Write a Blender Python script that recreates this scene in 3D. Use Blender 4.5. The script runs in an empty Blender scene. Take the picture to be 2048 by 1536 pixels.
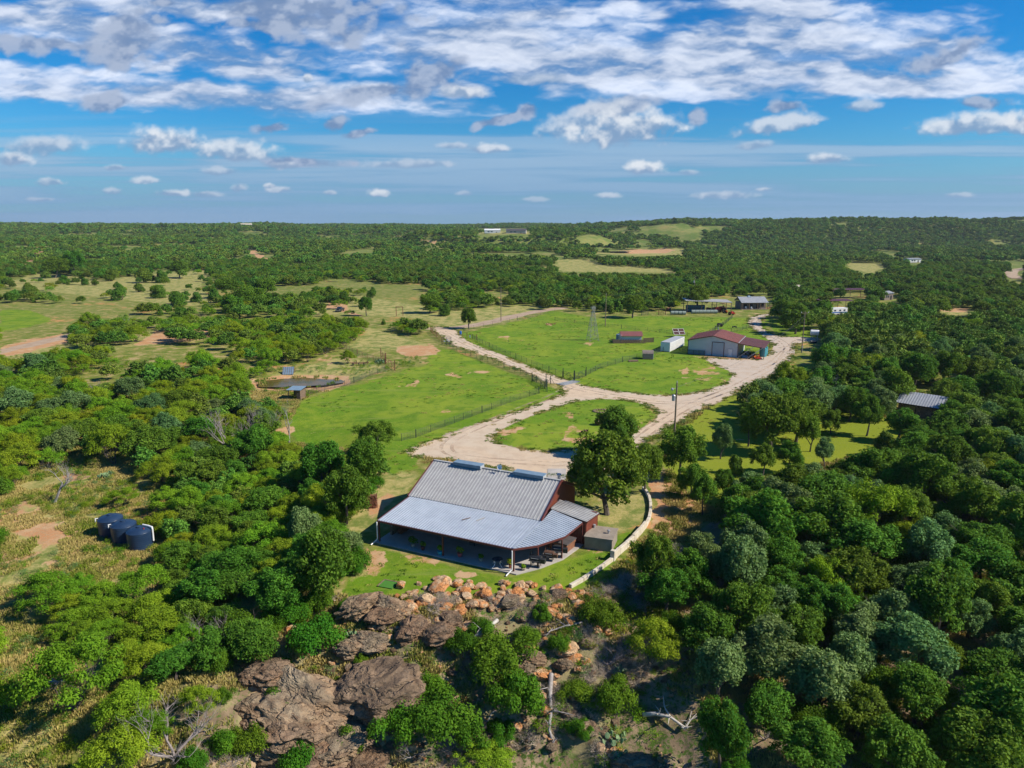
import bpy, math, random
import numpy as np
from mathutils import Vector, Matrix
from mathutils.geometry import tessellate_polygon
PI = math.pi
SC = bpy.context.scene
COL = SC.collection

# ------------------------------------------------------------------ camera
FPX, PITCH, CAMH = 1421.0, math.radians(12.6), 35.0      # focal length in px of a 2048 px wide photo
cam_d = bpy.data.cameras.new('camera')
cam = bpy.data.objects.new('camera', cam_d); COL.objects.link(cam)
cam_d.sensor_width = 36.0; cam_d.lens = 36.0 * FPX / 2048
cam_d.clip_start = 0.5; cam_d.clip_end = 30000
cam.location = (0, 0, CAMH); cam.rotation_euler = (PI/2 - PITCH, 0, 0)
SC.camera = cam

# ------------------------------------------------------------------ light
SUN_EL, SUN_AZ = math.radians(40), math.radians(102)     # azimuth clockwise from +Y
sun_d = bpy.data.lights.new('sun', 'SUN'); sun_d.energy = 4.6; sun_d.angle = math.radians(0.5)
sun_d.color = (1.0, 0.93, 0.82)
sun = bpy.data.objects.new('sun', sun_d); COL.objects.link(sun)
sdir = Vector((math.sin(SUN_AZ)*math.cos(SUN_EL), math.cos(SUN_AZ)*math.cos(SUN_EL), math.sin(SUN_EL)))
sun.rotation_euler = sdir.to_track_quat('Z', 'Y').to_euler(); sun.location = sdir*200
SC.view_settings.view_transform = 'Standard'; SC.view_settings.look = 'None'
SC.view_settings.exposure = 0.50; SC.view_settings.gamma = 1.0
SC.render.engine = 'CYCLES'
SC.cycles.max_bounces = 5; SC.cycles.diffuse_bounces = 3; SC.cycles.glossy_bounces = 2
SC.cycles.transmission_bounces = 3; SC.cycles.transparent_max_bounces = 4
SC.cycles.use_denoising = True
SC.cycles.caustics_reflective = False; SC.cycles.caustics_refractive = False

# ------------------------------------------------------------------ node helper
class NT:
    def __init__(s, tree): s.t = tree; s.t.nodes.clear()
    def n(s, typ, inp=None, **kw):
        nd = s.t.nodes.new(typ)
        for k, v in kw.items(): setattr(nd, k, v)
        if inp:
            for k, v in inp.items():
                if isinstance(v, bpy.types.NodeSocket): s.t.links.new(v, nd.inputs[k])
                else: nd.inputs[k].default_value = v
        return nd
    def math(s, op, a, b=0.0, c=None, clamp=False):
        nd = s.n('ShaderNodeMath', {0: a, 1: b}, operation=op, use_clamp=clamp)
        if c is not None:
            if isinstance(c, bpy.types.NodeSocket): s.t.links.new(c, nd.inputs[2])
            else: nd.inputs[2].default_value = c
        return nd.outputs[0]
    def ss(s, v, lo, hi):
        nd = s.n('ShaderNodeMapRange', {'Value': v, 'From Min': lo, 'From Max': hi}, interpolation_type='SMOOTHSTEP')
        return nd.outputs[0]
    def mix(s, f, a, b, typ='MIX'):
        nd = s.n('ShaderNodeMix', data_type='RGBA', blend_type=typ)
        for i, v in ((0, f), (6, a), (7, b)):
            if isinstance(v, bpy.types.NodeSocket): s.t.links.new(v, nd.inputs[i])
            elif i: nd.inputs[i].default_value = (*v[:3], 1)
            else: nd.inputs[i].default_value = v
        return nd.outputs[2]
    def noise(s, vec, scale, detail=4.0, rough=0.55, dist=0.0, out=0):
        inp = {'Scale': scale, 'Detail': detail, 'Roughness': rough, 'Distortion': dist}
        if vec is not None: inp['Vector'] = vec
        return s.n('ShaderNodeTexNoise', inp).outputs[out]
    def out(s, sh, kind='ShaderNodeOutputMaterial', sock='Surface', extra=None):
        o = s.n(kind); s.t.links.new(sh, o.inputs[sock]); return o

def pix_dir(px, py):
    a = (px-1024)/FPX; b = (768-py)/FPX
    v = Vector((a, math.cos(PITCH)+b*math.sin(PITCH), -math.sin(PITCH)+b*math.cos(PITCH)))
    return v.normalized()

# ------------------------------------------------------------------ sky: the air is the world, the clouds are a far shell across the view
def build_world():
    w = bpy.data.worlds.new('World'); SC.world = w; w.use_nodes = True
    N = NT(w.node_tree)
    sky = N.n('ShaderNodeTexSky', sky_type='NISHITA', sun_disc=False)
    sky.sun_elevation = SUN_EL; sky.sun_rotation = SUN_AZ
    sky.altitude = 300; sky.air_density = 1.0; sky.dust_density = 0.4; sky.ozone_density = 3.0
    base = N.n('ShaderNodeHueSaturation', {'Saturation': 1.35, 'Value': 1.0, 'Color': sky.outputs[0]}).outputs[0]
    z = N.n('ShaderNodeSeparateXYZ', {0: N.n('ShaderNodeTexCoord').outputs['Generated']}).outputs[2]
    tint = N.mix(N.ss(z, 0.0, 0.24), (0.26, 0.455, 0.57), (0.10, 0.475, 0.64))
    base = N.mix(1.0, base, tint, 'MULTIPLY')
    bg = N.n('ShaderNodeBackground', {'Color': base, 'Strength': 0.135})
    N.out(bg.outputs[0], 'ShaderNodeOutputWorld')
build_world()

# ------------------------------------------------------------------ terrain height
def sm(t):
    t = np.clip(t, 0, 1); return t*t*(3-2*t)
def vnoise(x, y, seed=0):
    x = np.asarray(x, float); y = np.asarray(y, float)
    xi = np.floor(x); yi = np.floor(y); fx = x-xi; fy = y-yi
    fx = fx*fx*(3-2*fx); fy = fy*fy*(3-2*fy)
    def h(a, b):
        v = np.sin(a*127.1+b*311.7+seed*74.7)*43758.5453
        return v-np.floor(v)
    return (h(xi, yi)*(1-fx)+h(xi+1, yi)*fx)*(1-fy)+(h(xi, yi+1)*(1-fx)+h(xi+1, yi+1)*fx)*fy
def fbm(x, y, seed=0, o=4):
    s = 0; a = 0.5; f = 1.0
    for i in range(o):
        s = s+a*vnoise(np.asarray(x)*f, np.asarray(y)*f, seed+i*13); a *= 0.5; f *= 2.03
    return s
def edge_y(x):
    x = np.asarray(x, float)
    e = 63.2+0*x
    e = e+np.where(x > 7, (x-7)*1.05, 0)
    e = np.minimum(e, 84+0*x)
    e = e+np.where(x < -18, (-18-x)*0.35, 0)
    return np.minimum(e, 86)
def HT(x, y):
    x = np.asarray(x, float); y = np.asarray(y, float)
    z = 0*x+0*y
    d = edge_y(x)-y
    deep = np.where(x > 10, 5.5, 8.5); deep = np.where(x < -20, 6.5, deep)
    k = 8.5+(5.0-8.5)*sm((x-5)/10)+(5.5-8.5)*sm((-x-16)/10)
    wdt = 15+14*sm((x-8)/14)+10*sm((-x-16)/10)
    t = np.clip(d/wdt, 0, 3)
    z = z-k*sm(t*0.55)*1.25
    bump = (fbm(x*0.22, y*0.22, 5)-0.47)*2.2*sm(d/5)
    z = z+bump
    # the left side lies lower round the tanks
    L = sm((-x-19)/16)*sm((y-50)/14)*(1-sm((y-100)/40))
    z = z-3.0*L+(fbm(x*0.08, y*0.08, 9)-0.47)*1.2*L
    # pond basin
    dp = np.hypot((x+49.0)/13.0, (y-160.5)/9.0)
    z = z-0.9*(1-sm((dp-0.55)/0.75))
    # far country
    nz = fbm(x/420.0+3, y/420.0, 21)-0.47
    nz2 = fbm(x/130.0, y/130.0, 33)-0.47
    s = x/np.maximum(y, 1)
    wg = (fbm(x/230+5, y/500, 71)-0.47)*260
    left = sm((y-600+wg)/420)*(9+nz*6)+sm((y-1150+wg)/500)*(17+nz*16)
    right = sm((y-1010+wg*0.9)/330)*(38+nz*15)
    rw = sm((s-0.04)/0.22)
    far = left*(1-rw)+right*rw
    # mid mesa with the two white buildings
    mid = 22*sm((y-955)/75)*sm(1-(np.hypot((x+10)/190, (y-1160)/190)-0.75)/0.35)
    far = np.maximum(far, mid)
    far = far+nz2*17*sm((y-600)/500)
    z = z+far
    return z
def hz(x, y): return float(HT(x, y))
def G(px, py, h=0.0):
    """the point of the ground seen at a pixel of the photograph"""
    d = pix_dir(px, py); o = Vector((0, 0, CAMH))
    t = (h-CAMH)/min(d.z, -1e-4)
    x, y = d.x*t, d.y*t
    if 100 < y < 450 and abs(hz(x, y)) < 1e-4: return Vector((x, y, h))
    tt = np.geomspace(25, 4500, 1800)
    zz = CAMH+d.z*tt-HT(d.x*tt, d.y*tt)
    k = np.argmax(zz < 0)
    if zz[k] >= 0: k = len(tt)-1
    t = tt[k]
    if k > 0:
        a, b = tt[k-1], tt[k]
        za, zb = zz[k-1], zz[k]; t = a+(b-a)*za/(za-zb+1e-9)
    return Vector((d.x*t, d.y*t, hz(d.x*t, d.y*t)))
def proj(x, y, z):
    dz = z-CAMH
    fw = y*math.cos(PITCH)-dz*math.sin(PITCH); up = y*math.sin(PITCH)+dz*math.cos(PITCH)
    return 1024+FPX*x/fw, 768-FPX*up/fw, fw

# ------------------------------------------------------------------ mesh helpers
class MB:
    def __init__(s): s.v = []; s.f = []
    def add(s, vs, fs):
        b = len(s.v); s.v += [tuple(p) for p in vs]; s.f += [tuple(i+b for i in f) for f in fs]; return s
    def box(s, c, d, rz=0.0, m=None, taper=1.0):
        x, y, z = d[0]/2, d[1]/2, d[2]/2
        vs = [(-x, -y, -z), (x, -y, -z), (x, y, -z), (-x, y, -z), (-x*taper, -y*taper, z), (x*taper, -y*taper, z), (x*taper, y*taper, z), (-x*taper, y*taper, z)]
        R = (m or Matrix.Rotation(rz, 3, 'Z'))
        vs = [R @ Vector(p)+Vector(c) for p in vs]
        return s.add(vs, [(0, 3, 2, 1), (4, 5, 6, 7), (0, 1, 5, 4), (1, 2, 6, 5), (2, 3, 7, 6), (3, 0, 4, 7)])
    def bar(s, a, b, w, h=None, up=(0, 0, 1)):
        a = Vector(a); b = Vector(b); d = b-a; L = d.length
        if L < 1e-6: return s
        z = d/L; u = Vector(up)
        if abs(z.dot(u)) > 0.98: u = Vector((1, 0, 0))
        x = u.cross(z).normalized(); y = z.cross(x)
        m = Matrix((x, y, z)).transposed()
        return s.box((a+b)/2, (w, h or w, L), m=m)
    def tube(s, pts, rad, n=8, cap=True):
        pts = [Vector(p) for p in pts]
        if not hasattr(rad, '__len__'): rad = [rad]*len(pts)
        b = len(s.v); px = None
        for i, p in enumerate(pts):
            d = (pts[min(i+1, len(pts)-1)]-pts[max(i-1, 0)]).normalized()
            if px is None:
                u = Vector((0, 0, 1)) if abs(d.z) < 0.9 else Vector((1, 0, 0))
                px = u.cross(d).normalized()
            px = (px-d*px.dot(d)).normalized(); py = d.cross(px)
            for k in range(n):
                a = 2*PI*k/n; s.v.append(tuple(p+(px*math.cos(a)+py*math.sin(a))*rad[i]))
        for i in range(len(pts)-1):
            for k in range(n):
                s.f.append((b+i*n+k, b+i*n+(k+1) % n, b+(i+1)*n+(k+1) % n, b+(i+1)*n+k))
        if cap:
            s.f.append(tuple(b+k for k in range(n))[::-1]); s.f.append(tuple(b+(len(pts)-1)*n+k for k in range(n)))
        return s
    def lathe(s, prof, n=16, c=(0, 0, 0), m=None):
        b = len(s.v)
        for (r, z) in prof:
            for k in range(n):
                a = 2*PI*k/n; p = Vector((r*math.cos(a), r*math.sin(a), z))
                if m: p = m @ p
                s.v.append(tuple(p+Vector(c)))
        for i in range(len(prof)-1):
            for k in range(n):
                s.f.append((b+i*n+k, b+i*n+(k+1) % n, b+(i+1)*n+(k+1) % n, b+(i+1)*n+k))
        s.f.append(tuple(b+k for k in range(n))[::-1]); s.f.append(tuple(b+(len(prof)-1)*n+k for k in range(n)))
        return s
    def slab(s, poly, t, nrm=None):
        """a flat polygon thickened downwards by t along its normal"""
        P = [Vector(p) for p in poly]; n = len(P)
        if nrm is None:
            nrm = Vector((0, 0, 0))
            for i in range(n): nrm += P[i].cross(P[(i+1) % n])
            nrm.normalize()
            if nrm.z < -1e-3: nrm = -nrm; P = P[::-1]
        nrm = Vector(nrm)
        vs = P+[p-nrm*t for p in P]
        fs = [tuple(range(n)), tuple(range(2*n-1, n-1, -1))]+[(i, n+i, n+(i+1) % n, (i+1) % n) for i in range(n)]
        return s.add(vs, fs)
    def ribs(s, poly, rdir, spacing, w=0.09, h=0.045, nrm=None, inset=0.0):
        """raised ribs of a metal sheet: straight runs along rdir, clipped to a convex polygon"""
        P = [Vector(p) for p in poly]
        if nrm is None:
            nrm = (P[1]-P[0]).cross(P[2]-P[1]).normalized()
            if nrm.z < -1e-3: nrm = -nrm
        nrm = Vector(nrm); r = Vector(rdir); r = (r-nrm*r.dot(nrm)).normalized(); q = nrm.cross(r)
        L = [((p-P[0]).dot(q), (p-P[0]).dot(r)) for p in P]
        lo = min(a for a, _ in L); hi = max(a for a, _ in L)
        a = lo+spacing*0.5
        while a < hi:
            ts = []
            for i in range(len(L)):
                (a0, t0), (a1, t1) = L[i], L[(i+1) % len(L)]
                if (a0-a)*(a1-a) < 0: ts.append(t0+(t1-t0)*(a-a0)/(a1-a0))
            if len(ts) >= 2:
                t0, t1 = min(ts)+inset, max(ts)-inset
                if t1-t0 > 0.05:
                    o = P[0]+q*a; A = o+r*t0; B = o+r*t1
                    vs = []
                    for p in (A, B): vs += [p-q*w/2-nrm*0.01, p-q*w/5+nrm*h, p+q*w/5+nrm*h, p+q*w/2-nrm*0.01]
                    s.add(vs, [(0, 4, 5, 1), (1, 5, 6, 2), (2, 6, 7, 3), (0, 1, 2, 3), (7, 6, 5, 4)])
            a += spacing
        return s
    def build(s, name, mat=None, parent=None, smooth=False, loc=None):
        me = bpy.data.meshes.new(name); me.from_pydata(s.v, [], s.f); me.update()
        if smooth: me.polygons.foreach_set('use_smooth', [True]*len(me.polygons))
        if mat: me.materials.append(mat)
        o = bpy.data.objects.new(name, me); COL.objects.link(o)
        if parent: o.parent = parent
        if loc is not None: o.location = loc
        return o
def npmesh(name, V, F, mat, smooth=False):
    """V (n,3) floats, F (m,k) ints"""
    me = bpy.data.meshes.new(name); m, k = F.shape
    me.vertices.add(len(V)); me.vertices.foreach_set('co', np.ascontiguousarray(V, np.float32).ravel())
    me.loops.add(m*k); me.loops.foreach_set('vertex_index', np.ascontiguousarray(F, np.int32).ravel())
    me.polygons.add(m); me.polygons.foreach_set('loop_start', np.arange(m, dtype=np.int32)*k)
    if smooth: me.polygons.foreach_set('use_smooth', np.ones(m, bool))
    me.update(); me.validate(verbose=False) if False else None
    if mat: me.materials.append(mat)
    return me
def tag(o, label=None, cat=None, group=None, kind=None):
    if label: o['label'] = label
    if cat: o['category'] = cat
    if group: o['group'] = group
    if kind: o['kind'] = kind
    return o
def thing(name, label, cat, loc=(0, 0, 0), rz=0.0, group=None):
    o = bpy.data.objects.new(name, None); COL.objects.link(o); o.empty_display_size = 0.3
    o.location = loc; o.rotation_euler = (0, 0, rz); return tag(o, label, cat, group)
def copy_tree(o, parent=None):
    c = o.copy(); COL.objects.link(c); c.parent = parent
    for ch in list(o.children): copy_tree(ch, c)
    return c

# ------------------------------------------------------------------ materials
def new_mat(name):
    m = bpy.data.materials.new(name); m.use_nodes = True; return m, NT(m.node_tree)
def princ(N, **kw):
    return N.n('ShaderNodeBsdfPrincipled', kw)
def simple(name, c1, c2=None, scale=3.0, rough=0.7, metal=0.0, bump=0.0, bscale=20.0, spec=0.4, grime=0.0):
    m, N = new_mat(name); co = N.n('ShaderNodeTexCoord').outputs['Object']
    f = N.ss(N.noise(co, scale, 5, 0.6), 0.32, 0.68)
    col = N.mix(f, c1, c2 or tuple(x*0.75 for x in c1))
    if grime:
        g = N.math('MULTIPLY', N.ss(N.noise(co, scale*0.35, 6, 0.7), 0.5, 0.75), grime)
        col = N.mix(g, col, (0.16, 0.11, 0.07))
    p = princ(N, **{'Base Color': col, 'Roughness': rough, 'Metallic': metal, 'Specular IOR Level': spec})
    if bump:
        b = N.n('ShaderNodeBump', {'Strength': bump, 'Distance': 0.05, 'Height': N.noise(co, bscale, 5, 0.6)})
        N.t.links.new(b.outputs[0], p.inputs['Normal'])
    N.out(p.outputs[0]); return m
def leaf_mat(name, c1, c2, trans=0.32, huev=0.03, valv=0.35):
    m, N = new_mat(name)
    isl = N.n('ShaderNodeNewGeometry').outputs['Random Per Island']
    orn = N.n('ShaderNodeObjectInfo').outputs['Random']
    co = N.n('ShaderNodeTexCoord').outputs['Object']
    f = N.math('ADD', N.math('MULTIPLY', isl, 0.55), N.math('MULTIPLY', N.ss(N.noise(co, 0.9, 3), 0.35, 0.65), 0.5), clamp=True)
    col = N.mix(f, c1, c2)
    h = N.math('ADD', 0.5-huev, N.math('MULTIPLY', orn, 2*huev))
    o2 = N.math('FRACT', N.math('MULTIPLY', orn, 17.31))
    v = N.math('ADD', 1-valv/2, N.math('MULTIPLY', o2, valv))
    col = N.n('ShaderNodeHueSaturation', {'Hue': h, 'Value': v, 'Color': col}).outputs[0]
    p = princ(N, **{'Base Color': col, 'Roughness': 0.75, 'Specular IOR Level': 0.12})
    tr = N.n('ShaderNodeBsdfTranslucent', {'Color': N.mix(0.5, col, (0.20, 0.30, 0.01), 'MIX')})
    mx = N.n('ShaderNodeMixShader', {0: trans, 1: p.outputs[0], 2: tr.outputs[0]})
    N.out(mx.outputs[0]); return m
M = {}
M['oak'] = leaf_mat('oak_leaves', (0.040, 0.112, 0.009), (0.165, 0.300, 0.026))
M['oak_grey'] = leaf_mat('grey_green_leaves', (0.070, 0.145, 0.038), (0.220, 0.325, 0.105))
M['mesq'] = leaf_mat('mesquite_leaves', (0.100, 0.205, 0.008), (0.260, 0.400, 0.020), 0.3)
M['lime'] = leaf_mat('yellow_green_leaves', (0.140, 0.235, 0.008), (0.280, 0.360, 0.014), 0.3)
M['cedar'] = leaf_mat('juniper_leaves', (0.050, 0.110, 0.008), (0.125, 0.205, 0.018), 0.1)
M['bush'] = leaf_mat('bush_leaves', (0.040, 0.125, 0.006), (0.135, 0.265, 0.014))
M['far'] = leaf_mat('woodland_leaves', (0.048, 0.118, 0.012), (0.175, 0.275, 0.034), 0.12, 0.035, 0.7)
M['cactus'] = simple('cactus_green', (0.12, 0.21, 0.09), (0.20, 0.28, 0.12), 4)
M['bark'] = simple('bark', (0.075, 0.058, 0.045), (0.14, 0.115, 0.095), 4, 0.9, bump=0.5)
M['brush'] = simple('tan_twigs', (0.38, 0.29, 0.20), (0.50, 0.41, 0.31), 3, 0.9)
M['dead'] = simple('dead_wood', (0.24, 0.21, 0.19), (0.40, 0.36, 0.33), 3, 0.9, bump=0.4)
M['deadtwig'] = simple('dry_twigs', (0.20, 0.165, 0.15), (0.32, 0.27, 0.25), 3, 0.9)
def straw_mat():
    m, N = new_mat('grass_blades')
    isl = N.n('ShaderNodeNewGeometry').outputs['Random Per Island']
    pos = N.n('ShaderNodeNewGeometry').outputs['Position']
    f = N.ss(N.math('ADD', N.noise(pos, 0.12, 4, 0.6), N.math('MULTIPLY', N.math('SUBTRACT', isl, 0.5), 0.22)), 0.34, 0.52)
    col = N.mix(f, (0.15, 0.21, 0.014), (0.50, 0.37, 0.14))
    col = N.mix(N.math('MULTIPLY', isl, 0.4), col, (0.17, 0.22, 0.02))
    p = princ(N, **{'Base Color': col, 'Roughness': 0.8, 'Specular IOR Level': 0.1})
    N.out(p.outputs[0]); return m
M['straw'] = straw_mat()
M['green_blades'] = simple('green_blades', (0.075, 0.16, 0.012), (0.13, 0.21, 0.02), 0.4, 0.85, spec=0.1)
M['galv'] = simple('galvalume_roof', (0.40, 0.41, 0.42), (0.34, 0.35, 0.37), 0.9, 0.6, 0.05, spec=0.3)
M['galv_dull'] = simple('weathered_metal_roof', (0.41, 0.40, 0.38), (0.345, 0.335, 0.32), 1.2, 0.6, 0.05)
M['galv_new'] = simple('bright_metal_roof', (0.38, 0.42, 0.475), (0.32, 0.36, 0.415), 0.7, 0.5, 0.15)
M['rust_paint'] = simple('rust_red_paint', (0.27, 0.075, 0.045), (0.22, 0.062, 0.04), 2.0, 0.5)
M['rust_trim'] = simple('dark_red_trim', (0.13, 0.036, 0.030), (0.10, 0.03, 0.025), 2.0, 0.45)
M['roof_red'] = simple('faded_red_roof', (0.25, 0.085, 0.062), (0.20, 0.072, 0.055), 0.5, 0.55)
M['roof_maroon'] = simple('maroon_roof', (0.15, 0.060, 0.052), (0.125, 0.052, 0.046), 0.5, 0.55)
M['wall_grey'] = simple('light_grey_metal_wall', (0.60, 0.61, 0.61), (0.54, 0.55, 0.56), 0.6, 0.55, grime=0.12)
M['door_grey'] = simple('grey_door', (0.42, 0.47, 0.50), (0.38, 0.43, 0.47), 0.8, 0.5)
M['white'] = simple('white_paint', (0.80, 0.79, 0.76), (0.72, 0.71, 0.68), 1.5, 0.5, grime=0.06)
M['concrete'] = simple('concrete', (0.44, 0.40, 0.36), (0.36, 0.325, 0.29), 0.8, 0.85, bump=0.15, grime=0.15)
M['tankbox'] = simple('weathered_concrete', (0.30, 0.25, 0.195), (0.235, 0.195, 0.15), 1.3, 0.9, bump=0.3, grime=0.2)
M['black_plastic'] = simple('black_polyethylene', (0.014, 0.032, 0.070), (0.020, 0.042, 0.085), 1.0, 0.35)
M['black_metal'] = simple('black_metal', (0.02, 0.022, 0.026), (0.03, 0.032, 0.036), 3, 0.45)
M['dark'] = simple('dark_interior', (0.02, 0.02, 0.022), None, 1, 0.9)
M['glass'] = simple('window_glass', (0.03, 0.05, 0.07), (0.04, 0.06, 0.085), 1, 0.1, spec=0.7)
M['wood'] = simple('weathered_wood', (0.16, 0.10, 0.065), (0.23, 0.155, 0.105), 5, 0.85, bump=0.3)
M['wood_grey'] = simple('grey_boards', (0.16, 0.125, 0.105), (0.24, 0.195, 0.165), 4, 0.85, bump=0.3)
M['wood_red'] = simple('rusty_brown', (0.24, 0.10, 0.05), (0.17, 0.07, 0.04), 5, 0.85)
M['pole'] = simple('pole_wood', (0.25, 0.185, 0.125), (0.17, 0.125, 0.085), 3, 0.9)
M['dull_steel'] = simple('dull_steel', (0.26, 0.27, 0.25), (0.20, 0.21, 0.19), 3, 0.6, 0.1)
M['wire'] = simple('wire', (0.10, 0.105, 0.10), None, 1, 0.6, 0.3)
M['fence'] = simple('dark_green_fence', (0.035, 0.055, 0.035), (0.05, 0.07, 0.045), 3, 0.7)
M['steel'] = simple('galvanised_steel', (0.45, 0.46, 0.47), (0.35, 0.36, 0.38), 3, 0.4, 0.4)
M['limestone'] = simple('limestone', (0.62, 0.56, 0.45), (0.50, 0.42, 0.30), 1.6, 0.9, bump=0.5, grime=0.12)
M['blue'] = simple('blue_plastic', (0.02, 0.12, 0.45), (0.02, 0.10, 0.38), 2, 0.4)
M['blue_tin'] = simple('blue_grey_tin', (0.20, 0.29, 0.36), (0.15, 0.22, 0.29), 2, 0.45, 0.1)
M['teal'] = simple('teal_plastic', (0.05, 0.27, 0.32), (0.04, 0.22, 0.27), 2, 0.45)
M['turq'] = simple('turquoise_glaze', (0.03, 0.36, 0.48), None, 2, 0.3)
M['pinkpot'] = simple('coral_glaze', (0.55, 0.12, 0.11), None, 2, 0.4)
M['terra'] = simple('terracotta', (0.38, 0.13, 0.055), (0.30, 0.10, 0.045), 3, 0.8)
M['stonepot'] = simple('stone_pot', (0.42, 0.35, 0.26), None, 5, 0.9)
M['orange'] = simple('orange_paint', (0.75, 0.19, 0.015), (0.60, 0.14, 0.015), 4, 0.45)
M['red'] = simple('red_paint', (0.42, 0.03, 0.02), (0.32, 0.03, 0.02), 4, 0.45)
M['rubber'] = simple('tyre_rubber', (0.015, 0.015, 0.016), None, 5, 0.9)
M['rustiron'] = simple('rusty_iron', (0.13, 0.060, 0.035), (0.085, 0.045, 0.03), 6, 0.85)
M['bale'] = simple('net_wrapped_hay', (0.17, 0.22, 0.19), (0.27, 0.31, 0.27), 5, 0.9, bump=0.3)
M['bale_blue'] = simple('blue_wrapped_hay', (0.08, 0.17, 0.19), (0.05, 0.12, 0.14), 5, 0.8, bump=0.3)
M['tub'] = simple('hot_tub_cover', (0.10, 0.085, 0.085), (0.075, 0.065, 0.065), 2, 0.6)
M['turf'] = simple('mat_green', (0.05, 0.17, 0.015), (0.06, 0.19, 0.02), 6, 0.9)
M['solar'] = simple('solar_glass', (0.10, 0.045, 0.035), (0.075, 0.035, 0.03), 2, 0.25)
M['white_wood'] = simple('sun_bleached_wood', (0.52, 0.48, 0.42), (0.38, 0.34, 0.29), 4, 0.9, bump=0.4)
def stone_wall_mat():
    m, N = new_mat('rubble_stone_wall'); co = N.n('ShaderNodeTexCoord').outputs['Object']
    v = N.n('ShaderNodeTexVoronoi', {'Vector': co, 'Scale': 2.3, 'Randomness': 0.9})
    e = N.n('ShaderNodeTexVoronoi', {'Vector': co, 'Scale': 2.3, 'Randomness': 0.9}, feature='DISTANCE_TO_EDGE')
    col = N.mix(N.n('ShaderNodeSeparateColor', {0: v.outputs['Color']}).outputs[0], (0.13, 0.075, 0.045), (0.36, 0.24, 0.14))
    col = N.mix(N.ss(e.outputs[0], 0.06, 0.02), col, (0.10, 0.085, 0.07))
    p = princ(N, **{'Base Color': col, 'Roughness': 0.9})
    N.out(p.outputs[0]); return m
M['stonewall'] = stone_wall_mat()
def rock_mat(name, a, b, c, orange, bd=0.40):
    m, N = new_mat(name); co = N.n('ShaderNodeTexCoord').outputs['Object']
    orn = N.n('ShaderNodeObjectInfo').outputs['Random']
    off = N.n('ShaderNodeCombineXYZ', {0: N.math('MULTIPLY', orn, 31.0)}).outputs[0]
    co = N.n('ShaderNodeVectorMath', {0: co, 1: off}, operation='ADD').outputs[0]
    n1 = N.noise(co, 1.1, 8, 0.68, 1.2); n2 = N.noise(co, 6.0, 6, 0.7, 0.6)
    col = N.mix(N.ss(n1, 0.38, 0.62), a, b)
    col = N.mix(N.math('MULTIPLY', N.ss(n2, 0.50, 0.66), 0.75), col, c)
    st = N.noise(co, 0.8, 5, 0.6)
    col = N.mix(N.math('MULTIPLY', N.ss(N.math('ADD', st, N.math('MULTIPLY', orn, 0.12)), 0.52, 0.66), orange), col, (0.55, 0.22, 0.07))
    # lichen and crack lines
    cr = N.n('ShaderNodeTexVoronoi', {'Vector': N.n('ShaderNodeVectorMath', {0: co, 1: N.noise(co, 2.0, 4, out=1)}, operation='ADD').outputs[0], 'Scale': 1.1}, feature='DISTANCE_TO_EDGE').outputs[0]
    lich = N.ss(N.noise(co, 16.0, 4, 0.7), 0.62, 0.70)
    col = N.mix(N.math('MULTIPLY', lich, 0.55), col, (0.42, 0.40, 0.32))
    p = princ(N, **{'Base Color': col, 'Roughness': 0.92, 'Specular IOR Level': 0.2})
    hgt = N.math('ADD', N.math('MULTIPLY', N.ss(cr, 0.0, 0.07), 0.5), N.math('ADD', N.math('MULTIPLY', n2, 0.7), n1))
    bp = N.n('ShaderNodeBump', {'Strength': 1.0, 'Distance': bd, 'Height': hgt})
    N.t.links.new(bp.outputs[0], p.inputs['Normal']); N.out(p.outputs[0]); return m
M['rock'] = rock_mat('brown_boulder_rock', (0.165, 0.112, 0.070), (0.30, 0.205, 0.130), (0.075, 0.053, 0.040), 0.12)
M['rock_tan'] = rock_mat('tan_orange_rock', (0.52, 0.33, 0.175), (0.64, 0.45, 0.27), (0.34, 0.20, 0.11), 0.9, 0.14)
M['rock_grey'] = rock_mat('grey_tan_rock', (0.225, 0.165, 0.105), (0.36, 0.275, 0.175), (0.10, 0.075, 0.055), 0.15)

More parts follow.
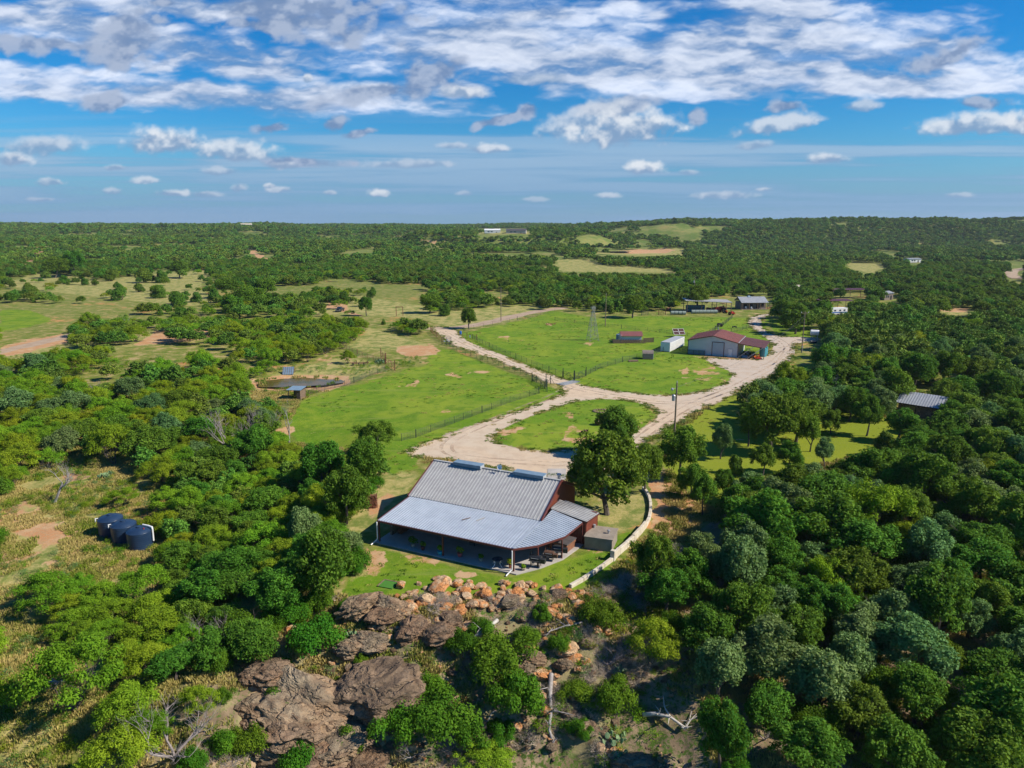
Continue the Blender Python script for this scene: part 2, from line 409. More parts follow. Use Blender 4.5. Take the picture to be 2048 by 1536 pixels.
# ------------------------------------------------------------------ clouds
def build_clouds():
    R = 18000.0
    az = np.linspace(-0.86, 0.86, 1500); el = np.linspace(-0.004, 0.40, 400)
    A, E = np.meshgrid(az, el); ny, nx = A.shape
    D = np.stack([np.sin(A)*np.cos(E), np.cos(A)*np.cos(E), np.sin(E)], -1)
    px, py, _ = proj(D[..., 0]*R, D[..., 1]*R, D[..., 2]*R+CAMH)
    def nz(sx, sy, seed, o=5): return fbm(px/sx+seed*3.1+40, py/sy+seed*1.7+40, seed, o)/0.97
    w1x = (nz(160, 90, 1, 4)-0.5); w1y = (nz(160, 90, 2, 4)-0.5)
    col = np.zeros((ny, nx, 3)); al = np.zeros((ny, nx))
    def over(c, a):
        nonlocal col, al
        a = np.clip(a, 0, 1)[..., None]
        col = col*(1-a)+np.asarray(c)*a; al = al*(1-a[..., 0])+a[..., 0]
    S = lambda v, lo, hi: sm((v-lo)/(hi-lo))
    L = lambda f, a, b: np.asarray(a)*(1-f[..., None])+np.asarray(b)*f[..., None]
    # thin veils above the horizon
    v = nz(520, 20, 3, 6)
    over(L(S(v, 0.4, 0.7), (0.18, 0.29, 0.45), (0.32, 0.41, 0.53)), S(v, 0.36, 0.62)*S(py, 205, 330)*0.72)
    hz_ = S(py, 235, 430); over(np.array((0.118, 0.240, 0.415)), hz_*0.74)
    # high broken sheet
    sheet = [(-60, 60, 300, 42, -4), (250, 75, 420, 42, 6), (470, 120, 150, 26, 10), (60, 165, 330, 36, 2), (330, 185, 330, 40, 5), (560, 205, 330, 30, 2), (750, 200, 120, 34, -4),
             (300, 8, 330, 20, 0), (820, 80, 240, 70, 0), (1000, 70, 260, 80, 0), (1080, 130, 130, 36, 4), (1250, 110, 300, 74, 4), (1500, 110, 320, 80, 2), (1750, 90, 210, 70, -3),
             (1620, 172, 240, 24, 2), (1900, 158, 260, 22, -3), (925, 187, 60, 17, 0), (1270, 175, 90, 26, 4), (1370, 182, 130, 18, 3), (1900, 110, 130, 42, 12), (1560, 30, 200, 40, 0), (1250, 20, 90, 30, 0), (2300, 150, 300, 60, 0)]
    dx = px+w1x*150; dy = py+w1y*60
    d = np.full(px.shape, 9.0)
    for (cx, cy, rx, ry, rot) in sheet:
        r = math.radians(rot); X = (dx-cx)*math.cos(r)+(dy-cy)*math.sin(r); Y = -(dx-cx)*math.sin(r)+(dy-cy)*math.cos(r)
        d = np.minimum(d, np.hypot(X/rx, Y/ry))
    wx = (nz(60, 30, 5, 4)-0.5)*40; wy = (nz(60, 30, 6, 4)-0.5)*20
    def nz2(sx, sy, seed, o=5): return fbm((px+wx)/sx+seed*3.1+40, (py+wy)/sy+seed*1.7+40, seed, o)/0.97
    a1 = nz2(190, 36, 7, 6); a2 = nz2(52, 17, 8, 6)
    nn = a1*0.6+a2*0.4
    dens = 1.03-d+(nn-0.5)*1.8
    alpha = S(dens, -0.28, 0.50)*(0.55+0.45*S(nn, 0.32, 0.56))
    br = S(nn+0.10*(a2-0.5), 0.34, 0.72)
    blue = S(nz(260, 60, 11, 4), 0.40, 0.62)
    c = L(br, (0.20, 0.32, 0.54), (0.56, 0.62, 0.74)); c = c*(1-0.28*blue[..., None]*(1-br[..., None]*0.6))
    over(c, alpha*0.96)
    # lumps inside the sheet: small cells with a shaded underside
    a3 = nz2(26, 12, 15, 5); a3b = fbm((px+wx)/26+15*3.1+40, (py+wy+4)/12+15*1.7+40, 15, 5)/0.97
    rel = np.clip((a3-a3b)*3.2, -1, 1)
    over(np.array((0.72, 0.75, 0.81)), alpha*np.clip(rel, 0, 1)*0.26); over(np.array((0.17, 0.26, 0.44)), alpha*np.clip(-rel, 0, 1)*0.20)
    # low grey scraps
    greys = [(258, 84, 98, 62, -18), (245, 120, 26, 34, 0), (600, 22, 225, 62, 4), (560, 50, 90, 18, -6), (850, 145, 105, 34, -24), (730, 188, 95, 24, -12), (215, 205, 60, 20, 0), (60, 95, 190, 20, 0),
             (1900, 108, 95, 24, -16), (1965, 207, 55, 16, 0), (1395, 232, 20, 18, 20), (670, 250, 30, 20, 0), (720, 268, 34, 10, -8), (540, 256, 38, 11, -4), (1052, 222, 22, 22, -50), (1000, 240, 60, 13, -20), (1570, 215, 36, 14, 0), (600, 328, 90, 12, 0),
             (480, 50, 40, 12, 0), (330, 6, 30, 8, 0), (1240, 215, 90, 22, -14)]
    g1x = (nz(70, 50, 21, 5)-0.5); g1y = (nz(70, 50, 22, 5)-0.5); n3 = nz(30, 20, 23, 5)
    for (cx, cy, rx, ry, rot) in greys:
        r = math.radians(rot); gx = px+g1x*rx*1.1-cx; gy = py+g1y*ry*1.6-cy
        X = gx*math.cos(r)+gy*math.sin(r); Y = -gx*math.sin(r)+gy*math.cos(r)
        q = 1-np.hypot(X/rx, Y/ry)+(n3-0.5)*1.1
        over(L(S(n3-0.18*Y/ry*0+0.12*S(Y/ry, -1, 0.6)*0, 0.35, 0.66), (0.13, 0.20, 0.34), (0.28, 0.34, 0.46)), S(q, -0.15, 0.50)*0.90)
    # cumulus: lumpy lit tops, flatter grey bases
    puffs = [(325, 288, 80, 34, 0, 1), (470, 306, 85, 26, 5, .85), (25, 320, 36, 18, 0, .9), (92, 296, 80, 24, 0, .6), (1180, 238, 100, 30, -16, .6), (1255, 262, 108, 42, -6, 1),
             (1555, 252, 78, 20, -10, .75), (1725, 214, 34, 12, 0, .55), (1960, 252, 110, 26, -4, .9), (2060, 255, 60, 28, 0, .9), (1655, 320, 42, 14, 0, .8),
             (1288, 338, 36, 17, 0, 1), (982, 299, 42, 12, 0, .8), (758, 388, 20, 10, 0, .9), (345, 388, 32, 10, 0, .8), (478, 376, 15, 11, 0, .6), (555, 380, 26, 9, 0, .6), (540, 372, 12, 6, 0, .8), (1065, 160, 60, 14, 0, .4),
             (290, 362, 28, 9, 0, .7), (440, 344, 40, 10, 0, .5), (100, 366, 26, 10, 0, .6), (1450, 392, 60, 10, 0, .55), (820, 330, 85, 11, 0, .4), (570, 332, 30, 9, 0, .55), (412, 390, 30, 8, 0, .5), (225, 384, 22, 8, 0, .5), (232, 336, 24, 8, 0, .5),
             (1215, 392, 22, 7, 0, .6), (660, 386, 14, 6, 0, .5), (1530, 379, 16, 5, 0, .6), (910, 292, 32, 9, 0, .45), (1380, 346, 20, 7, 0, .4), (930, 388, 16, 6, 0, .3), (1070, 400, 24, 6, 0, .3), (80, 400, 30, 5, 0, .3), (1920, 392, 30, 7, 0, .4), (1510, 292, 40, 10, -6, .4), (615, 158, 9, 9, 0, .8), (925, 187, 50, 16, 4, .85)]
    n4 = nz(22, 18, 31, 5)
    PX, PY, COLF, ALF, N4 = px, py, col, al, n4
    for (cx, cy, rx, ry, rot, b) in puffs:
        r = math.radians(rot); k = max(0.25, min(1, rx/80))
        mm = (np.abs(PX-cx) < rx*2.4) & (np.abs(PY-cy) < ry*4); jj, ii = np.nonzero(mm)
        if not len(jj): continue
        sl_ = (slice(jj.min(), jj.max()+1), slice(ii.min(), ii.max()+1)); px, py, n4 = PX[sl_], PY[sl_], N4[sl_]; col, al = COLF[sl_], ALF[sl_]
        gx = px+(nz(26*k+6, 22*k+5, 41, 5)-0.5)*rx*0.5-cx; gy = py+(nz(26*k+6, 22*k+5, 42, 5)-0.5)*ry*0.7-cy
        X = gx*math.cos(r)+gy*math.sin(r); Y = -gx*math.sin(r)+gy*math.cos(r)
        m = (np.abs(px-cx) < rx*2.4) & (np.abs(py-cy) < ry*4)
        yy = np.where(Y > 0, Y/(ry*0.62), Y/ry)
        q = 1-np.hypot(X/rx/1.28, yy/1.28)+(n4-0.5)*0.65
        a = S(q, -0.05, 0.55)*(0.50+0.42*b)*m
        lit = S(-Y/ry+(n4-0.5)*2.4+0.15*X/rx, -0.55, 0.75)
        over(L(lit, (0.17, 0.26, 0.40), (0.25+0.32*b, 0.33+0.27*b, 0.46+0.18*b)), a)
        COLF[sl_] = col; ALF[sl_] = al
    col, al = COLF, ALF
    V = D.reshape(-1, 3)*R+np.array([0, 0, CAMH])
    i = (np.arange(ny-1)[:, None]*nx+np.arange(nx-1)[None, :])
    keep = (al[:-1, :-1]+al[1:, 1:]+al[1:, :-1]+al[:-1, 1:]) > 0.004
    i = i[keep]; F = np.stack([i, i+nx, i+nx+1, i+1], 1)
    me = npmesh('clouds', V, F, None, True)
    col = col/np.maximum(al, 1e-3)[..., None]
    at = me.attributes.new('cloud', 'FLOAT_COLOR', 'POINT')
    at.data.foreach_set('color', np.concatenate([np.clip(col, 0, 1), al[..., None]], -1).astype(np.float32).ravel())
    m, N = new_mat('cloud'); at = N.n('ShaderNodeAttribute', attribute_name='cloud')
    em = N.n('ShaderNodeEmission', {'Color': at.outputs['Color'], 'Strength': 1.0}); tr = N.n('ShaderNodeBsdfTransparent')
    N.out(N.n('ShaderNodeMixShader', {0: at.outputs['Alpha'], 1: tr.outputs[0], 2: em.outputs[0]}).outputs[0])
    m.cycles.emission_sampling = 'NONE'
    me.materials.append(m); o = bpy.data.objects.new('sky_clouds', me); COL.objects.link(o); tag(o, kind='structure')
build_clouds()

# ------------------------------------------------------------------ zones of the ground, outlined as seen from the air and cast on to the ground
def sdf(px, py, poly):
    P = np.array(poly, float); n = len(P); best = np.full(px.shape, 1e9); ins = np.zeros(px.shape, bool)
    for i in range(n):
        a = P[i]; b = P[(i+1) % n]; ab = b-a
        t = np.clip(((px-a[0])*ab[0]+(py-a[1])*ab[1])/(ab@ab+1e-9), 0, 1)
        best = np.minimum(best, np.hypot(px-a[0]-ab[0]*t, py-a[1]-ab[1]*t))
        c = ((a[1] > py) != (b[1] > py)) & (px < (b[0]-a[0])*(py-a[1])/(b[1]-a[1]+1e-9)+a[0])
        ins ^= c
    return np.where(ins, -best, best)
ROAD = [(862, 652), (866, 664), (886, 672), (903, 690), (950, 704), (1000, 723), (1060, 749), (1090, 763), (1118, 768), (1129, 778), (1125, 789), (1095, 800), (1050, 818), (1000, 834),
        (950, 850), (900, 868), (850, 887), (812, 903), (822, 912), (870, 917), (920, 921), (960, 928), (1000, 935), (1060, 946), (1120, 952), (1180, 950), (1225, 930), (1262, 905), (1300, 878),
        (1345, 850), (1390, 825), (1440, 801), (1485, 777), (1535, 755), (1562, 740), (1584, 715), (1590, 700), (1590, 690), (1600, 684), (1640, 684), (1644, 677), (1600, 674), (1565, 674), (1535, 666), (1523, 652),
        (1521, 641), (1532, 633), (1548, 628), (1520, 628.5), (1500, 636), (1495, 644), (1503, 655), (1523, 669), (1538, 680), (1548, 690), (1546, 702), (1530, 712), (1510, 720), (1475, 719), (1408, 715), (1419, 725),
        (1436, 733), (1457, 740), (1466, 750), (1459, 761), (1444, 771), (1408, 783), (1370, 789), (1332, 791), (1281, 788), (1231, 782), (1180, 774), (1150, 767), (1128, 758), (1060, 734), (1000, 708), (950, 690), (925, 676), (915, 662), (900, 655)]
ISLAND = [(986, 873), (1000, 859), (1050, 836), (1100, 818), (1150, 802), (1200, 797), (1250, 799), (1290, 808), (1318, 824), (1315, 838), (1292, 852), (1275, 864), (1245, 882), (1200, 896), (1135, 899), (1090, 903), (1040, 898), (1000, 888), (985, 880)]
LAWN = [[(590, 885), (580, 845), (600, 800), (650, 784), (745, 759), (800, 742), (850, 728), (872, 696), (905, 700), (1000, 738), (1090, 770), (1128, 785), (1100, 803), (950, 853), (850, 895), (838, 935), (790, 965), (770, 930), (700, 900)],
        [(905, 672), (950, 660), (1110, 622), (1200, 638), (1300, 632), (1500, 636), (1530, 640), (1545, 690), (1500, 720), (1480, 760), (1400, 788), (1280, 795), (1150, 770), (1000, 715)],
        ISLAND, [(1320, 890), (1440, 800), (1540, 765), (1600, 745), (1640, 700), (1660, 740), (1620, 800), (1740, 830), (1850, 850), (1740, 905), (1620, 935), (1480, 965), (1430, 1020), (1390, 990), (1330, 930)],
        [(700, 1120), (760, 1100), (1020, 1158), (1190, 1100), (1240, 1070), (1290, 1052), (1250, 1115), (1150, 1185), (1040, 1178), (960, 1190), (690, 1195)],
        [(1528, 628), (1560, 640), (1700, 672), (1600, 676), (1560, 673)], [(0, 618), (70, 622), (100, 640), (60, 655), (0, 665)]]
DRY = [[(0, 562), (90, 545), (200, 560), (270, 551), (330, 547), (415, 539), (425, 560), (400, 575), (440, 600), (380, 612), (300, 605), (230, 598), (150, 590), (60, 578), (0, 572)],
       [(520, 620), (560, 600), (640, 590), (720, 590), (790, 603), (850, 612), (870, 640), (790, 634), (680, 630), (540, 638)],
       [(850, 642), (870, 622), (960, 618), (1010, 610), (1100, 612), (1010, 645), (900, 655)], [(1108, 520), (1180, 517), (1200, 530), (1340, 538), (1355, 546), (1120, 543)],
       [(1190, 502), (1370, 496), (1365, 508), (1280, 512), (1190, 508)], [(1700, 524), (1770, 527), (1770, 541), (1730, 546), (1690, 533)],
       [(200, 658), (430, 650), (430, 672), (300, 692), (200, 702), (50, 722), (0, 716), (0, 700), (120, 690)], [(500, 775), (560, 745), (640, 725), (700, 715), (770, 728), (780, 738), (700, 765), (600, 792), (520, 790)],
       [(1190, 1010), (1240, 990), (1292, 990), (1296, 1035), (1250, 1062), (1190, 1080)], [(690, 1120), (720, 1100), (730, 1150), (700, 1160)],
       [(1878, 614), (1950, 617), (1946, 633), (1888, 631)], [(945, 462), (1065, 462), (1065, 468), (945, 468)], [(0, 1060), (170, 1075), (280, 1110), (250, 1150), (90, 1160), (0, 1190)], [(1600, 522), (1655, 526), (1640, 534), (1600, 531)],
       [(740, 655), (860, 690), (800, 700), (700, 700)], [(0, 975), (60, 950), (240, 925), (335, 985), (255, 1010), (190, 1035), (310, 1060), (315, 1110), (250, 1145), (120, 1150), (60, 1240), (40, 1300), (0, 1320)], [(0, 1400), (110, 1420), (100, 1545), (0, 1545)], [(690, 985), (800, 940), (842, 952), (755, 1066), (695, 1066)], [(1340, 500), (1420, 505), (1400, 512), (1340, 510)]]
SOIL = [[(795, 692), (860, 688), (885, 702), (860, 712), (820, 715), (798, 706)], [(740, 1010), (775, 985), (790, 990), (765, 1030), (745, 1035)], [(1292, 950), (1330, 945), (1400, 1005), (1410, 1050), (1350, 1080), (1300, 1095), (1305, 1040), (1310, 1000)],
        [(0, 690), (125, 667), (135, 680), (60, 705), (0, 716)], [(0, 1000), (60, 1030), (150, 1060), (205, 1072), (190, 1095), (100, 1085), (0, 1062)], [(120, 945), (230, 925), (225, 940), (130, 965)], [(1205, 1155), (1275, 1105), (1285, 1120), (1240, 1180)],
        [(36, 532), (60, 505), (88, 490), (96, 497), (66, 528)], [(494, 494), (512, 500), (532, 516), (522, 520)], [(655, 618), (668, 600), (688, 600), (705, 622), (680, 618)], [(300, 660), (430, 656), (425, 672), (330, 690), (270, 690)], [(500, 760), (560, 750), (700, 752), (700, 768), (610, 790), (520, 785)],
        [(1240, 500), (1340, 497), (1345, 504), (1250, 508)], [(835, 478), (880, 484), (885, 492), (850, 486)], [(1875, 612), (1945, 618), (1930, 626), (1880, 622)], [(1385, 712), (1550, 712), (1530, 722), (1450, 722)]]
SOILSPOT = [(1178, 688, 14, 3), (1010, 675, 14, 3), (1048, 680, 12, 2.5), (905, 750, 30, 4), (825, 768, 28, 4), (900, 824, 14, 3), (1135, 832, 14, 4), (1395, 742, 35, 7), (1390, 758, 40, 5), (1150, 862, 22, 8), (1165, 885, 24, 8), (1305, 818, 12, 8),
            (1290, 850, 14, 6), (1478, 880, 8, 3), (1568, 891, 9, 5), (1330, 985, 22, 14), (40, 1040, 110, 26), (60, 1005, 60, 12), (130, 1075, 70, 14), (30, 1110, 60, 14), (260, 985, 50, 8), (165, 935, 60, 8), (150, 1100, 50, 10), (40, 1130, 50, 14), (95, 1290, 30, 20), (870, 1095, 30, 8), (760, 1130, 46, 14), (840, 1120, 40, 10), (720, 1110, 40, 14), (1200, 1095, 20, 8), (1010, 1165, 30, 6), (930, 1150, 20, 5), (1010, 865, 24, 8), (880, 905, 50, 8), (1320, 905, 20, 8), (660, 720, 30, 6), (560, 860, 30, 8), (1500, 628, 20, 2), (1100, 650, 9, 2), (960, 745, 20, 3)]
def build_ground():
    s = np.arange(-1.16, 1.1601, 0.0056); K = 0.0056
    y = [14.0]
    while y[-1] < 5200: y.append(y[-1]+max(0.33, min(y[-1]*K*1.35, 26)) if y[-1] > 38 else y[-1]+1.5)
    y = np.array(y); S, Y = np.meshgrid(s, y); X = S*np.maximum(Y, 60); Z = HT(X, Y)
    ny, nx = X.shape
    V = np.stack([X, Y, Z], -1).reshape(-1, 3)
    i = np.arange(ny-1)[:, None]*nx+np.arange(nx-1)[None, :]; i = i.ravel()
    F = np.stack([i, i+1, i+nx+1, i+nx], 1)
    px, py, fw = proj(V[:, 0], V[:, 1], V[:, 2])
    ok = (fw > 5); px = np.where(ok, px, -9999); py = np.where(ok, py, 9999)
    # small breakup of outlines
    jx = (fbm(V[:, 0]*0.35, V[:, 1]*0.35, 3)-0.47)*34; wob = (fbm(V[:, 0]*0.12, V[:, 1]*0.12, 8)-0.47)
    scale = np.clip(90/np.maximum(fw, 1), 0.05, 1.5)
    lo = (fbm(V[:, 0]*0.045, V[:, 1]*0.03, 61)-0.47)*46*np.clip(fw/330, 0, 1)
    px2 = px+jx*scale+lo; py2 = py+(jx*0.6)*scale*0.8+lo*0.16
    def zone(polys, soft):
        o = np.zeros(len(V))
        for p in polys:
            d = sdf(px2, py2, p); w = soft*np.clip(scale, 0.15, 1.5)
            o = np.maximum(o, np.clip(0.5-d/w*0.5, 0, 1))
        return o
    lawn = zone(LAWN, 14); dry = zone(DRY, 12); soil = zone(SOIL, 14)
    for (a, b, rx, ry) in SOILSPOT:
        d = np.hypot((px+jx*0.4*scale-a)/rx, (py-b)/ry)+(fbm(V[:, 0]*0.55, V[:, 1]*0.28, 91)-0.47)*5.0; soil = np.maximum(soil, np.clip(0.80-d*0.45, 0, 0.58))
    rd = sdf(px+jx*scale*0.5, py+jx*scale*0.3, ROAD); isl = sdf(px, py, ISLAND); rd = np.maximum(rd, -isl)
    grav = np.clip(0.62-rd/(16*np.clip(scale, 0.12, 1.5)), 0, 0.75)
    # steep broken slope below the house
    gx, gy = V[:, 0], V[:, 1]
    e = edge_y(gx)-gy
    slope = sm((e+1.0)/4)*(1-0.6*sm((-gx-20)/10))
    me = npmesh('ground', V, F, None, True)
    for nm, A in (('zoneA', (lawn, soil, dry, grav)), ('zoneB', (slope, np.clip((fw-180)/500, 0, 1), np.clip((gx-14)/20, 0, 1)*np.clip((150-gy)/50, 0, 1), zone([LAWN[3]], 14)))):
        at = me.attributes.new(nm, 'FLOAT_COLOR', 'POINT')
        at.data.foreach_set('color', np.stack(A, -1).astype(np.float32).ravel())
    m, N = new_mat('ground_cover')
    A = N.n('ShaderNodeAttribute', attribute_name='zoneA'); sa = N.n('ShaderNodeSeparateColor', {0: A.outputs['Color']}).outputs
    B = N.n('ShaderNodeAttribute', attribute_name='zoneB'); sb = N.n('ShaderNodeSeparateColor', {0: B.outputs['Color']}).outputs
    P = N.n('ShaderNodeNewGeometry').outputs['Position']
    big = N.noise(P, 0.035, 5, 0.6, 0.5); mid = N.noise(P, 0.28, 7, 0.68, 0.4); fine = N.noise(P, 2.2, 7, 0.75)
    vf = N.noise(P, 9.0, 4, 0.7); mf = N.math('ADD', N.math('MULTIPLY', mid, 0.5), N.math('MULTIPLY', fine, 0.5))
    def thr(a, nse, lo=0.35, hi=0.65, amp=1.0):
        return N.ss(N.math('ADD', a, N.math('MULTIPLY', N.math('SUBTRACT', nse, 0.5), amp)), lo, hi)
    # wild grass
    wild = N.mix(N.ss(mid, 0.36, 0.60), (0.115, 0.165, 0.018), (0.27, 0.24, 0.065))
    wild = N.mix(N.ss(N.math('ADD', mid, N.math('MULTIPLY', fine, 0.35)), 0.70, 0.80), wild, (0.40, 0.30, 0.13))
    wild = N.mix(N.math('MULTIPLY', N.ss(fine, 0.50, 0.64), 0.5), wild, (0.055, 0.10, 0.014))
    wild = N.mix(N.ss(N.math('ADD', N.math('MULTIPLY', big, 0.8), N.math('MULTIPLY', mid, 0.45)), 0.70, 0.76), wild, (0.50, 0.24, 0.09))
    farc = N.mix(N.ss(big, 0.4, 0.6), (0.085, 0.145, 0.022), (0.20, 0.21, 0.06))
    wild = N.mix(N.math('MULTIPLY', sb[1], 0.8), wild, farc)
    # slope: leaf litter, stones and dry stems
    sl = N.mix(N.ss(mid, 0.38, 0.62), (0.19, 0.135, 0.080), (0.38, 0.27, 0.165))
    sl = N.mix(N.ss(N.math('ADD', fine, N.math('MULTIPLY', big, 0.3)), 0.62, 0.74), sl, (0.07, 0.12, 0.018))
    sl = N.mix(N.ss(N.noise(P, 0.16, 5, 0.6), 0.50, 0.60), sl, (0.27, 0.225, 0.11))
    col = N.mix(thr(sb[0], mid, 0.4, 0.6, 0.6), wild, sl)
    # forest floor on the right
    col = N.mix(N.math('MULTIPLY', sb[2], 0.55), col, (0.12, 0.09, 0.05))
    lg = N.mix(N.ss(N.noise(P, 0.07, 6, 0.65, 0.8), 0.38, 0.62), (0.115, 0.215, 0.010), (0.205, 0.270, 0.020))
    lg = N.mix(N.math('MULTIPLY', N.ss(mid, 0.46, 0.62), 0.75), lg, (0.080, 0.165, 0.009))
    lg = N.mix(N.math('MULTIPLY', N.ss(fine, 0.50, 0.68), 0.55), lg, (0.27, 0.27, 0.055))
    lg = N.mix(N.math('MULTIPLY', N.ss(vf, 0.55, 0.7), 0.35), lg, (0.045, 0.10, 0.010))
    st = N.n('ShaderNodeMapping', {'Vector': P, 'Rotation': (0, 0, math.radians(-62)), 'Scale': (0.05, 0.7, 1)}).outputs[0]
    lg = N.mix(N.math('MULTIPLY', N.ss(N.noise(st, 1.0, 5, 0.6), 0.56, 0.70), 0.55), lg, (0.23, 0.26, 0.06))
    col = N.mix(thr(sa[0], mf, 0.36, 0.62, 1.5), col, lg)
    col = N.mix(N.math('MULTIPLY', thr(B.outputs['Alpha'], mid, 0.3, 0.6, 0.9), 0.75), col, (0.22, 0.245, 0.020))
    dr = N.mix(N.ss(fine, 0.38, 0.62), (0.46, 0.36, 0.15), (0.30, 0.28, 0.08))
    dr = N.mix(N.ss(mid, 0.42, 0.62), dr, (0.15, 0.19, 0.04))
    col = N.mix(thr(sa[2], mf, 0.36, 0.64, 2.0), col, dr)
    so = N.mix(N.ss(fine, 0.36, 0.64), (0.50, 0.225, 0.095), (0.42, 0.27, 0.14))
    so = N.mix(N.ss(mid, 0.45, 0.62), so, (0.50, 0.33, 0.18))
    col = N.mix(thr(sa[1], N.math('ADD', N.math('MULTIPLY', mid, 0.6), N.math('MULTIPLY', fine, 0.4)), 0.44, 0.58, 1.5), col, so)
    gr = N.mix(N.ss(fine, 0.35, 0.65), (0.44, 0.34, 0.25), (0.34, 0.26, 0.19))
    col = N.mix(thr(A.outputs['Alpha'], fine, 0.50, 0.62, 1.7), col, gr)
    p = princ(N, **{'Base Color': col, 'Roughness': 0.95, 'Specular IOR Level': 0.1})
    hgt = N.math('ADD', N.math('MULTIPLY', fine, 0.6), N.math('MULTIPLY', vf, 0.4))
    bp = N.n('ShaderNodeBump', {'Strength': 0.55, 'Distance': 0.25, 'Height': hgt}); N.t.links.new(bp.outputs[0], p.inputs['Normal'])
    N.out(p.outputs[0]); me.materials.append(m)
    o = bpy.data.objects.new('ground', me); COL.objects.link(o); tag(o, kind='structure')
build_ground()

# ------------------------------------------------------------------ drive and roads
def gravel_mat():
    m, N = new_mat('pale_gravel'); P = N.n('ShaderNodeNewGeometry').outputs['Position']
    big = N.noise(P, 0.06, 5, 0.6, 0.7); mid = N.noise(P, 0.5, 7, 0.7); fine = N.noise(P, 5.0, 6, 0.75)
    yv = N.n('ShaderNodeSeparateXYZ', {0: P}).outputs
    c = N.mix(N.ss(big, 0.4, 0.6), (0.57, 0.43, 0.29), (0.54, 0.435, 0.315))
    c = N.mix(N.ss(yv[0], 20.0, 60.0), c, (0.49, 0.41, 0.33))
    c = N.mix(N.math('MULTIPLY', N.ss(mid, 0.40, 0.66), 0.7), c, (0.44, 0.325, 0.225))
    c = N.mix(N.math('MULTIPLY', N.ss(fine, 0.48, 0.66), 0.45), c, (0.62, 0.50, 0.37))
    c = N.mix(N.math('MULTIPLY', N.ss(N.noise(P, 1.4, 6, 0.75), 0.60, 0.68), 0.35), c, (0.20, 0.19, 0.08))
    p = princ(N, **{'Base Color': c, 'Roughness': 0.95, 'Specular IOR Level': 0.1})
    b = N.n('ShaderNodeBump', {'Strength': 0.5, 'Distance': 0.08, 'Height': fine}); N.t.links.new(b.outputs[0], p.inputs['Normal'])
    N.out(p.outputs[0]); return m
M['gravel'] = gravel_mat()
def ragged(px_pts, step=0.6, amp=0.35, seed=1):
    P = [G(a, b, 0.0) for a, b in px_pts]; P = [Vector((p.x, p.y)) for p in P]
    # smooth once (Chaikin) then subdivide with noise
    for _ in range(2):
        Q = []
        for i in range(len(P)):
            a, b = P[i], P[(i+1) % len(P)]; Q += [a*0.75+b*0.25, a*0.25+b*0.75]
        P = Q
    out = []
    for i in range(len(P)):
        a, b = P[i], P[(i+1) % len(P)]; L = (b-a).length; n = max(1, int(L/step)); nv = Vector((-(b-a).y, (b-a).x))/max(L, 1e-6)
        for k in range(n):
            q = a+(b-a)*(k/n); w = (float(fbm(q.x*0.9, q.y*0.9, seed, 3))-0.44)*2.2*amp+(float(vnoise(q.x*2.9, q.y*2.9, seed+5))-0.5)*amp*0.9
            w *= min(2.0, max(1.0, q.y/120))
            out.append(q+nv*w)
    return out
def flat_poly(name, loops, z, mat):
    L3 = [[Vector((p.x, p.y, z)) for p in l] for l in loops]
    tri = tessellate_polygon(L3); V = [tuple(p) for l in L3 for p in l]
    mb = MB(); mb.v = V
    for t in tri:
        a, b, c = (Vector(V[i]) for i in t)
        mb.f.append(tuple(t) if (b-a).cross(c-a).z > 0 else tuple(t[::-1]))
    return mb.build(name, mat)
tag(flat_poly('driveway', [ragged(ROAD), ragged(ISLAND, seed=4)[::-1]], 0.006, M['gravel']), kind='structure')
def ribbon(name, pts, w, mat, dz=0.05, seed=2):
    """a track draped over the ground"""
    P = [Vector((*G(a, b).xy, 0)) for a, b in pts]
    C = []
    for i in range(len(P)-1):
        n = max(1, int((P[i+1]-P[i]).length/1.5))
        for k in range(n):
            t = k/n; p0 = P[max(i-1, 0)]; p1 = P[i]; p2 = P[i+1]; p3 = P[min(i+2, len(P)-1)]
            C.append(0.5*((2*p1)+(p2-p0)*t+(2*p0-5*p1+4*p2-p3)*t*t+(3*p1-p0-3*p2+p3)*t**3))
    V = []; F = []; K = 5
    for i, c in enumerate(C):
        d = (C[min(i+1, len(C)-1)]-C[max(i-1, 0)]).normalized(); nv = Vector((-d.y, d.x, 0))
        ww = w*(0.8+0.5*float(vnoise(i*0.35, seed, seed)))
        for k in range(K):
            q = c+nv*ww*(k/(K-1)-0.5); V.append((q.x, q.y, hz(q.x, q.y)+dz-(0.05 if k in (0, K-1) else 0)))
    for i in range(len(C)-1):
        for k in range(K-1): F.append((i*K+k, i*K+k+1, (i+1)*K+k+1, (i+1)*K+k))
    mb = MB(); mb.v = V; mb.f = [f[::-1] for f in F]
    return tag(mb.build(name, mat), kind='structure')
M['dirt'] = simple('pale_dirt', (0.42, 0.31, 0.21), (0.34, 0.235, 0.15), 0.4, 0.95)
M['dirt_orange'] = simple('orange_dirt', (0.46, 0.22, 0.10), (0.40, 0.25, 0.13), 0.3, 0.95)
ribbon('county_road', [(840, 657), (872, 656.5), (905, 656), (950, 650), (985, 643), (1030, 632), (1080, 622), (1130, 615)], 6.5, M['dirt'], 0.035)
ribbon('dirt_track', [(-60, 715), (0, 703), (60, 690), (120, 676), (170, 664)], 5.5, M['dirt'])
ribbon('ranch_track', [(655, 600), (668, 607), (680, 616), (690, 622), (720, 632)], 3.0, M['dirt_orange'])
ribbon('hill_track', [(44, 530), (62, 512), (84, 494)], 9, M['dirt_orange'], 0.4)
ribbon('far_road', [(2060, 536), (2030, 541), (2022, 548), (2034, 558)], 7, M['dirt'], 0.3)

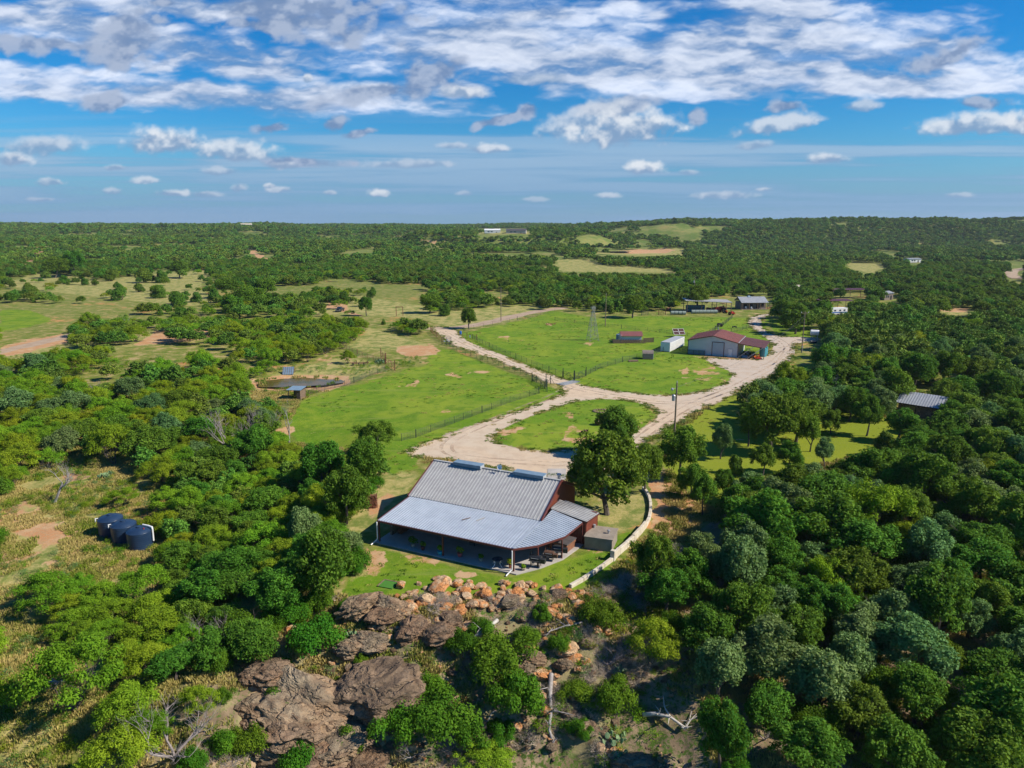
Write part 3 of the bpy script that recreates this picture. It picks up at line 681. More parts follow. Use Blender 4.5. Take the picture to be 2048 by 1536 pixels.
# wheel tracks pressed into the gravel
def track_mat():
    m, N = new_mat('packed_gravel'); P = N.n('ShaderNodeNewGeometry').outputs['Position']
    a = N.math('MULTIPLY', N.ss(N.noise(P, 0.45, 6, 0.7), 0.40, 0.62), 0.62)
    c = N.mix(N.ss(N.noise(P, 0.1, 3), 0.4, 0.6), (0.64, 0.50, 0.37), (0.40, 0.285, 0.19))
    p = princ(N, **{'Base Color': c, 'Roughness': 0.95, 'Specular IOR Level': 0.1})
    N.out(N.n('ShaderNodeMixShader', {0: a, 1: N.n('ShaderNodeBsdfTransparent').outputs[0], 2: p.outputs[0]}).outputs[0]); return m
M['tracks'] = track_mat()
def wheel_tracks(pts, z):
    P = [G(a, b, 0.0) for a, b in pts]; C = []
    for i in range(len(P)-1):
        n = max(1, int((P[i+1]-P[i]).length/1.2)); p0 = P[max(i-1, 0)]; p1 = P[i]; p2 = P[i+1]; p3 = P[min(i+2, len(P)-1)]
        for k in range(n):
            t = k/n; C.append(0.5*((2*p1)+(p2-p0)*t+(2*p0-5*p1+4*p2-p3)*t*t+(3*p1-p0-3*p2+p3)*t**3))
    mb = MB()
    for off in (-0.85, 0.85):
        V = []
        for i, c in enumerate(C):
            d = (C[min(i+1, len(C)-1)]-C[max(i-1, 0)]).normalized(); nv = Vector((-d.y, d.x, 0)); w = 0.22+0.12*float(vnoise(i*0.3, off, 3)); o = off+0.25*(float(vnoise(i*0.08, 2, 9))-0.5)
            for s in (-w, w): q = c+nv*(o+s); V.append((q.x, q.y, z))
        mb.add(V, [(2*i, 2*i+2, 2*i+3, 2*i+1) for i in range(len(C)-1)])
    tag(mb.build('wheel_tracks', M['tracks']), kind='structure')
wheel_tracks([(885, 662), (925, 684), (985, 712), (1050, 741), (1110, 763), (1140, 774), (1180, 783), (1260, 797), (1330, 806), (1400, 800), (1460, 778), (1510, 752), (1550, 730), (1572, 706), (1570, 688), (1545, 672), (1515, 655), (1508, 643), (1530, 631)], 0.011)
wheel_tracks([(1140, 774), (1100, 794), (1040, 818), (970, 848), (905, 880), (900, 905), (960, 918), (1050, 925), (1130, 928), (1210, 918), (1270, 885), (1320, 848), (1380, 812), (1440, 786)], 0.015)
wheel_tracks([(1440, 730), (1490, 735), (1540, 728), (1572, 700), (1600, 680), (1640, 681)], 0.019)

# pond
def water_mat():
    m, N = new_mat('pond_water'); P = N.n('ShaderNodeNewGeometry').outputs['Position']
    c = N.mix(N.ss(N.noise(P, 0.3, 3), 0.4, 0.6), (0.14, 0.088, 0.022), (0.085, 0.070, 0.020))
    p = princ(N, **{'Base Color': c, 'Roughness': 0.12, 'Specular IOR Level': 0.16})
    b = N.n('ShaderNodeBump', {'Strength': 0.05, 'Distance': 0.02, 'Height': N.noise(P, 2.0, 3)}); N.t.links.new(b.outputs[0], p.inputs['Normal'])
    N.out(p.outputs[0]); return m
M['water'] = water_mat()
mb = MB(); vs = []
for k in range(64):
    a = 2*PI*k/64; r = 1+0.14*math.sin(2*a+1)+0.10*math.sin(3*a+2)+0.07*math.sin(5*a)+0.04*math.sin(11*a+2)
    vs.append((-49.3+8.6*r*math.cos(a), 160.0+5.2*r*math.sin(a), -0.36))
mb.add(vs, [tuple(range(64))]); tag(mb.build('pond_water', M['water']), kind='structure')
mb = MB(); vs = []
c0 = G(1216, 503)
for k in range(40):
    a = 2*PI*k/40; vs.append((c0.x+30*math.cos(a), c0.y+22*math.sin(a), c0.z+0.4))
mb.add(vs, [tuple(range(40))]); tag(mb.build('stock_pond_water', M['water']), kind='structure')
#--PART3--
# ------------------------------------------------------------------ the ranch house
EA = math.atan2(-0.42945, 0.90309)          # heading shared by the house and the shop
def W(root, u, v, z=0.0):
    return root.matrix_basis @ Vector((u, v, z))
house = thing('ranch_house', 'rust red ranch house with long grey metal roof and deep wraparound porch', 'house', (-15.10, 74.51, 0), EA)
house.matrix_basis = Matrix.Translation((-15.10, 74.51, 0)) @ Matrix.Rotation(EA, 4, 'Z')
bz = lambda u, v: 2.70-0.2312*(u-16.8)+0.1008*v
slabp = [(-0.25, -0.35), (17.35, -0.35), (19.05, 2.0), (20.45, 4.9), (21.2, 9.2), (-0.25, 9.3)]
MB().slab([(u, v, 0.13) for u, v in slabp], 0.7).build('porch_slab', M['concrete'], house)
# main body with gables
w = MB(); Y0, Y1, YR = 6.75, 18.2, 12.4
prof = [(Y0, 0.13), (Y1, 0.13), (Y1, 3.15), (YR, 5.78), (Y0, 3.2)]
w.slab([(16.75, y, z) for y, z in prof], 0.15, (1, 0, 0)).slab([(0.35, y, z) for y, z in prof], 0.15, (1, 0, 0))
w.box((8.5, Y0+0.08, 1.65), (16.1, 0.16, 3.0)).box((8.5, Y1-0.08, 1.65), (16.1, 0.16, 3.0))
wall = w.build('wall', M['rust_paint'], house)
r = MB()
for y, z in [(Y0+0.3+i*0.3, 0) for i in range(38)]:
    top = 3.2+(y-Y0)*(5.78-3.2)/(YR-Y0) if y < YR else 5.78-(y-YR)*(5.78-3.15)/(Y1-YR)
    r.bar((16.77, y, 0.15), (16.77, y, top-0.05), 0.05, 0.05)
r.build('siding_rib', M['rust_paint'], house)
# roofs
def metal_roof(name, polys, rdir, mat, parent, spacing=0.40, t=0.06, rw=0.10, rh=0.062):
    mb = MB()
    for P in polys:
        mb.slab(P, t); mb.ribs(P, rdir, spacing, rw, rh)
    return mb.build(name, mat, parent)
UP = [(-0.12, 6.42, 3.30), (17.3, 6.42, 3.30), (17.15, YR, 5.97), (-0.12, YR, 5.97)]
roof = metal_roof('roof', [UP, [(-0.12, YR, 5.97), (17.15, YR, 5.97), (17.15, 18.7, 3.05), (-0.12, 18.7, 3.05)]], (0, 1, 0.46), M['galv_dull'], house, 0.41)
MB().bar((-0.12, YR, 6.01), (17.15, YR, 6.01), 0.35, 0.05).build('ridge_cap', M['galv_dull'], roof)
PR = [(0, -0.02, 2.70), (16.8, -0.02, 2.70), (17.3, 6.6, 3.25), (0.02, 6.6, 3.25)]
proof = metal_roof('porch_roof', [PR], (0, 1, 0.08), M['galv_new'], house, 0.33, rw=0.11, rh=0.06)
side = [(16.8, -0.02), (18.6, 2.2), (20.35, 5.6), (20.95, 9.35), (17.3, 9.35), (17.3, 6.6)]
metal_roof('side_porch_roof', [[(u, v, bz(u, v)) for u, v in side]], (1, 0, -0.23), M['galv_new'], house, 0.36)
MB().bar((16.8, 0, 2.76), (17.3, 6.5, 3.31), 0.26, 0.05).build('hip_cap', M['galv_new'], proof)
WG = [(17.1, 9.45, 3.62), (21.45, 9.45, 2.80), (21.9, 12.3, 2.80), (17.1, 12.3, 3.62)]
metal_roof('wing_roof', [WG], (1, 0, -0.18), M['galv_dull'], house, 0.38)
wg = MB().box((19.3, 9.6, 1.4), (4.2, 0.12, 2.7)).slab([(21.35, 9.55, 0.1), (21.8, 12.2, 0.1), (21.8, 12.2, 2.72), (21.35, 9.55, 2.72)], 0.12, (1, 0, 0)).box((19.4, 12.15, 1.5), (4.6, 0.12, 2.9))
for i in range(10): wg.bar((21.39+i*0.045, 9.7+i*0.27, 0.12), (21.39+i*0.045, 9.7+i*0.27, 2.7), 0.05, 0.06)
for i in range(11): wg.bar((17.3+i*0.4, 9.52, 0.12), (17.3+i*0.4, 9.52, 2.75), 0.06, 0.05)
wg.build('wing_wall', M['rust_paint'], house)
tr = MB()
tr.bar((0, -0.06, 2.60), (16.85, -0.06, 2.60), 0.10, 0.18)
for a, b in zip(side[:3], side[1:4]): tr.bar((a[0]+0.03, a[1]-0.04, bz(*a)-0.12), (b[0]+0.03, b[1]-0.04, bz(*b)-0.12), 0.10, 0.18)
tr.bar((17.28, 6.35, 3.30), (17.2, YR, 5.95), 0.14, 0.26).bar((17.2, YR, 5.95), (17.2, 18.7, 3.05), 0.14, 0.26)
tr.bar((-0.16, 6.35, 3.30), (-0.16, YR, 5.95), 0.12, 0.2).bar((0, 0, 2.66), (0, 6.6, 3.2), 0.10, 0.16)
tr.bar((21.5, 9.4, 2.72), (21.95, 12.3, 2.72), 0.08, 0.14)
tr.build('fascia', M['rust_trim'], house)
for i, (u, v) in enumerate([(0.15, 0.05), (8.45, 0.05), (16.85, 0.12), (18.72, 2.05), (20.25, 5.0), (21.0, 9.2)]):
    h = 2.58 if i < 3 else bz(u, v)-0.14
    MB().bar((u, v, 0.13), (u, v, h), 0.14).build('porch_post', M['rust_trim'], house)
# wall under the porch: windows, door, stone
for u, wdt, z0, z1 in [(2.4, 1.3, 1.0, 2.2), (5.2, 1.4, 1.0, 2.2), (11.4, 1.5, 0.9, 2.2), (14.6, 1.4, 0.9, 2.2)]:
    f = MB()
    zc = (z0+z1)/2
    for s in (-1, 1): f.box((u+s*wdt/2, Y0-0.02, zc), (0.08, 0.06, z1-z0+0.08)).box((u, Y0-0.02, zc+s*(z1-z0)/2), (wdt, 0.06, 0.08))
    f.box((u, Y0-0.02, zc), (0.05, 0.05, z1-z0))
    wf = f.build('window', M['white'], house); MB().box((u, Y0+0.005, zc), (wdt, 0.03, z1-z0)).build('pane', M['glass'], wf)
d = MB().box((8.2, Y0-0.015, 1.2), (1.0, 0.05, 2.1)).build('door', M['rust_trim'], house); MB().box((8.55, Y0-0.07, 1.15), (0.06, 0.07, 0.06)).build('handle', M['steel'], d)
st = MB().box((0.32, 4.4, 0.62), (0.35, 4.7, 1.0)).box((0.32, 2.1, 1.35), (0.12, 0.12, 2.5)).box((0.32, 3.2, 1.4), (0.12, 0.1, 2.6)).build('stone_wainscot', M['stonewall'], house)
f = MB()
for s in (-1, 1): f.box((0.34, 2.65+s*0.5, 1.72), (0.1, 0.09, 1.4)).box((0.34, 2.65, 1.72+s*0.66), (0.1, 1.0, 0.09))
wf = f.build('end_window', M['white'], house); MB().box((0.34, 2.65, 1.72), (0.03, 0.94, 1.26)).build('pane', M['glass'], wf)
MB().box((1.15, 6.35, 1.12), (0.95, 0.7, 1.95)).box((1.15, 5.985, 1.12), (0.85, 0.03, 1.8)).build('white_cupboard', M['white'], house)
# gable end door and timber rack
MB().box((16.84, 15.2, 1.2), (0.1, 1.0, 2.1)).build('side_door', M['rust_trim'], house)
# raised ridge lights
for u0, u1 in [(3.05, 6.75), (11.3, 15.05)]:
    rv = MB().box(((u0+u1)/2, YR, 6.09), (u1-u0, 0.95, 0.34)).bar((u0-0.05, YR, 6.31), (u1+0.05, YR, 6.31), 1.15, 0.07, up=(0, 0, 1)).build('ridge_skylight', M['blue_tin'], house)
    for u_ in (u1+0.03, u0-0.03): MB().box((u_, YR, 6.10), (0.05, 1.0, 0.36)).build('end_cap', M['galv'], rv)
dr = MB().lathe([(0.02, 0), (0.16, 0.03), (0.28, 0.10), (0.33, 0.17), (0.31, 0.17), (0.05, 0.03)], 18, (9.35, YR-0.25, 6.5), Matrix.Rotation(math.radians(70), 3, 'X')).bar((9.35, YR-0.2, 5.95), (9.35, YR-0.2, 6.5), 0.05)
dr.build('satellite_dish', M['white'], house)
MB().lathe([(0.17, 0), (0.17, 0.9), (0.22, 0.9), (0.22, 1.0), (0.28, 1.0), (0.28, 1.16), (0.1, 1.22)], 14, (16.3, 13.9, 5.0)).build('flue_pipe', M['steel'], house)
# downpipes
for (u, v, s) in [(0.05, -0.22, -1), (16.85, -0.25, -1)]:
    MB().tube([(u, v, 2.55), (u, v, 0.62), (u-0.05, v-0.05, 0.45), (u-0.25, v-0.45, 0.18), (u-0.3, v-0.85, 0.10)], 0.07, 8).build('downpipe', M['white'], house)
for (u, v) in [(7.4, 3.1), (8.1, 3.0)]:
    MB().bar((u-0.3, v+0.5, 2.7), (u+0.2, v+1.0, 2.7), 0.01).build('ceiling_hook', M['steel'], house) if False else None
# small sticks lying on the porch roof
for (u, v, L, a) in [(9.0, 3.3, 1.0, 0.9), (10.6, 3.7, 1.1, 1.1)]:
    z = 2.70+0.0833*v+0.13
    tag(MB().bar(W(house, u, v, z), W(house, u+L*math.cos(a), v+L*math.sin(a), z+0.0833*L*math.sin(a)), 0.10, 0.05).build('board', M['white_wood'] if u > 10 else M['wood']),
        'pale board lying on the porch roof' if u > 10 else 'brown board lying on the porch roof', 'board')

# concrete cistern, hot tub
cis = thing('concrete_cistern', 'square tan concrete cistern with two short pipes on its lid', 'cistern')
o, e1v, e2v = W(house, 21.55, 8.55), Vector((0.95, -0.31, 0)), Vector((0.33, 0.944, 0))
def quad(o, a, b, z): return [o+Vector((0, 0, z)), o+a+Vector((0, 0, z)), o+a+b+Vector((0, 0, z)), o+b+Vector((0, 0, z))]
MB().slab(quad(o, e1v*3.05, e2v*3.1, 1.32), 1.7).build('basin', M['tankbox'], cis)
MB().slab(quad(o-e1v*0.08-e2v*0.08, e1v*3.21, e2v*3.26, 1.47), 0.14).build('lid', M['tankbox'], cis)
for a, b in [(0.5, 2.5), (2.35, 1.5)]:
    p = o+e1v*a+e2v*b; MB().lathe([(0.11, 0), (0.11, 0.28), (0.17, 0.28), (0.17, 0.4), (0.1, 0.43)], 10, (p.x, p.y, 1.47)).build('vent_pipe', M['steel'], cis)
ht = thing('hot_tub', 'covered brown hot tub at the right end of the porch', 'hot tub', W(house, 19.35, 7.55, 0.13), EA-0.12)
MB().box((0, 0, 0.42), (2.15, 2.15, 0.84)).build('cabinet', M['wood_red'], ht)
MB().box((0, -0.56, 0.91), (2.25, 1.10, 0.13)).box((0, 0.58, 0.91), (2.25, 1.10, 0.13)).build('cover', M['tub'], ht)

# ---- smokers
def smoker(loc, rz, mat, label, s=1.0, chimney=1):
    t = thing('barrel_smoker', label, 'smoker', loc, rz, 'barrel smokers on the porch')
    Rx = Matrix.Rotation(PI/2, 3, 'Y')
    MB().lathe([(0.05, -0.62*s), (0.33*s, -0.60*s), (0.35*s, 0), (0.33*s, 0.60*s), (0.05, 0.62*s)], 16, (0, 0, 1.0*s), Rx).build('barrel', mat, t)
    MB().bar((-0.4*s, -0.36*s, 1.05*s), (0.4*s, -0.36*s, 1.05*s), 0.05).build('lid_handle', M['steel'], t)
    MB().box((0.85*s, 0, 0.78*s), (0.45*s, 0.5*s, 0.45*s)).build('firebox', mat, t)
    MB().bar((0, -0.5*s, 0.82*s), (0.0, -0.5*s, 0.86*s), 1.0*s, 0.3*s).box((-0.05, -0.5*s, 0.84*s), (1.1*s, 0.26*s, 0.03)).build('front_shelf', M['black_metal'], t)
    MB().tube([(-0.5*s, 0, 1.2*s), (-0.5*s, 0, 1.75*s)], 0.06*s, 8).build('chimney', mat, t)
    for x in (-0.5, 0.5):
        for y in (-0.28, 0.28): MB().bar((x*s, y*s, 0.06), (x*0.85*s, y*0.6*s, 0.85*s), 0.06).build('leg', M['black_metal'], t)
    MB().bar((-0.5*s, -0.28*s, 0.3*s), (0.5*s, -0.28*s, 0.3*s), 0.04).bar((-0.5*s, 0.28*s, 0.3*s), (0.5*s, 0.28*s, 0.3*s), 0.04).build('lower_rail', M['black_metal'], t)
def GP(px, py, z=0.13): g = G(px, py, 0.0); d = pix_dir(px, py); k = (z-CAMH)/d.z; return Vector((d.x*k, d.y*k, z))
smoker(GP(1071, 1133), EA+0.1, M['black_metal'], 'black barrel smoker nearest the porch corner post')
smoker(GP(1098, 1121), EA+0.15, M['rustiron'], 'rusty brown barrel smoker between two black ones', 0.85)
smoker(GP(1115, 1113), EA+0.3, M['black_metal'], 'black barrel smoker beside the hot tub', 1.0)

# ---- potted plants
def leafcards(C, Rr, n, size, rng, updn=0.25, squash=0.8, jit=0.65, shell=0.35, zmin=-0.55, asp=0.62):
    """n leaf-sized faces over a set of clumps. C (k,3) centres, Rr (k,) radii"""
    C = np.asarray(C, float); Rr = np.asarray(Rr, float)
    p = Rr**2; p = p/p.sum(); idx = rng.choice(len(C), n, p=p)
    d = rng.normal(size=(n, 3)); d /= np.linalg.norm(d, axis=1)[:, None]
    low = d[:, 2] < zmin; d[low, 2] *= -1
    rad = Rr[idx]*(1-shell+shell*1.35*rng.random(n)); pos = C[idx]+d*rad[:, None]*np.array([1, 1, squash])
    nr = d+rng.normal(size=(n, 3))*jit*0.6+np.array([0, 0, updn]); nr /= np.linalg.norm(nr, axis=1)[:, None]
    t = np.cross(nr, rng.normal(size=(n, 3))); t /= np.linalg.norm(t, axis=1)[:, None]; b = np.cross(nr, t)
    s = size*(0.6+0.8*rng.random(n))[:, None]
    V = np.stack([pos+t*s, pos+b*s*asp+nr*s*0.12, pos-t*s, pos-b*s*asp+nr*s*0.12], 1).reshape(-1, 3)
    F = np.arange(n*4).reshape(n, 4)
    return V, F
RNG = np.random.default_rng(7)
def obj_from(me, name, parent=None, loc=None):
    o = bpy.data.objects.new(name, me); COL.objects.link(o)
    if parent: o.parent = parent
    if loc is not None: o.location = loc
    return o
def pot(px, py, r, h, mat, ph, pr, label, lm):
    t = thing('potted_plant', label, 'potted plant', GP(px, py), 0, 'pots along the porch edge')
    MB().lathe([(r*0.65, 0), (r*0.85, h*0.4), (r, h), (r*1.08, h), (r*1.08, h*1.08), (r*0.8, h*1.08)], 14).build('pot', mat, t)
    V, F = leafcards([(0, 0, h+pr*0.8), (pr*0.4, 0, h+pr*0.6), (-pr*0.3, pr*0.3, h+pr)], [pr*0.8, pr*0.55, pr*0.6], 160, 0.11, RNG)
    obj_from(npmesh('plant', V, F, lm), 'plant', t)
pot(826, 1094, 0.22, 0.35, M['stonepot'], 1, 0.60, 'tall leafy plant in a pot, leftmost of the pots', M['bush'])
pot(846, 1100, 0.24, 0.40, M['rust_trim'], 1, 0.38, 'dark red pot with a small plant beside the tall leafy plant', M['oak'])
pot(881, 1109, 0.34, 0.42, M['turq'], 1, 0.42, 'plant in a turquoise glazed pot', M['mesq'])
pot(920, 1113, 0.30, 0.42, M['pinkpot'], 1, 0.46, 'bushy plant in a coral pink pot', M['mesq'])
pot(962, 1122, 0.24, 0.32, M['stonepot'], 1, 0.30, 'small plant in a stone pot between coral pot and white table', M['bush'])
pot(1021, 1136, 0.20, 0.42, M['terra'], 1, 0.42, 'yellow green plant in a terracotta pot against the corner post', M['lime'])
pot(1047, 1140, 0.26, 0.25, M['stonepot'], 1, 0.24, 'low stone bowl of yellow green leaves right of the corner post', M['lime'])
pt = thing('patio_table', 'small white metal patio table with splayed legs near the porch edge', 'table', GP(995, 1132), 0.4)
MB().lathe([(0.02, 0.78), (0.55, 0.78), (0.57, 0.80), (0.55, 0.82), (0.02, 0.82)], 20).build('tabletop', M['glass'], pt)
for k in range(4):
    a = k*PI/2+0.4; c, s_ = math.cos(a), math.sin(a)
    MB().tube([(0.55*c, 0.55*s_, 0.79), (0.35*c, 0.35*s_, 0.5), (0.42*c, 0.42*s_, 0.28), (0.75*c, 0.75*s_, 0.03)], 0.035, 6).build('leg', M['white'], pt)
for i, (px, py, lb) in enumerate([(948, 1094, 'black lounge chair in the porch shade, nearer the coral pot'), (982, 1093, 'black lounge chair in the porch shade, above the white table')]):
    c = thing('lounge_chair', lb, 'chair', GP(px, py-6), EA, 'black lounge chairs in the porch shade')
    MB().box((0, 0, 0.38), (0.65, 1.0, 0.08)).build('seat', M['black_metal'], c); MB().bar((0, 0.45, 0.4), (0, 0.85, 0.95), 0.6, 0.07, up=(0, 1, 0)).build('backrest', M['black_metal'], c)
    for x in (-0.28, 0.28):
        for y in (-0.42, 0.4): MB().bar((x, y, 0), (x, y, 0.36), 0.05).build('leg', M['black_metal'], c)
bt = thing('picnic_table', 'dark picnic table with benches deep in the porch shade', 'table', W(house, 7.4, 4.9, 0.13), EA)
MB().box((0, 0, 0.74), (1.9, 0.8, 0.06)).build('tabletop', M['wood'], bt)
for s in (-1, 1):
    MB().box((0, s*0.72, 0.45), (1.9, 0.28, 0.05)).build('bench', M['wood'], bt)
    for x in (-0.7, 0.7): MB().bar((x, s*0.65, 0), (x, s*0.25, 0.72), 0.08).build('leg', M['black_metal'], bt)
# log piles
def log_pile(name, label, loc, rz, nx, nz_, L, r, rack=True):
    t = thing(name, label, 'log pile', loc, rz); mb = MB(); rng = random.Random(5)
    for k in range(nz_):
        for i in range(nx-(k % 2)):
            x = (i-(nx-1)/2+0.5*(k % 2))*2*r; rr = r*rng.uniform(0.75, 1.0); dy = rng.uniform(-0.06, 0.06)
            mb.tube([(x, -L/2+dy, r+k*r*1.75+0.1), (x, L/2+dy, r+k*r*1.75+0.1)], rr, 7)
    mb.build('logs', M['wood_red'], t)
    if rack:
        for s in (-1, 1):
            MB().bar((s*nx*r, 0, 0), (s*nx*r, 0, nz_*r*1.75+0.3), 0.07).build('rack_post', M['rustiron'], t)
    return t
log_pile('firewood_rack', 'tall rack of split firewood under the oak left of the house', G(737, 1016), 0.15, 13, 11, 0.55, 0.085)
log_pile('firewood_heap', 'low heap of firewood against the stone end wall of the porch', W(house, 1.25, 3.2, 0.13), EA+PI/2, 9, 4, 0.5, 0.09, False)
tf = thing('turf_mat', 'square green turf mat with dark border on the front lawn', 'mat', G(777, 1170)+Vector((0, 0, 0.0)), EA+0.1)
MB().box((0, 0, 0.06), (1.55, 1.35, 0.06)).build('turf_surface', M['turf'], tf); MB().bar((-0.85, -0.7, 0.07), (-0.85, 0.7, 0.07), 0.12, 0.1).bar((-0.85, 0.7, 0.07), (0.75, 0.7, 0.07), 0.12, 0.1).build('timber_edge', M['wood'], tf)
# concrete walk behind the house
cp = G(1110, 950); MB().slab([(cp.x-1.2, cp.y-2, 0.05), (cp.x+1.4, cp.y-2, 0.05), (cp.x+1.8, cp.y+2.6, 0.05), (cp.x-0.9, cp.y+2.6, 0.05)], 0.3).build('path', M['concrete'])['kind'] = 'structure'

# ---- limestone retaining wall
def block_wall():
    rng = random.Random(3); mb = MB(); cap = MB()
    pts = [(1140, 1176), (1165, 1162), (1187, 1148), (1207, 1134), (1226, 1120), (1238, 1108), (1252, 1096), (1266, 1083), (1279, 1069), (1291, 1054), (1298, 1040), (1301, 1025), (1301, 1010), (1298, 997), (1293, 987), (1286, 979)]
    P = [GP(a, b, 0.0) for a, b in pts]
    for i in range(len(P)-1):
        a, b = P[i], P[i+1]; h = 0.40 if i < 4 else (0.80 if i < 9 else 0.45); h *= rng.uniform(0.94, 1.06)
        d = (b-a); ang = math.atan2(d.y, d.x); L = d.length-0.035; c = (a+b)/2
        mb.box((c.x, c.y, h/2-0.9), (L, 0.36, h+1.8), ang)
        if i in (4,): mb.box((a.x, a.y, 0.55), (0.5, 0.5, 1.2), ang)
    o = mb.build('retaining_wall', M['limestone']); tag(o, 'curved low wall of pale limestone blocks holding up the yard', 'wall')
    bv = o.modifiers.new('bevel', 'BEVEL'); bv.width = 0.04; bv.segments = 2
block_wall()

# ------------------------------------------------------------------ black water tanks
def tank(x, y, label, pipe):
    z = hz(x, y)-0.1; r, h = 1.42, 2.25
    t = thing('water_tank', label, 'water tank', (x, y, z), 0, 'black water tanks in a row')
    pr = [(r, 0)]
    for k in range(9):
        pr += [(r, 0.1+k*0.25), (r*1.018, 0.16+k*0.25), (r*1.018, 0.26+k*0.25)]
    pr += [(r, h), (r*0.97, h+0.10), (r*0.55, h+0.30), (r*0.22, h+0.40)]
    MB().lathe(pr, 40).build('shell', M['black_plastic'], t, True)
    MB().lathe([(0.32, h+0.34), (0.32, h+0.50), (0.27, h+0.54)], 16).build('hatch', M['black_plastic'], t)
    if pipe == 'right':
        MB().tube([(0.2, 0.6, h+0.45), (1.0, 0.35, h+0.42), (1.56, 0.1, h+0.34), (1.60, 0.05, h+0.2), (1.60, 0, 0.9)], 0.10, 8).build('overflow_pipe', M['white'], t)
        MB().tube([(-1.6, -0.9, 0.12), (-0.5, -1.6, 0.10), (0.8, -1.5, 0.10)], 0.05, 6).build('supply_pipe', M['white'], t)
        MB().lathe([(0.08, h+0.2), (0.08, h+0.42)], 8, (0.75, -0.3, 0)).build('valve', M['red'], t)
    else:
        MB().tube([(-1.15, -0.6, h+0.2), (-1.40, -0.7, h+0.2), (-1.42, -0.72, h-0.25)], 0.07, 8).build('overflow_pipe', M['white'], t)
c3 = G(277, 1098)
tank(c3.x, c3.y+0.6, 'black ribbed water tank with white overflow pipe, nearest the trees', 'right')
tank(c3.x-2.75, c3.y+2.2, 'black ribbed water tank in the middle of the row of three', 'left')
tank(c3.x-5.3, c3.y+3.9, 'black ribbed water tank at the open grass end of the row', 'left')

# ------------------------------------------------------------------ metal shop with lean-to
shop = thing('metal_shop', 'light grey metal shop with faded red roof and open lean-to', 'workshop', (49.0, 195.3, 0), EA)
shop.matrix_basis = Matrix.Translation((49.0, 195.3, 0)) @ Matrix.Rotation(EA, 4, 'Z')
SW, SD, SE, SR = 13.4, 13.4, 4.0, 5.5
w = MB(); g = [(0, 0), (SW, 0), (SW, SE), (SW/2, SR), (0, SE)]
w.slab([(x, 0.0, z) for x, z in g], 0.15, (0, -1, 0)); w.slab([(x, SD, z) for x, z in g], 0.15, (0, 1, 0))
w.box((0.08, SD/2, SE/2), (0.15, SD-0.3, SE)); w.box((SW-0.08, SD/2, SE/2), (0.15, SD-0.3, SE))
for i in range(44):
    x = 0.15+i*0.305
    if x < SW: w.bar((x, -0.02, 0.02), (x, -0.02, SE+(SR-SE)*(1-abs(x-SW/2)/(SW/2))-0.12), 0.07, 0.05)
w.build('wall', M['wall_grey'], shop)
metal_roof('roof', [[(-0.2, -0.3, SE-0.02), (SW/2, -0.3, SR+0.06), (SW/2, SD+0.3, SR+0.06), (-0.2, SD+0.3, SE-0.02)], [(SW/2, -0.3, SR+0.06), (SW+0.1, -0.3, SE), (SW+0.1, SD+0.3, SE), (SW/2, SD+0.3, SR+0.06)]], (1, 0, 0), M['roof_red'], shop, 0.6, 0.08, 0.08, 0.03)
lt = metal_roof('lean_to_roof', [[(SW+0.12, -0.3, SE-0.12), (SW+6.9, -0.3, 3.1), (SW+6.9, SD-0.8, 3.1), (SW+0.12, SD-0.8, SE-0.12)]], (1, 0, 0), M['roof_maroon'], shop, 0.6, 0.08, 0.08, 0.03)
MB().bar((SW+0.11, -0.3, SE+0.04), (SW+0.11, SD-0.2, SE+0.04), 0.16, 0.06).build('flashing', M['galv'], lt)
MB().bar((-0.2, -0.32, SE-0.1), (SW/2, -0.32, SR-0.03), 0.06, 0.22).bar((SW/2, -0.32, SR-0.03), (SW+0.1, -0.32, SE-0.1), 0.06, 0.22).bar((SW+0.1, -0.32, SE-0.2), (SW+6.9, -0.32, 3.0), 0.06, 0.2).bar((0, -0.06, 0), (0, -0.06, SE), 0.14).bar((SW, -0.06, 0), (SW, -0.06, SE), 0.14).build('trim', M['rust_trim'], shop)
rd = MB().box((8.15, -0.07, 1.85), (3.0, 0.08, 3.7))
for k in range(12): rd.box((8.15, -0.12, 0.15+k*0.31), (3.0, 0.04, 0.04))
rd.build('roller_door', M['door_grey'], shop); MB().box((6.58, -0.1, 1.9), (0.14, 0.12, 3.8)).box((9.72, -0.1, 1.9), (0.14, 0.12, 3.8)).box((8.15, -0.1, 3.78), (3.28, 0.12, 0.14)).build('roller_door_frame', M['rust_trim'], shop)
dd = MB().box((11.4, -0.08, 1.05), (0.95, 0.07, 2.1)).build('door', M['white'], shop); MB().box((11.05, -0.15, 1.05), (0.1, 0.08, 0.1)).build('handle', M['steel'], dd)
MB().box((10.88, -0.08, 1.1), (0.08, 0.1, 2.2)).box((11.92, -0.08, 1.1), (0.08, 0.1, 2.2)).box((11.4, -0.08, 2.18), (1.1, 0.1, 0.08)).build('door_frame', M['wall_grey'], shop)
for (u, v) in [(SW+6.75, 0.1), (SW+6.75, 6.2), (SW+6.75, 12.3)]: MB().bar((u, v, 0), (u, v, 3.0), 0.14).build('lean_to_post', M['rust_trim'], shop)
MB().lathe([(0.14, 0), (0.14, 0.6), (0.2, 0.6), (0.2, 0.75)], 10, (SW/2-0.9, SD-0.6, SR-0.2)).build('flue_pipe', M['steel'], shop)
for k in range(2):
    p0, p1 = W(shop, SW+0.0+k*2.6, -1.6, 0.05), W(shop, SW+4.0+k*2.4, -0.45, 3.15-k*0.0)
    tag(MB().tube([p0, p1], 0.07, 7).build('steel_pipe', M['steel']), ['long steel pipe leaning on the lean-to roof, nearer the white door', 'long steel pipe leaning on the lean-to roof, nearer the red mower'][k], 'pipe', 'pipes leaning on the lean-to')
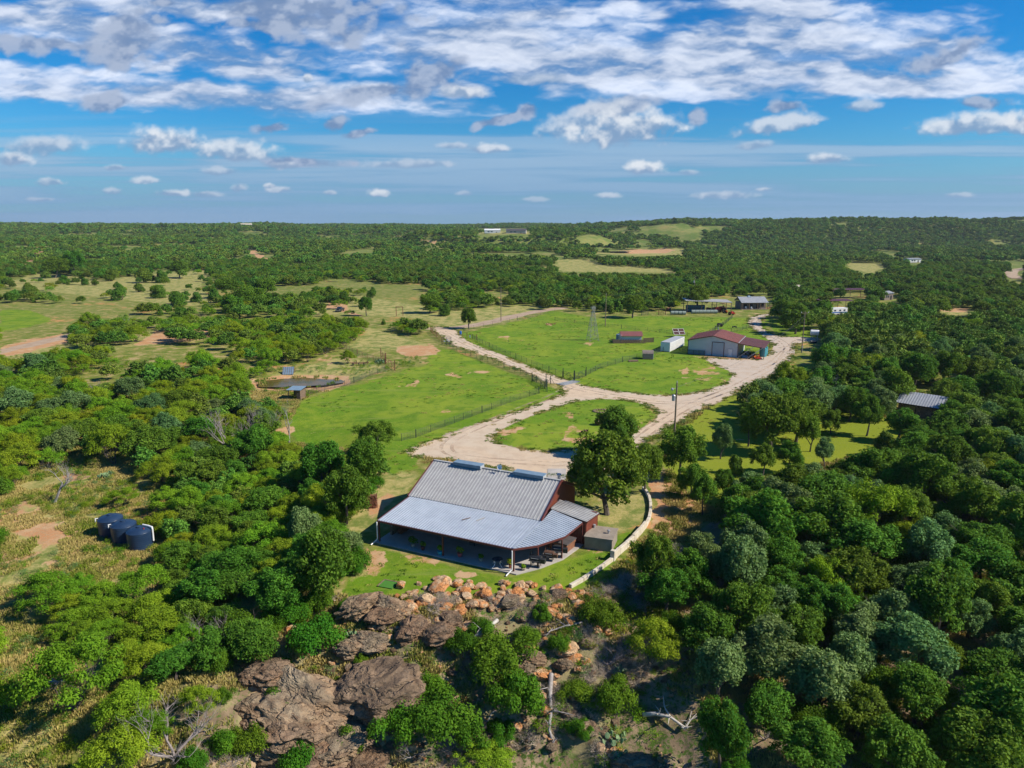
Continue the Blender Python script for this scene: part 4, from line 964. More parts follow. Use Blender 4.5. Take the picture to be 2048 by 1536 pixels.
pen = thing('livestock_panel', 'low dark mesh pen panel standing against the grey shop wall', 'panel', W(shop, 0.1, -0.35), EA)
for z in (0.05, 0.35, 0.65, 0.95, 1.25): MB().bar((0, 0, z), (4.6, 0, z), 0.05).build('rail', M['fence'], pen)
for k in range(4): MB().bar((k*1.53, 0, 0), (k*1.53, 0, 1.3), 0.07).build('upright', M['fence'], pen)
MB().box((2.3, 0.08, 0.62), (4.55, 0.02, 1.15)).build('mesh_sheet', M['blue_tin'], pen)

def wheel(mb_t, mb_r, c, r, w, axis='X'):
    m = Matrix.Rotation(PI/2, 3, 'Y') if axis == 'X' else Matrix.Rotation(PI/2, 3, 'X')
    mb_t.lathe([(r*0.55, -w/2), (r*0.9, -w/2), (r, -w*0.3), (r, w*0.3), (r*0.9, w/2), (r*0.55, w/2)], 16, c, m)
    mb_r.lathe([(0.05, -w*0.35), (r*0.56, -w*0.3), (r*0.56, w*0.3), (0.05, w*0.35)], 12, c, m)
def add_wheel(parent, c, r, w, axis='X', rim='steel'):
    a, b = MB(), MB(); wheel(a, b, c, r, w, axis)
    t = a.build('wheel', M['rubber'], parent); b.build('rim', M[rim], t)
def tractor(loc, rz, label, mat, s=1.0, loader=True):
    t = thing('tractor', label, 'tractor', loc, rz)
    b = MB().box((0, 0.9*s, 1.05*s), (0.75*s, 1.7*s, 0.75*s), taper=0.85).box((0, -0.3*s, 0.9*s), (0.6*s, 1.4*s, 0.45*s))
    b.build('body', mat, t)
    for x in (-1, 1): MB().box((x*0.72*s, -0.55*s, 1.55*s), (0.45*s, 1.3*s, 0.08*s)).build('fender', mat, t)
    for x in (-1, 1):
        add_wheel(t, (x*0.8*s, -0.55*s, 0.75*s), 0.75*s, 0.42*s); add_wheel(t, (x*0.65*s, 1.5*s, 0.42*s), 0.42*s, 0.28*s)
    MB().box((0, -0.55*s, 1.45*s), (0.5*s, 0.5*s, 0.12*s)).bar((0, -0.78*s, 1.45*s), (0, -0.85*s, 1.9*s), 0.45*s, 0.08*s, up=(0, 1, 0)).build('seat', M['black_metal'], t)
    MB().bar((-0.5*s, -0.9*s, 1.2*s), (-0.5*s, -0.9*s, 2.4*s), 0.07).bar((0.5*s, -0.9*s, 1.2*s), (0.5*s, -0.9*s, 2.4*s), 0.07).box((0, -0.5*s, 2.43*s), (1.3*s, 1.4*s, 0.07)).build('canopy', mat, t)
    if loader:
        for x in (-0.55, 0.55): MB().bar((x*s, 0.1*s, 1.4*s), (x*s, 1.6*s, 1.5*s), 0.1*s).bar((x*s, 1.6*s, 1.5*s), (x*s, 2.5*s, 0.4*s), 0.1*s).build('loader_arm', mat, t)
        MB().slab([(-0.85*s, 2.4*s, 0.1), (0.85*s, 2.4*s, 0.1), (0.85*s, 3.1*s, 0.1), (-0.85*s, 3.1*s, 0.1)], 0.05).box((0, 2.4*s, 0.4*s), (1.7*s, 0.07, 0.6*s)).build('bucket', M['rustiron'], t)
    return t
# under the lean-to
mw = thing('finishing_mower', 'orange and red mower deck parked at the front of the lean-to', 'mower', W(shop, SW+5.3, -0.3), EA+0.3)
MB().box((0, 0, 0.32), (1.9, 1.1, 0.28), taper=0.85).build('deck', M['red'], mw); MB().box((0, 0.2, 0.62), (0.9, 0.55, 0.35), taper=0.7).lathe([(0.2, 0.78), (0.2, 0.95)], 10).build('engine', M['orange'], mw)
MB().bar((-0.5, 0.6, 0.4), (-0.5, 1.1, 1.2), 0.07).bar((0.5, 0.6, 0.4), (0.5, 1.1, 1.2), 0.07).bar((-0.5, 1.1, 1.2), (0.5, 1.1, 1.2), 0.07).build('frame', M['orange'], mw)
for x in (-0.95, 0.95):
    for y in (-0.5, 0.6): add_wheel(mw, (x, y, 0.2), 0.2, 0.12)
mw2 = thing('ride_on_mower', 'orange ride-on mower behind the mower deck in the lean-to', 'mower', W(shop, SW+4.0, 1.6), EA+0.7)
MB().box((0, 0.5, 0.6), (0.7, 0.9, 0.45), taper=0.8).box((0, -0.3, 0.4), (0.9, 1.0, 0.25)).build('body', M['orange'], mw2); MB().box((0, -0.3, 0.68), (0.5, 0.45, 0.12)).box((0, -0.52, 0.9), (0.5, 0.1, 0.4)).build('seat', M['black_metal'], mw2)
for x in (-0.45, 0.45):
    add_wheel(mw2, (x, -0.5, 0.3), 0.3, 0.22); add_wheel(mw2, (x, 0.75, 0.22), 0.22, 0.15)
tractor(W(shop, SW+2.1, 4.0), EA+0.2, 'small grey blue tractor parked deep in the shop lean-to', M['blue_tin'], 0.8, False)
tp = thing('tarped_load', 'low load under a pale blue tarp on the lean-to floor', 'tarped load', W(shop, SW+1.7, 0.8), EA+0.5)
MB().box((0, 0, 0.3), (1.5, 1.0, 0.6), taper=0.65).build('load', M['wood'], tp); MB().box((0, 0, 0.36), (1.6, 1.1, 0.6), taper=0.7).build('tarp', M['blue_tin'], tp)
def upright_tank(loc, r, h, mat, label, group=None):
    t = thing('rain_tank', label, 'water tank', loc, 0, group)
    MB().lathe([(r, 0), (r, h*0.3), (r*1.02, h*0.32), (r, h*0.34), (r, h*0.64), (r*1.02, h*0.66), (r, h*0.68), (r, h), (r*0.5, h+r*0.25), (0.2, h+r*0.3)], 28).build('shell', mat, t, False)
    MB().lathe([(0.22, h+r*0.28), (0.22, h+r*0.28+0.12)], 12).build('hatch', M['black_plastic'], t); return t
upright_tank(W(shop, SW+6.0, 4.6), 0.95, 2.2, M['teal'], 'teal plastic rain tank inside the lean-to edge'); upright_tank(W(shop, SW+6.0, 7.6), 0.95, 2.2, M['teal'], 'teal plastic rain tank behind the first one at the lean-to edge')

# ------------------------------------------------------------------ white container, solar panels, sheds
ct = thing('shipping_container', 'long white shipping container between the animal shed and the shop', 'container', (42.2, 199.1, 0), math.atan2(-1.5, 2.5))
c_w, c_l, c_h = 2.7, 13.0, 2.65
b = MB().box((c_w/2, c_l/2, c_h/2+0.08), (c_w-0.06, c_l-0.06, c_h-0.1))
for i in range(46): b.bar((c_w-0.02, 0.2+i*0.28, 0.2), (c_w-0.02, 0.2+i*0.28, c_h-0.1), 0.13, 0.05); b.bar((0.02, 0.2+i*0.28, 0.2), (0.02, 0.2+i*0.28, c_h-0.1), 0.13, 0.05)
b.build('body', M['white'], ct); MB().slab([(0, 0, c_h+0.1), (c_w, 0, c_h+0.1), (c_w, c_l, c_h+0.1), (0, c_l, c_h+0.1)], 0.08).build('roof', M['galv'], ct)
fr = MB()
for x in (0.06, c_w-0.06):
    for y in (0.06, c_l-0.06): fr.bar((x, y, 0), (x, y, c_h), 0.14)
fr.build('corner_post', M['white'], ct)
for x in (0.72, 2.0): MB().box((x, 0.0, 1.35), (1.2, 0.06, 2.4)).bar((x, -0.06, 0.2), (x, -0.06, 2.5), 0.05).build('door', M['white'], ct)
so = thing('solar_array', 'frame of brown solar panels on a post behind the container', 'solar panels', G(1357, 674), 0.15)
MB().bar((0, 0, 0), (0, 0, 2.0), 0.16).build('post', M['steel'], so)
for i in (-1, 1):
    for j in (-1, 1):
        p = MB(); m = Matrix.Rotation(math.radians(40), 3, 'X'); c = Vector((i*0.93, 0, 1.75))+m @ Vector((0, j*0.62, 0))
        p.box(c, (1.75, 1.15, 0.05), m=m).build('solar_panel', M['solar'], so)
        q = MB()
        for s in (-1, 1): q.box(c+m @ Vector((0, s*0.6, 0.02)), (1.82, 0.06, 0.08), m=m); q.box(c+m @ Vector((s*0.9, 0, 0.02)), (0.06, 1.2, 0.08), m=m)
        q.build('panel_frame', M['white'], so)
ash = thing('animal_shed', 'low white animal shed with red lean roof and board pen', 'shed', (33.2, 213.4, 0), -0.03)
MB().box((3.1, 0.05, 1.5), (6.0, 0.12, 1.6)).box((0.06, 2.4, 1.3), (0.12, 4.6, 2.2)).box((6.1, 3.2, 1.2), (0.1, 3.0, 2.4)).build('wall', M['wall_grey'], ash)
metal_roof('roof', [[(-0.3, -0.4, 2.25), (6.5, -0.4, 2.25), (6.9, 5.0, 2.95), (0.1, 5.0, 2.95)]], (0, 1, 0.13), M['roof_red'], ash, 0.5, 0.07, 0.08, 0.03)
MB().box((3.1, 5.3, 1.4), (6.2, 0.1, 2.8)).build('back_wall', M['wood'], ash)
pb = MB()
for i in range(26): pb.box((0.4+i*0.27, -0.35, 0.62), (0.22, 0.05, 1.1+0.12*math.sin(i*2.3)))
for i in range(12): pb.box((-2.4+i*0.27, -0.6, 0.6), (0.22, 0.05, 1.15))
for i in range(12): pb.box((6.9+i*0.27, 0.9+i*0.1, 0.75), (0.22, 0.05, 1.4))
for i in range(8): pb.box((-2.5, -0.5+i*0.35, 0.6), (0.05, 0.25, 1.1))
pb.build('board_pen', M['wood'], ash)
for (u, v) in [(-2.5, -0.6), (-0.1, -0.6), (6.9, 0.85), (10.1, 2.0)]: MB().bar((u, v, 0), (u, v, 1.6), 0.13).build('pen_post', M['wood'], ash)
upright_tank(G(1237, 679), 0.8, 1.6, M['blue_tin'], 'blue grey rain tank at the left end of the animal shed')
ss = thing('garden_shed', 'small brown shed with rounded barn roof standing on the pasture', 'shed', (34.9, 186.6, 0), -0.15)
SWd, SDd = 2.7, 2.8; gp = [(0, 0.1), (SDd, 0.1), (SDd, 1.55), (SDd*0.82, 2.05), (SDd*0.5, 2.3), (SDd*0.18, 2.05), (0, 1.55)]
MB().slab([(SWd, y, z) for y, z in gp], 0.08, (1, 0, 0)).slab([(0.08, y, z) for y, z in gp], 0.08, (1, 0, 0)).box((SWd/2, 0.04, 0.85), (SWd-0.17, 0.08, 1.45)).box((SWd/2, SDd-0.04, 0.85), (SWd-0.17, 0.08, 1.45)).build('wall', M['wood_grey'], ss)
rf = MB()
for a, b_ in zip(gp[2:], gp[3:]): rf.bar((-0.1, 0, 0), (-0.1, 0, 0.001), 0.001); rf.slab([(-0.12, a[0], a[1]+0.05), (-0.12, b_[0], b_[1]+0.05), (SWd+0.12, b_[0], b_[1]+0.05), (SWd+0.12, a[0], a[1]+0.05)], 0.05)
rf.build('roof', M['wood_grey'], ss)
MB().box((SWd+0.03, 1.0, 0.95), (0.06, 0.75, 1.6)).build('door', M['white'], ss); MB().box((SWd+0.03, 1.85, 0.95), (0.06, 0.75, 1.6)).build('door', M['white'], ss)
for y in (0.05, 0.6, 1.42, 2.25, 2.75): MB().bar((SWd+0.05, y, 0.1), (SWd+0.05, y, 1.6), 0.07).build('white_trim', M['white'], ss)

# ------------------------------------------------------------------ hay barn, timber cabin and what stands round them
hb = thing('hay_barn', 'open sided hay barn with thin flat metal roof on posts', 'barn', (71.5, 290.5, 0), -0.05)
metal_roof('roof', [[(-0.5, -0.5, 5.0), (18.2, -0.5, 4.35), (18.2, 8.5, 4.6), (-0.5, 8.5, 5.25)]], (0, 1, 0.03), M['galv_dull'], hb, 0.8, 0.16, 0.1, 0.04)
for i in range(4):
    for v in (0, 8): MB().bar((0.2+i*5.9, v, 0), (0.2+i*5.9, v, 4.9-i*0.2), 0.22).build('post', M['wood'], hb)
NTH = ['first', 'second', 'third', 'fourth', 'fifth', 'sixth', 'seventh']
def bale(loc, rz, mat, label, grp):
    t = MB().lathe([(0.15, -0.72), (0.72, -0.72), (0.76, -0.6), (0.76, 0.6), (0.72, 0.72), (0.15, 0.72)], 20, (0, 0, 0.74), Matrix.Rotation(PI/2, 3, 'Y')).build('hay_bale', mat)
    t.location = loc; t.rotation_euler = (0, 0, rz); return tag(t, label, 'hay bale', grp)
k = 0
for i in range(5):
    for j in range(2):
        bale(Vector((72.6+i*1.55, 293.2, j*1.42)), 0.03, M['bale_blue'], 'blue wrapped hay bale under the barn roof, %s of five in the %s tier' % (NTH[i], 'upper' if j else 'lower'), 'blue wrapped bales under the barn roof')
for i in range(7): bale(Vector((73.5+i*1.5-2*0, 287.6+0.05*i, 0)), 0.02, M['bale'], 'pale net wrapped hay bale, %s from left in the long row before the hay barn' % NTH[i], 'net wrapped bales in a row before the hay barn')
for i in range(4): bale(Vector((64.3+i*1.5, 284.0-0.1*i, 0)), 0.02, M['bale'], 'pale net wrapped hay bale, %s from left in the short row on the pasture' % NTH[i], 'net wrapped bales in the short row on the pasture')
bale(G(1337, 622), 0.4, M['wood_red'], 'single brown weathered hay bale alone on the pasture', None)
tractor(G(1441, 625), 1.9, 'red tractor with a front loader beside the hay barn', M['red'], 1.5)
tractor(G(1425, 626)+Vector((0, 1.5, 0)), 1.2, 'dark red older tractor half under the hay barn roof', M['rust_trim'], 1.3)
cabin = thing('timber_cabin', 'small brown timber cabin with pale metal roof behind the pasture', 'cabin', (97.3, 302.2, 0), 0.10)
w = MB().box((5.6, 3.0, 1.55), (11.2, 5.6, 3.0)); w.build('wall', M['wood_grey'], cabin)
cr = metal_roof('roof', [[(-0.4, -1.6, 2.95), (11.6, -1.6, 2.95), (11.6, 3.0, 5.1), (-0.4, 3.0, 5.1)], [(-0.4, 3.0, 5.1), (11.6, 3.0, 5.1), (11.6, 6.6, 3.2), (-0.4, 6.6, 3.2)]], (0, 1, 0.45), M['galv'], cabin, 0.45, 0.08)
MB().box((4.6, 3.0, 5.2), (1.6, 1.2, 0.6), taper=0.5).build('roof_vent', M['blue_tin'], cr)
for u in (0.0, 3.2, 6.9, 8.2, 11.2): MB().bar((u, -1.4, 0), (u, -1.4, 2.95), 0.2).build('porch_post', M['wood'], cabin)
for u, ww in ((2.1, 1.4), (4.6, 1.2), (9.7, 1.3)):
    wf = MB().box((u, 0.17, 1.7), (ww+0.25, 0.06, 1.4)).build('window', M['wood'], cabin); MB().box((u, 0.12, 1.7), (ww, 0.05, 1.15)).build('pane', M['dark'], wf)
MB().box((7.5, 0.15, 1.15), (1.05, 0.08, 2.2)).build('door', M['dark'], cabin); MB().slab([(-0.3, -1.7, 0.2), (11.5, -1.7, 0.2), (11.5, 0.2, 0.2), (-0.3, 0.2, 0.2)], 0.25).build('porch_floor', M['wood_grey'], cabin)
for (u, lb) in ((2.2, 'white mesh lawn chair at the left end of the cabin porch'), (4.6, 'white mesh lawn chair under the middle cabin window')):
    c = thing('lawn_chair', lb, 'chair', cabin.matrix_basis @ Vector((u, -0.8, 0)) if False else Vector((97.3+u, 301.6, 0.2)), 0.2, 'white chairs on the cabin porch')
    MB().box((0, 0, 0.42), (0.6, 0.6, 0.06)).build('seat', M['white'], c); MB().bar((0, 0.3, 0.42), (0, 0.45, 1.1), 0.6, 0.05, up=(0, 1, 0)).build('backrest', M['white'], c)
    for x in (-0.25, 0.25): MB().bar((x, -0.25, 0), (x, -0.25, 0.4), 0.05).bar((x, 0.25, 0), (x, 0.25, 0.4), 0.05).build('leg', M['white'], c)

# ------------------------------------------------------------------ rubble stone cottage
ca = math.atan2(-0.70, 0.72)
cot = thing('stone_cottage', 'brown rubble stone cottage with grey metal roof among the oaks', 'cottage', (73.2, 130.2, 0), ca)
cl, cd = 9.5, 5.6
g = [(0, 0), (cd, 0), (cd, 2.55), (cd/2, 4.0), (0, 2.55)]
MB().slab([(0.15, y, z) for y, z in g], 0.3, (1, 0, 0)).slab([(cl+0.15, y, z) for y, z in g], 0.3, (1, 0, 0)).box((cl/2, 0.15, 1.27), (cl-0.3, 0.3, 2.54)).box((cl/2, cd-0.15, 1.27), (cl-0.3, 0.3, 2.54)).build('wall', M['stonewall'], cot)
metal_roof('roof', [[(-0.5, -0.6, 2.42), (cl+0.6, -0.6, 2.42), (cl+0.6, cd/2, 4.12), (-0.5, cd/2, 4.12)], [(-0.5, cd/2, 4.12), (cl+0.6, cd/2, 4.12), (cl+0.6, cd+0.6, 2.42), (-0.5, cd+0.6, 2.42)]], (0, 1, 0.5), M['galv'], cot, 0.45)
MB().bar((-0.52, -0.65, 2.38), (cl+0.62, -0.65, 2.38), 0.08, 0.14).build('gutter', M['dark'], cot)
for u in (1.9, 6.6):
    wf = MB().box((u, -0.03, 1.5), (2.0, 0.08, 1.35)).box((u, -0.05, 2.2), (2.1, 0.12, 0.14)).build('window', M['fence'], cot); MB().box((u, -0.08, 1.45), (1.75, 0.06, 1.1)).build('pane', M['glass'], wf)
dd = MB().box((4.3, -0.02, 1.05), (0.95, 0.1, 2.0)).build('door', M['wood'], cot); MB().box((4.7, -0.1, 1.0), (0.06, 0.08, 0.1)).build('handle', M['steel'], dd)
sb = thing('blue_bin', 'blue plastic bin against the corner of the stone cottage', 'bin', G(1790, 832)+Vector((0, 0, 0)), 0.2)
MB().box((0, 0, 0.45), (0.55, 0.6, 0.9), taper=1.12).build('body', M['blue'], sb); MB().box((0, 0, 0.94), (0.68, 0.74, 0.08)).build('lid', M['blue'], sb)

# ------------------------------------------------------------------ pond side: duck hut, tin shed, trailer frame
du = thing('pond_shelter', 'slanted grey board shelter at the far edge of the pond', 'shelter', G(577, 750), 0.1)
MB().bar((-0.2, 0, 0.1), (-0.2, 1.6, 1.7), 2.6, 0.08, up=(0, 0, 1)).build('sloping_roof', M['blue_tin'], du)
for k in range(6): MB().bar((-1.3+k*0.5, -0.05, 0.18), (-1.3+k*0.5, 1.5, 1.75), 0.06).build('batten', M['wood_grey'], du)
MB().bar((-1.4, 1.5, 0), (-1.4, 1.5, 1.6), 0.12).bar((1.1, 1.5, 0), (1.1, 1.5, 1.6), 0.12).bar((-1.4, 2.2, 0), (-1.4, 1.5, 1.6), 0.1).bar((1.4, 2.3, 0), (1.1, 1.5, 1.6), 0.1).build('leg', M['wood'], du)
hp = G(598, 797); hu = thing('board_shed', 'little board shed with blue tin roof between pond and pasture', 'shed', hp, -0.15)
bw = MB()
for i in range(9): bw.box((0.9+0.0, -1.2+i*0.3, 0.95), (0.06, 0.26, 1.9+0.1*math.sin(i*3)))
for i in range(10): bw.box((-1.55+i*0.26, -1.3, 0.7), (0.22, 0.06, 1.3)) if i > 6 else None
for i in range(10): bw.box((-1.55+i*0.26, 1.3, 0.95), (0.22, 0.06, 1.9))
bw.build('board_wall', M['wood'], hu)
for u in (-1.6, 0.9):
    for v in (-1.25, 1.25): MB().bar((u, v, 0), (u, v, 2.1), 0.12).build('post', M['wood'], hu)
metal_roof('roof', [[(-2.0, -1.6, 2.1), (1.2, -1.6, 2.15), (1.1, 1.5, 2.35), (-1.9, 1.5, 2.3)]], (0, 1, 0), M['blue_tin'], hu, 0.35, 0.05, 0.08, 0.03)
tf2 = thing('trailer_frame', 'rusty orange farm implement frame with wheels on the bare ground by the pond', 'farm implement', G(720, 730), 0.1)
MB().bar((-2.6, 0, 0.6), (2.2, 0.2, 0.6), 0.14).bar((-2.0, -0.9, 0.55), (1.6, -0.8, 0.55), 0.12).bar((-1.5, -0.9, 0.55), (-1.3, 0.9, 0.6), 0.12).bar((0.6, -0.9, 0.55), (0.8, 1.1, 0.6), 0.12).build('frame', M['wood_red'], tf2)
for x in (-1.6, -0.2, 1.1): add_wheel(tf2, (x, -0.8, 0.42), 0.42, 0.2, rim='rustiron')
for x in (-0.9, 1.9): MB().tube([(x, -0.3, 0.2), (x, 0.2, 1.1), (x, 0.7, 0.9), (x, 0.9, 0.2)], 0.06, 6).build('tine', M['rustiron'], tf2)

# ------------------------------------------------------------------ windmill tower, poles, lines
def windmill():
    b = G(1185, 681); t = thing('windmill_tower', 'tall thin lattice windmill tower standing in the pasture', 'windmill', b, 0.3)
    H = 9.6; bw_, tw = 1.5, 0.28
    def c(k, z): f = z/H; r = bw_*(1-f)+tw*f; return Vector((r*(1 if k in (0, 3) else -1), r*(1 if k < 2 else -1), z))
    for k in range(4): MB().bar(c(k, 0), c(k, H), 0.085).build('leg', M['dull_steel'], t)
    m = MB(); n = 6
    for i in range(n):
        z0, z1 = H*(1-(1-i/n)**1.0), H*(i+1)/n
        for k in range(4):
            m.bar(c(k, z0), c((k+1) % 4, z1), 0.045); m.bar(c((k+1) % 4, z0), c(k, z1), 0.045); m.bar(c(k, z1), c((k+1) % 4, z1), 0.06)
    m.build('bracing', M['dull_steel'], t)
    MB().box((0, 0, H+0.1), (0.9, 0.9, 0.08)).build('platform', M['wood'], t)
    MB().box((0, 0, H+0.5), (0.25, 0.6, 0.35)).bar((0, 0, H), (0, 0, H+0.5), 0.1).build('gearbox', M['dull_steel'], t)
    f = MB()
    for i in range(12):
        a = i*PI/6; f.bar((0.0, -0.4, H+0.5), (0.75*math.cos(a), -0.4, H+0.5+0.75*math.sin(a)), 0.17, 0.02, up=(0, 1, 0))
    f.build('fan', M['dull_steel'], t); MB().bar((0, 0.3, H+0.5), (0, 1.3, H+0.5), 0.05).box((0, 1.6, H+0.5), (0.04, 0.8, 0.5)).build('tail', M['dull_steel'], t)
windmill()
def power_pole(loc, h, label, arm=False, xf=True, rz=0.0, light=False, meter=False):
    t = thing('utility_pole', label, 'utility pole', loc, rz)
    MB().tube([(0, 0, -0.3), (0, 0, h)], [0.17, 0.11], 10).build('pole', M['pole'], t)
    if arm:
        MB().bar((-1.2, 0, h-0.45), (1.2, 0, h-0.45), 0.12).bar((-0.6, 0, h-0.45), (0, 0, h-1.1), 0.05).bar((0.6, 0, h-0.45), (0, 0, h-1.1), 0.05).build('crossarm', M['pole'], t)
        for x in (-1.1, 0, 1.1): MB().lathe([(0.05, 0), (0.09, 0.08), (0.06, 0.16), (0.09, 0.2), (0.03, 0.28)], 8, (x, 0, h-0.38)).build('insulator', M['white'], t)
    else:
        MB().lathe([(0.05, 0), (0.09, 0.08), (0.06, 0.16), (0.03, 0.28)], 8, (0, 0, h)).build('insulator', M['steel'], t)
    if xf: MB().lathe([(0.05, 0), (0.27, 0.03), (0.28, 0.85), (0.22, 0.92), (0.06, 1.05)], 14, (-0.42, 0, h-2.9)).box((-0.2, 0, h-2.5), (0.2, 0.1, 0.3)).build('transformer', M['steel'], t)
    if light: MB().tube([(0, 0, h-1.0), (-0.4, -0.05, h-0.9), (-0.62, -0.1, h-0.95)], 0.03, 6).lathe([(0.05, 0.2), (0.16, 0.1), (0.20, -0.12), (0.1, -0.25)], 12, (-0.72, -0.1, h-1.0)).build('yard_light', M['steel'], t)
    if meter: MB().box((0.02, -0.22, 1.6), (0.35, 0.2, 0.5)).box((0.02, -0.22, 0.7), (0.1, 0.08, 1.4)).build('meter_box', M['steel'], t)
pa, pb_, pc, pd = G(1347, 905), G(1603, 705), G(1210.5, 652), G(1002, 641)
power_pole(pa, 11.3, 'tall wooden pole with transformer and yard light beside the drive', False, True, 0, True)
power_pole(pb_, 11.6, 'wooden pole with crossarm and meter box beside the white fuel tank', True, False, 0.2, False, True)
power_pole(pc, 11.2, 'plain brown pole standing in the pasture right of the windmill tower', False, False)
power_pole(pd, 12.0, 'bare pole beside the county road beyond the pasture', False, False)
pe = G(1403, 612); power_pole(pe+Vector((0, 14, 0)), 12.0, 'pole with grey transformer behind the hay barn', False, True)
def cable(a, b, sag, label, r=0.018):
    a = Vector(a); b = Vector(b); P = []
    for k in range(17):
        t = k/16; p = a.lerp(b, t); p.z -= sag*4*t*(1-t); P.append(p)
    tag(MB().tube(P, r, 4, False).build('power_line', M['wire']), label, 'cable', 'overhead lines')
zt = lambda p, h: Vector((p.x, p.y, p.z+h))
pe2 = pe+Vector((0, 14, 0))
cable(zt(pa, 10.6), zt(pb_, 10.6), 2.2, 'overhead line from the drive pole to the pole by the white fuel tank')
cable(zt(pc, 11.0), zt(pe2, 11.6), 2.4, 'overhead line from the pasture pole to the pole behind the hay barn')
cable(zt(pe2, 11.6), zt(pb_, 11.0), 3.0, 'overhead line from the hay barn pole to the pole by the white fuel tank')
cable(zt(pc, 11.0), zt(pd, 11.6), 2.6, 'overhead line from the pasture pole to the county road pole')
cable(zt(pb_, 8.8), G(1556, 667), 0.1, 'left guy wire slanting down from the crossarm pole', 0.03)
cable(zt(pb_, 9.4), G(1566, 668), 0.1, 'right guy wire slanting down from the crossarm pole', 0.03)
ft = thing('fuel_tank', 'white horizontal fuel tank on a steel stand beside the road fork', 'fuel tank', G(1628, 681), -0.35)
MB().lathe([(0.1, -1.3), (0.8, -1.22), (0.85, -1.05), (0.85, 1.05), (0.8, 1.22), (0.1, 1.3)], 20, (0, 0, 2.5), Matrix.Rotation(PI/2, 3, 'Y')).build('tank', M['white'], ft)
for x in (-0.9, 0.9):
    for y in (-0.6, 0.6): MB().bar((x*1.1, y*1.2, 0), (x, y, 1.9), 0.09).build('leg', M['steel'], ft)
MB().bar((-0.95, -0.65, 1.0), (0.95, 0.65, 1.0), 0.05).bar((-0.95, 0.65, 1.0), (0.95, -0.65, 1.0), 0.05).bar((-0.9, -0.6, 1.85), (0.9, -0.6, 1.85), 0.1).bar((-0.9, 0.6, 1.85), (0.9, 0.6, 1.85), 0.1).build('brace', M['steel'], ft)
wt = thing('stock_trough', 'dark oval stock trough on the grass below the fuel tank', 'trough', G(1627, 686), 0.1)
MB().lathe([(0.9, 0), (1.0, 0.55), (0.93, 0.55), (0.85, 0.45)], 20).build('trough', M['black_metal'], wt); MB().lathe([(0.02, 0.42), (0.86, 0.44)], 20).build('water_surface', M['water'], wt)

# ------------------------------------------------------------------ fences and gates
def fence(name, label, pts, h=1.25, step=3.2, post='fence', wires=6, thick=0.028, wood=False, cat='fence', bigevery=6):
    P = [GP(a, b, 0.0) for a, b in pts]; P = [Vector((p.x, p.y, hz(p.x, p.y))) for p in P]
    t = thing(name, label, cat, P[0]); o = P[0]; wm = MB(); posts = []
    for a, b in zip(P, P[1:]):
        n = max(1, round((b-a).length/step))
        for k in range(n): posts.append(a.lerp(b, k/n))
    posts.append(P[-1])
    for q in posts: q.z = hz(q.x, q.y)
    for j in range(wires):
        z = h*(0.08+0.9*j/(wires-1))
        for a, b in zip(posts, posts[1:]): wm.bar(a-o+Vector((0, 0, z)), b-o+Vector((0, 0, z)), thick*(2.4 if wood else 1), thick*(2.4 if wood else 1))
    if not wood:
        for a, b in zip(posts, posts[1:]):
            m = max(2, int((b-a).length/0.55))
            for k in range(1, m): c = a.lerp(b, k/m)-o; wm.bar(c+Vector((0, 0, 0.06)), c+Vector((0, 0, h)), 0.018)
    wm.build('rail' if wood else 'wire_mesh', M[post] if wood else M['wire'], t)
    base = None
    for i, q in enumerate(posts):
        w_ = 0.15 if i % bigevery == 0 else 0.075
        MB().bar((0, 0, -0.1), (0, 0, h*(1.15 if w_ > 0.1 else 1.04)), w_).build('post', M[post], t, loc=q-o) if i < 95 else None
    return t
fence('pasture_fence', 'dark wire fence along the far side of the gravel drive', [(945, 677), (965, 688), (1000, 704), (1043, 721), (1085, 738), (1125, 753)])
fence('pasture_fence', 'dark wire fence climbing across the pasture from drive gate to shed', [(1171, 752), (1200, 737), (1245, 724), (1300, 710), (1340, 700)])
fence('drive_fence', 'dark wire fence along the near side of the gravel drive', [(893, 690), (920, 705), (965, 721), (1008, 736), (1064, 758), (1092, 774)])
fence('field_fence', 'long dark wire fence between lower pasture and curving drive', [(1078, 787), (1020, 805), (944, 833), (890, 853), (832, 875), (803, 882)])
fence('field_fence', 'wire fence between the pond ground and the lower pasture', [(600, 798), (650, 780), (708, 763), (740, 752), (770, 743)], step=3.0)
fence('board_fence', 'wire fence running from mesquite thicket to the rusty corner gate', [(648, 672), (676, 690), (705, 705), (735, 716), (770, 727)], post='wood_red')
fence('road_fence', 'distant wire fence along the county road', [(928, 662), (985, 650), (1050, 637), (1110, 624)], step=6, wires=3)
fence('north_fence', 'distant wire fence at the back of the big pasture', [(1110, 641), (1190, 652), (1270, 660), (1345, 668), (1375, 672)], step=5, wires=4)
fence('yard_fence', 'wire fence running from the shop back to the red implement', [(1395, 678), (1425, 663), (1450, 648), (1465, 636)], step=4, wires=5)
fence('paddock_fence', 'short wire fence behind the shop near the road bend', [(1462, 665), (1485, 660), (1500, 655)], step=4, wires=5)
fence('rail_fence', 'rusty pipe rail fence left of the ranch entrance', [(861, 662), (868, 670), (878, 679), (886, 686)], h=1.5, step=2.6, post='wood_red', wires=4, wood=True)
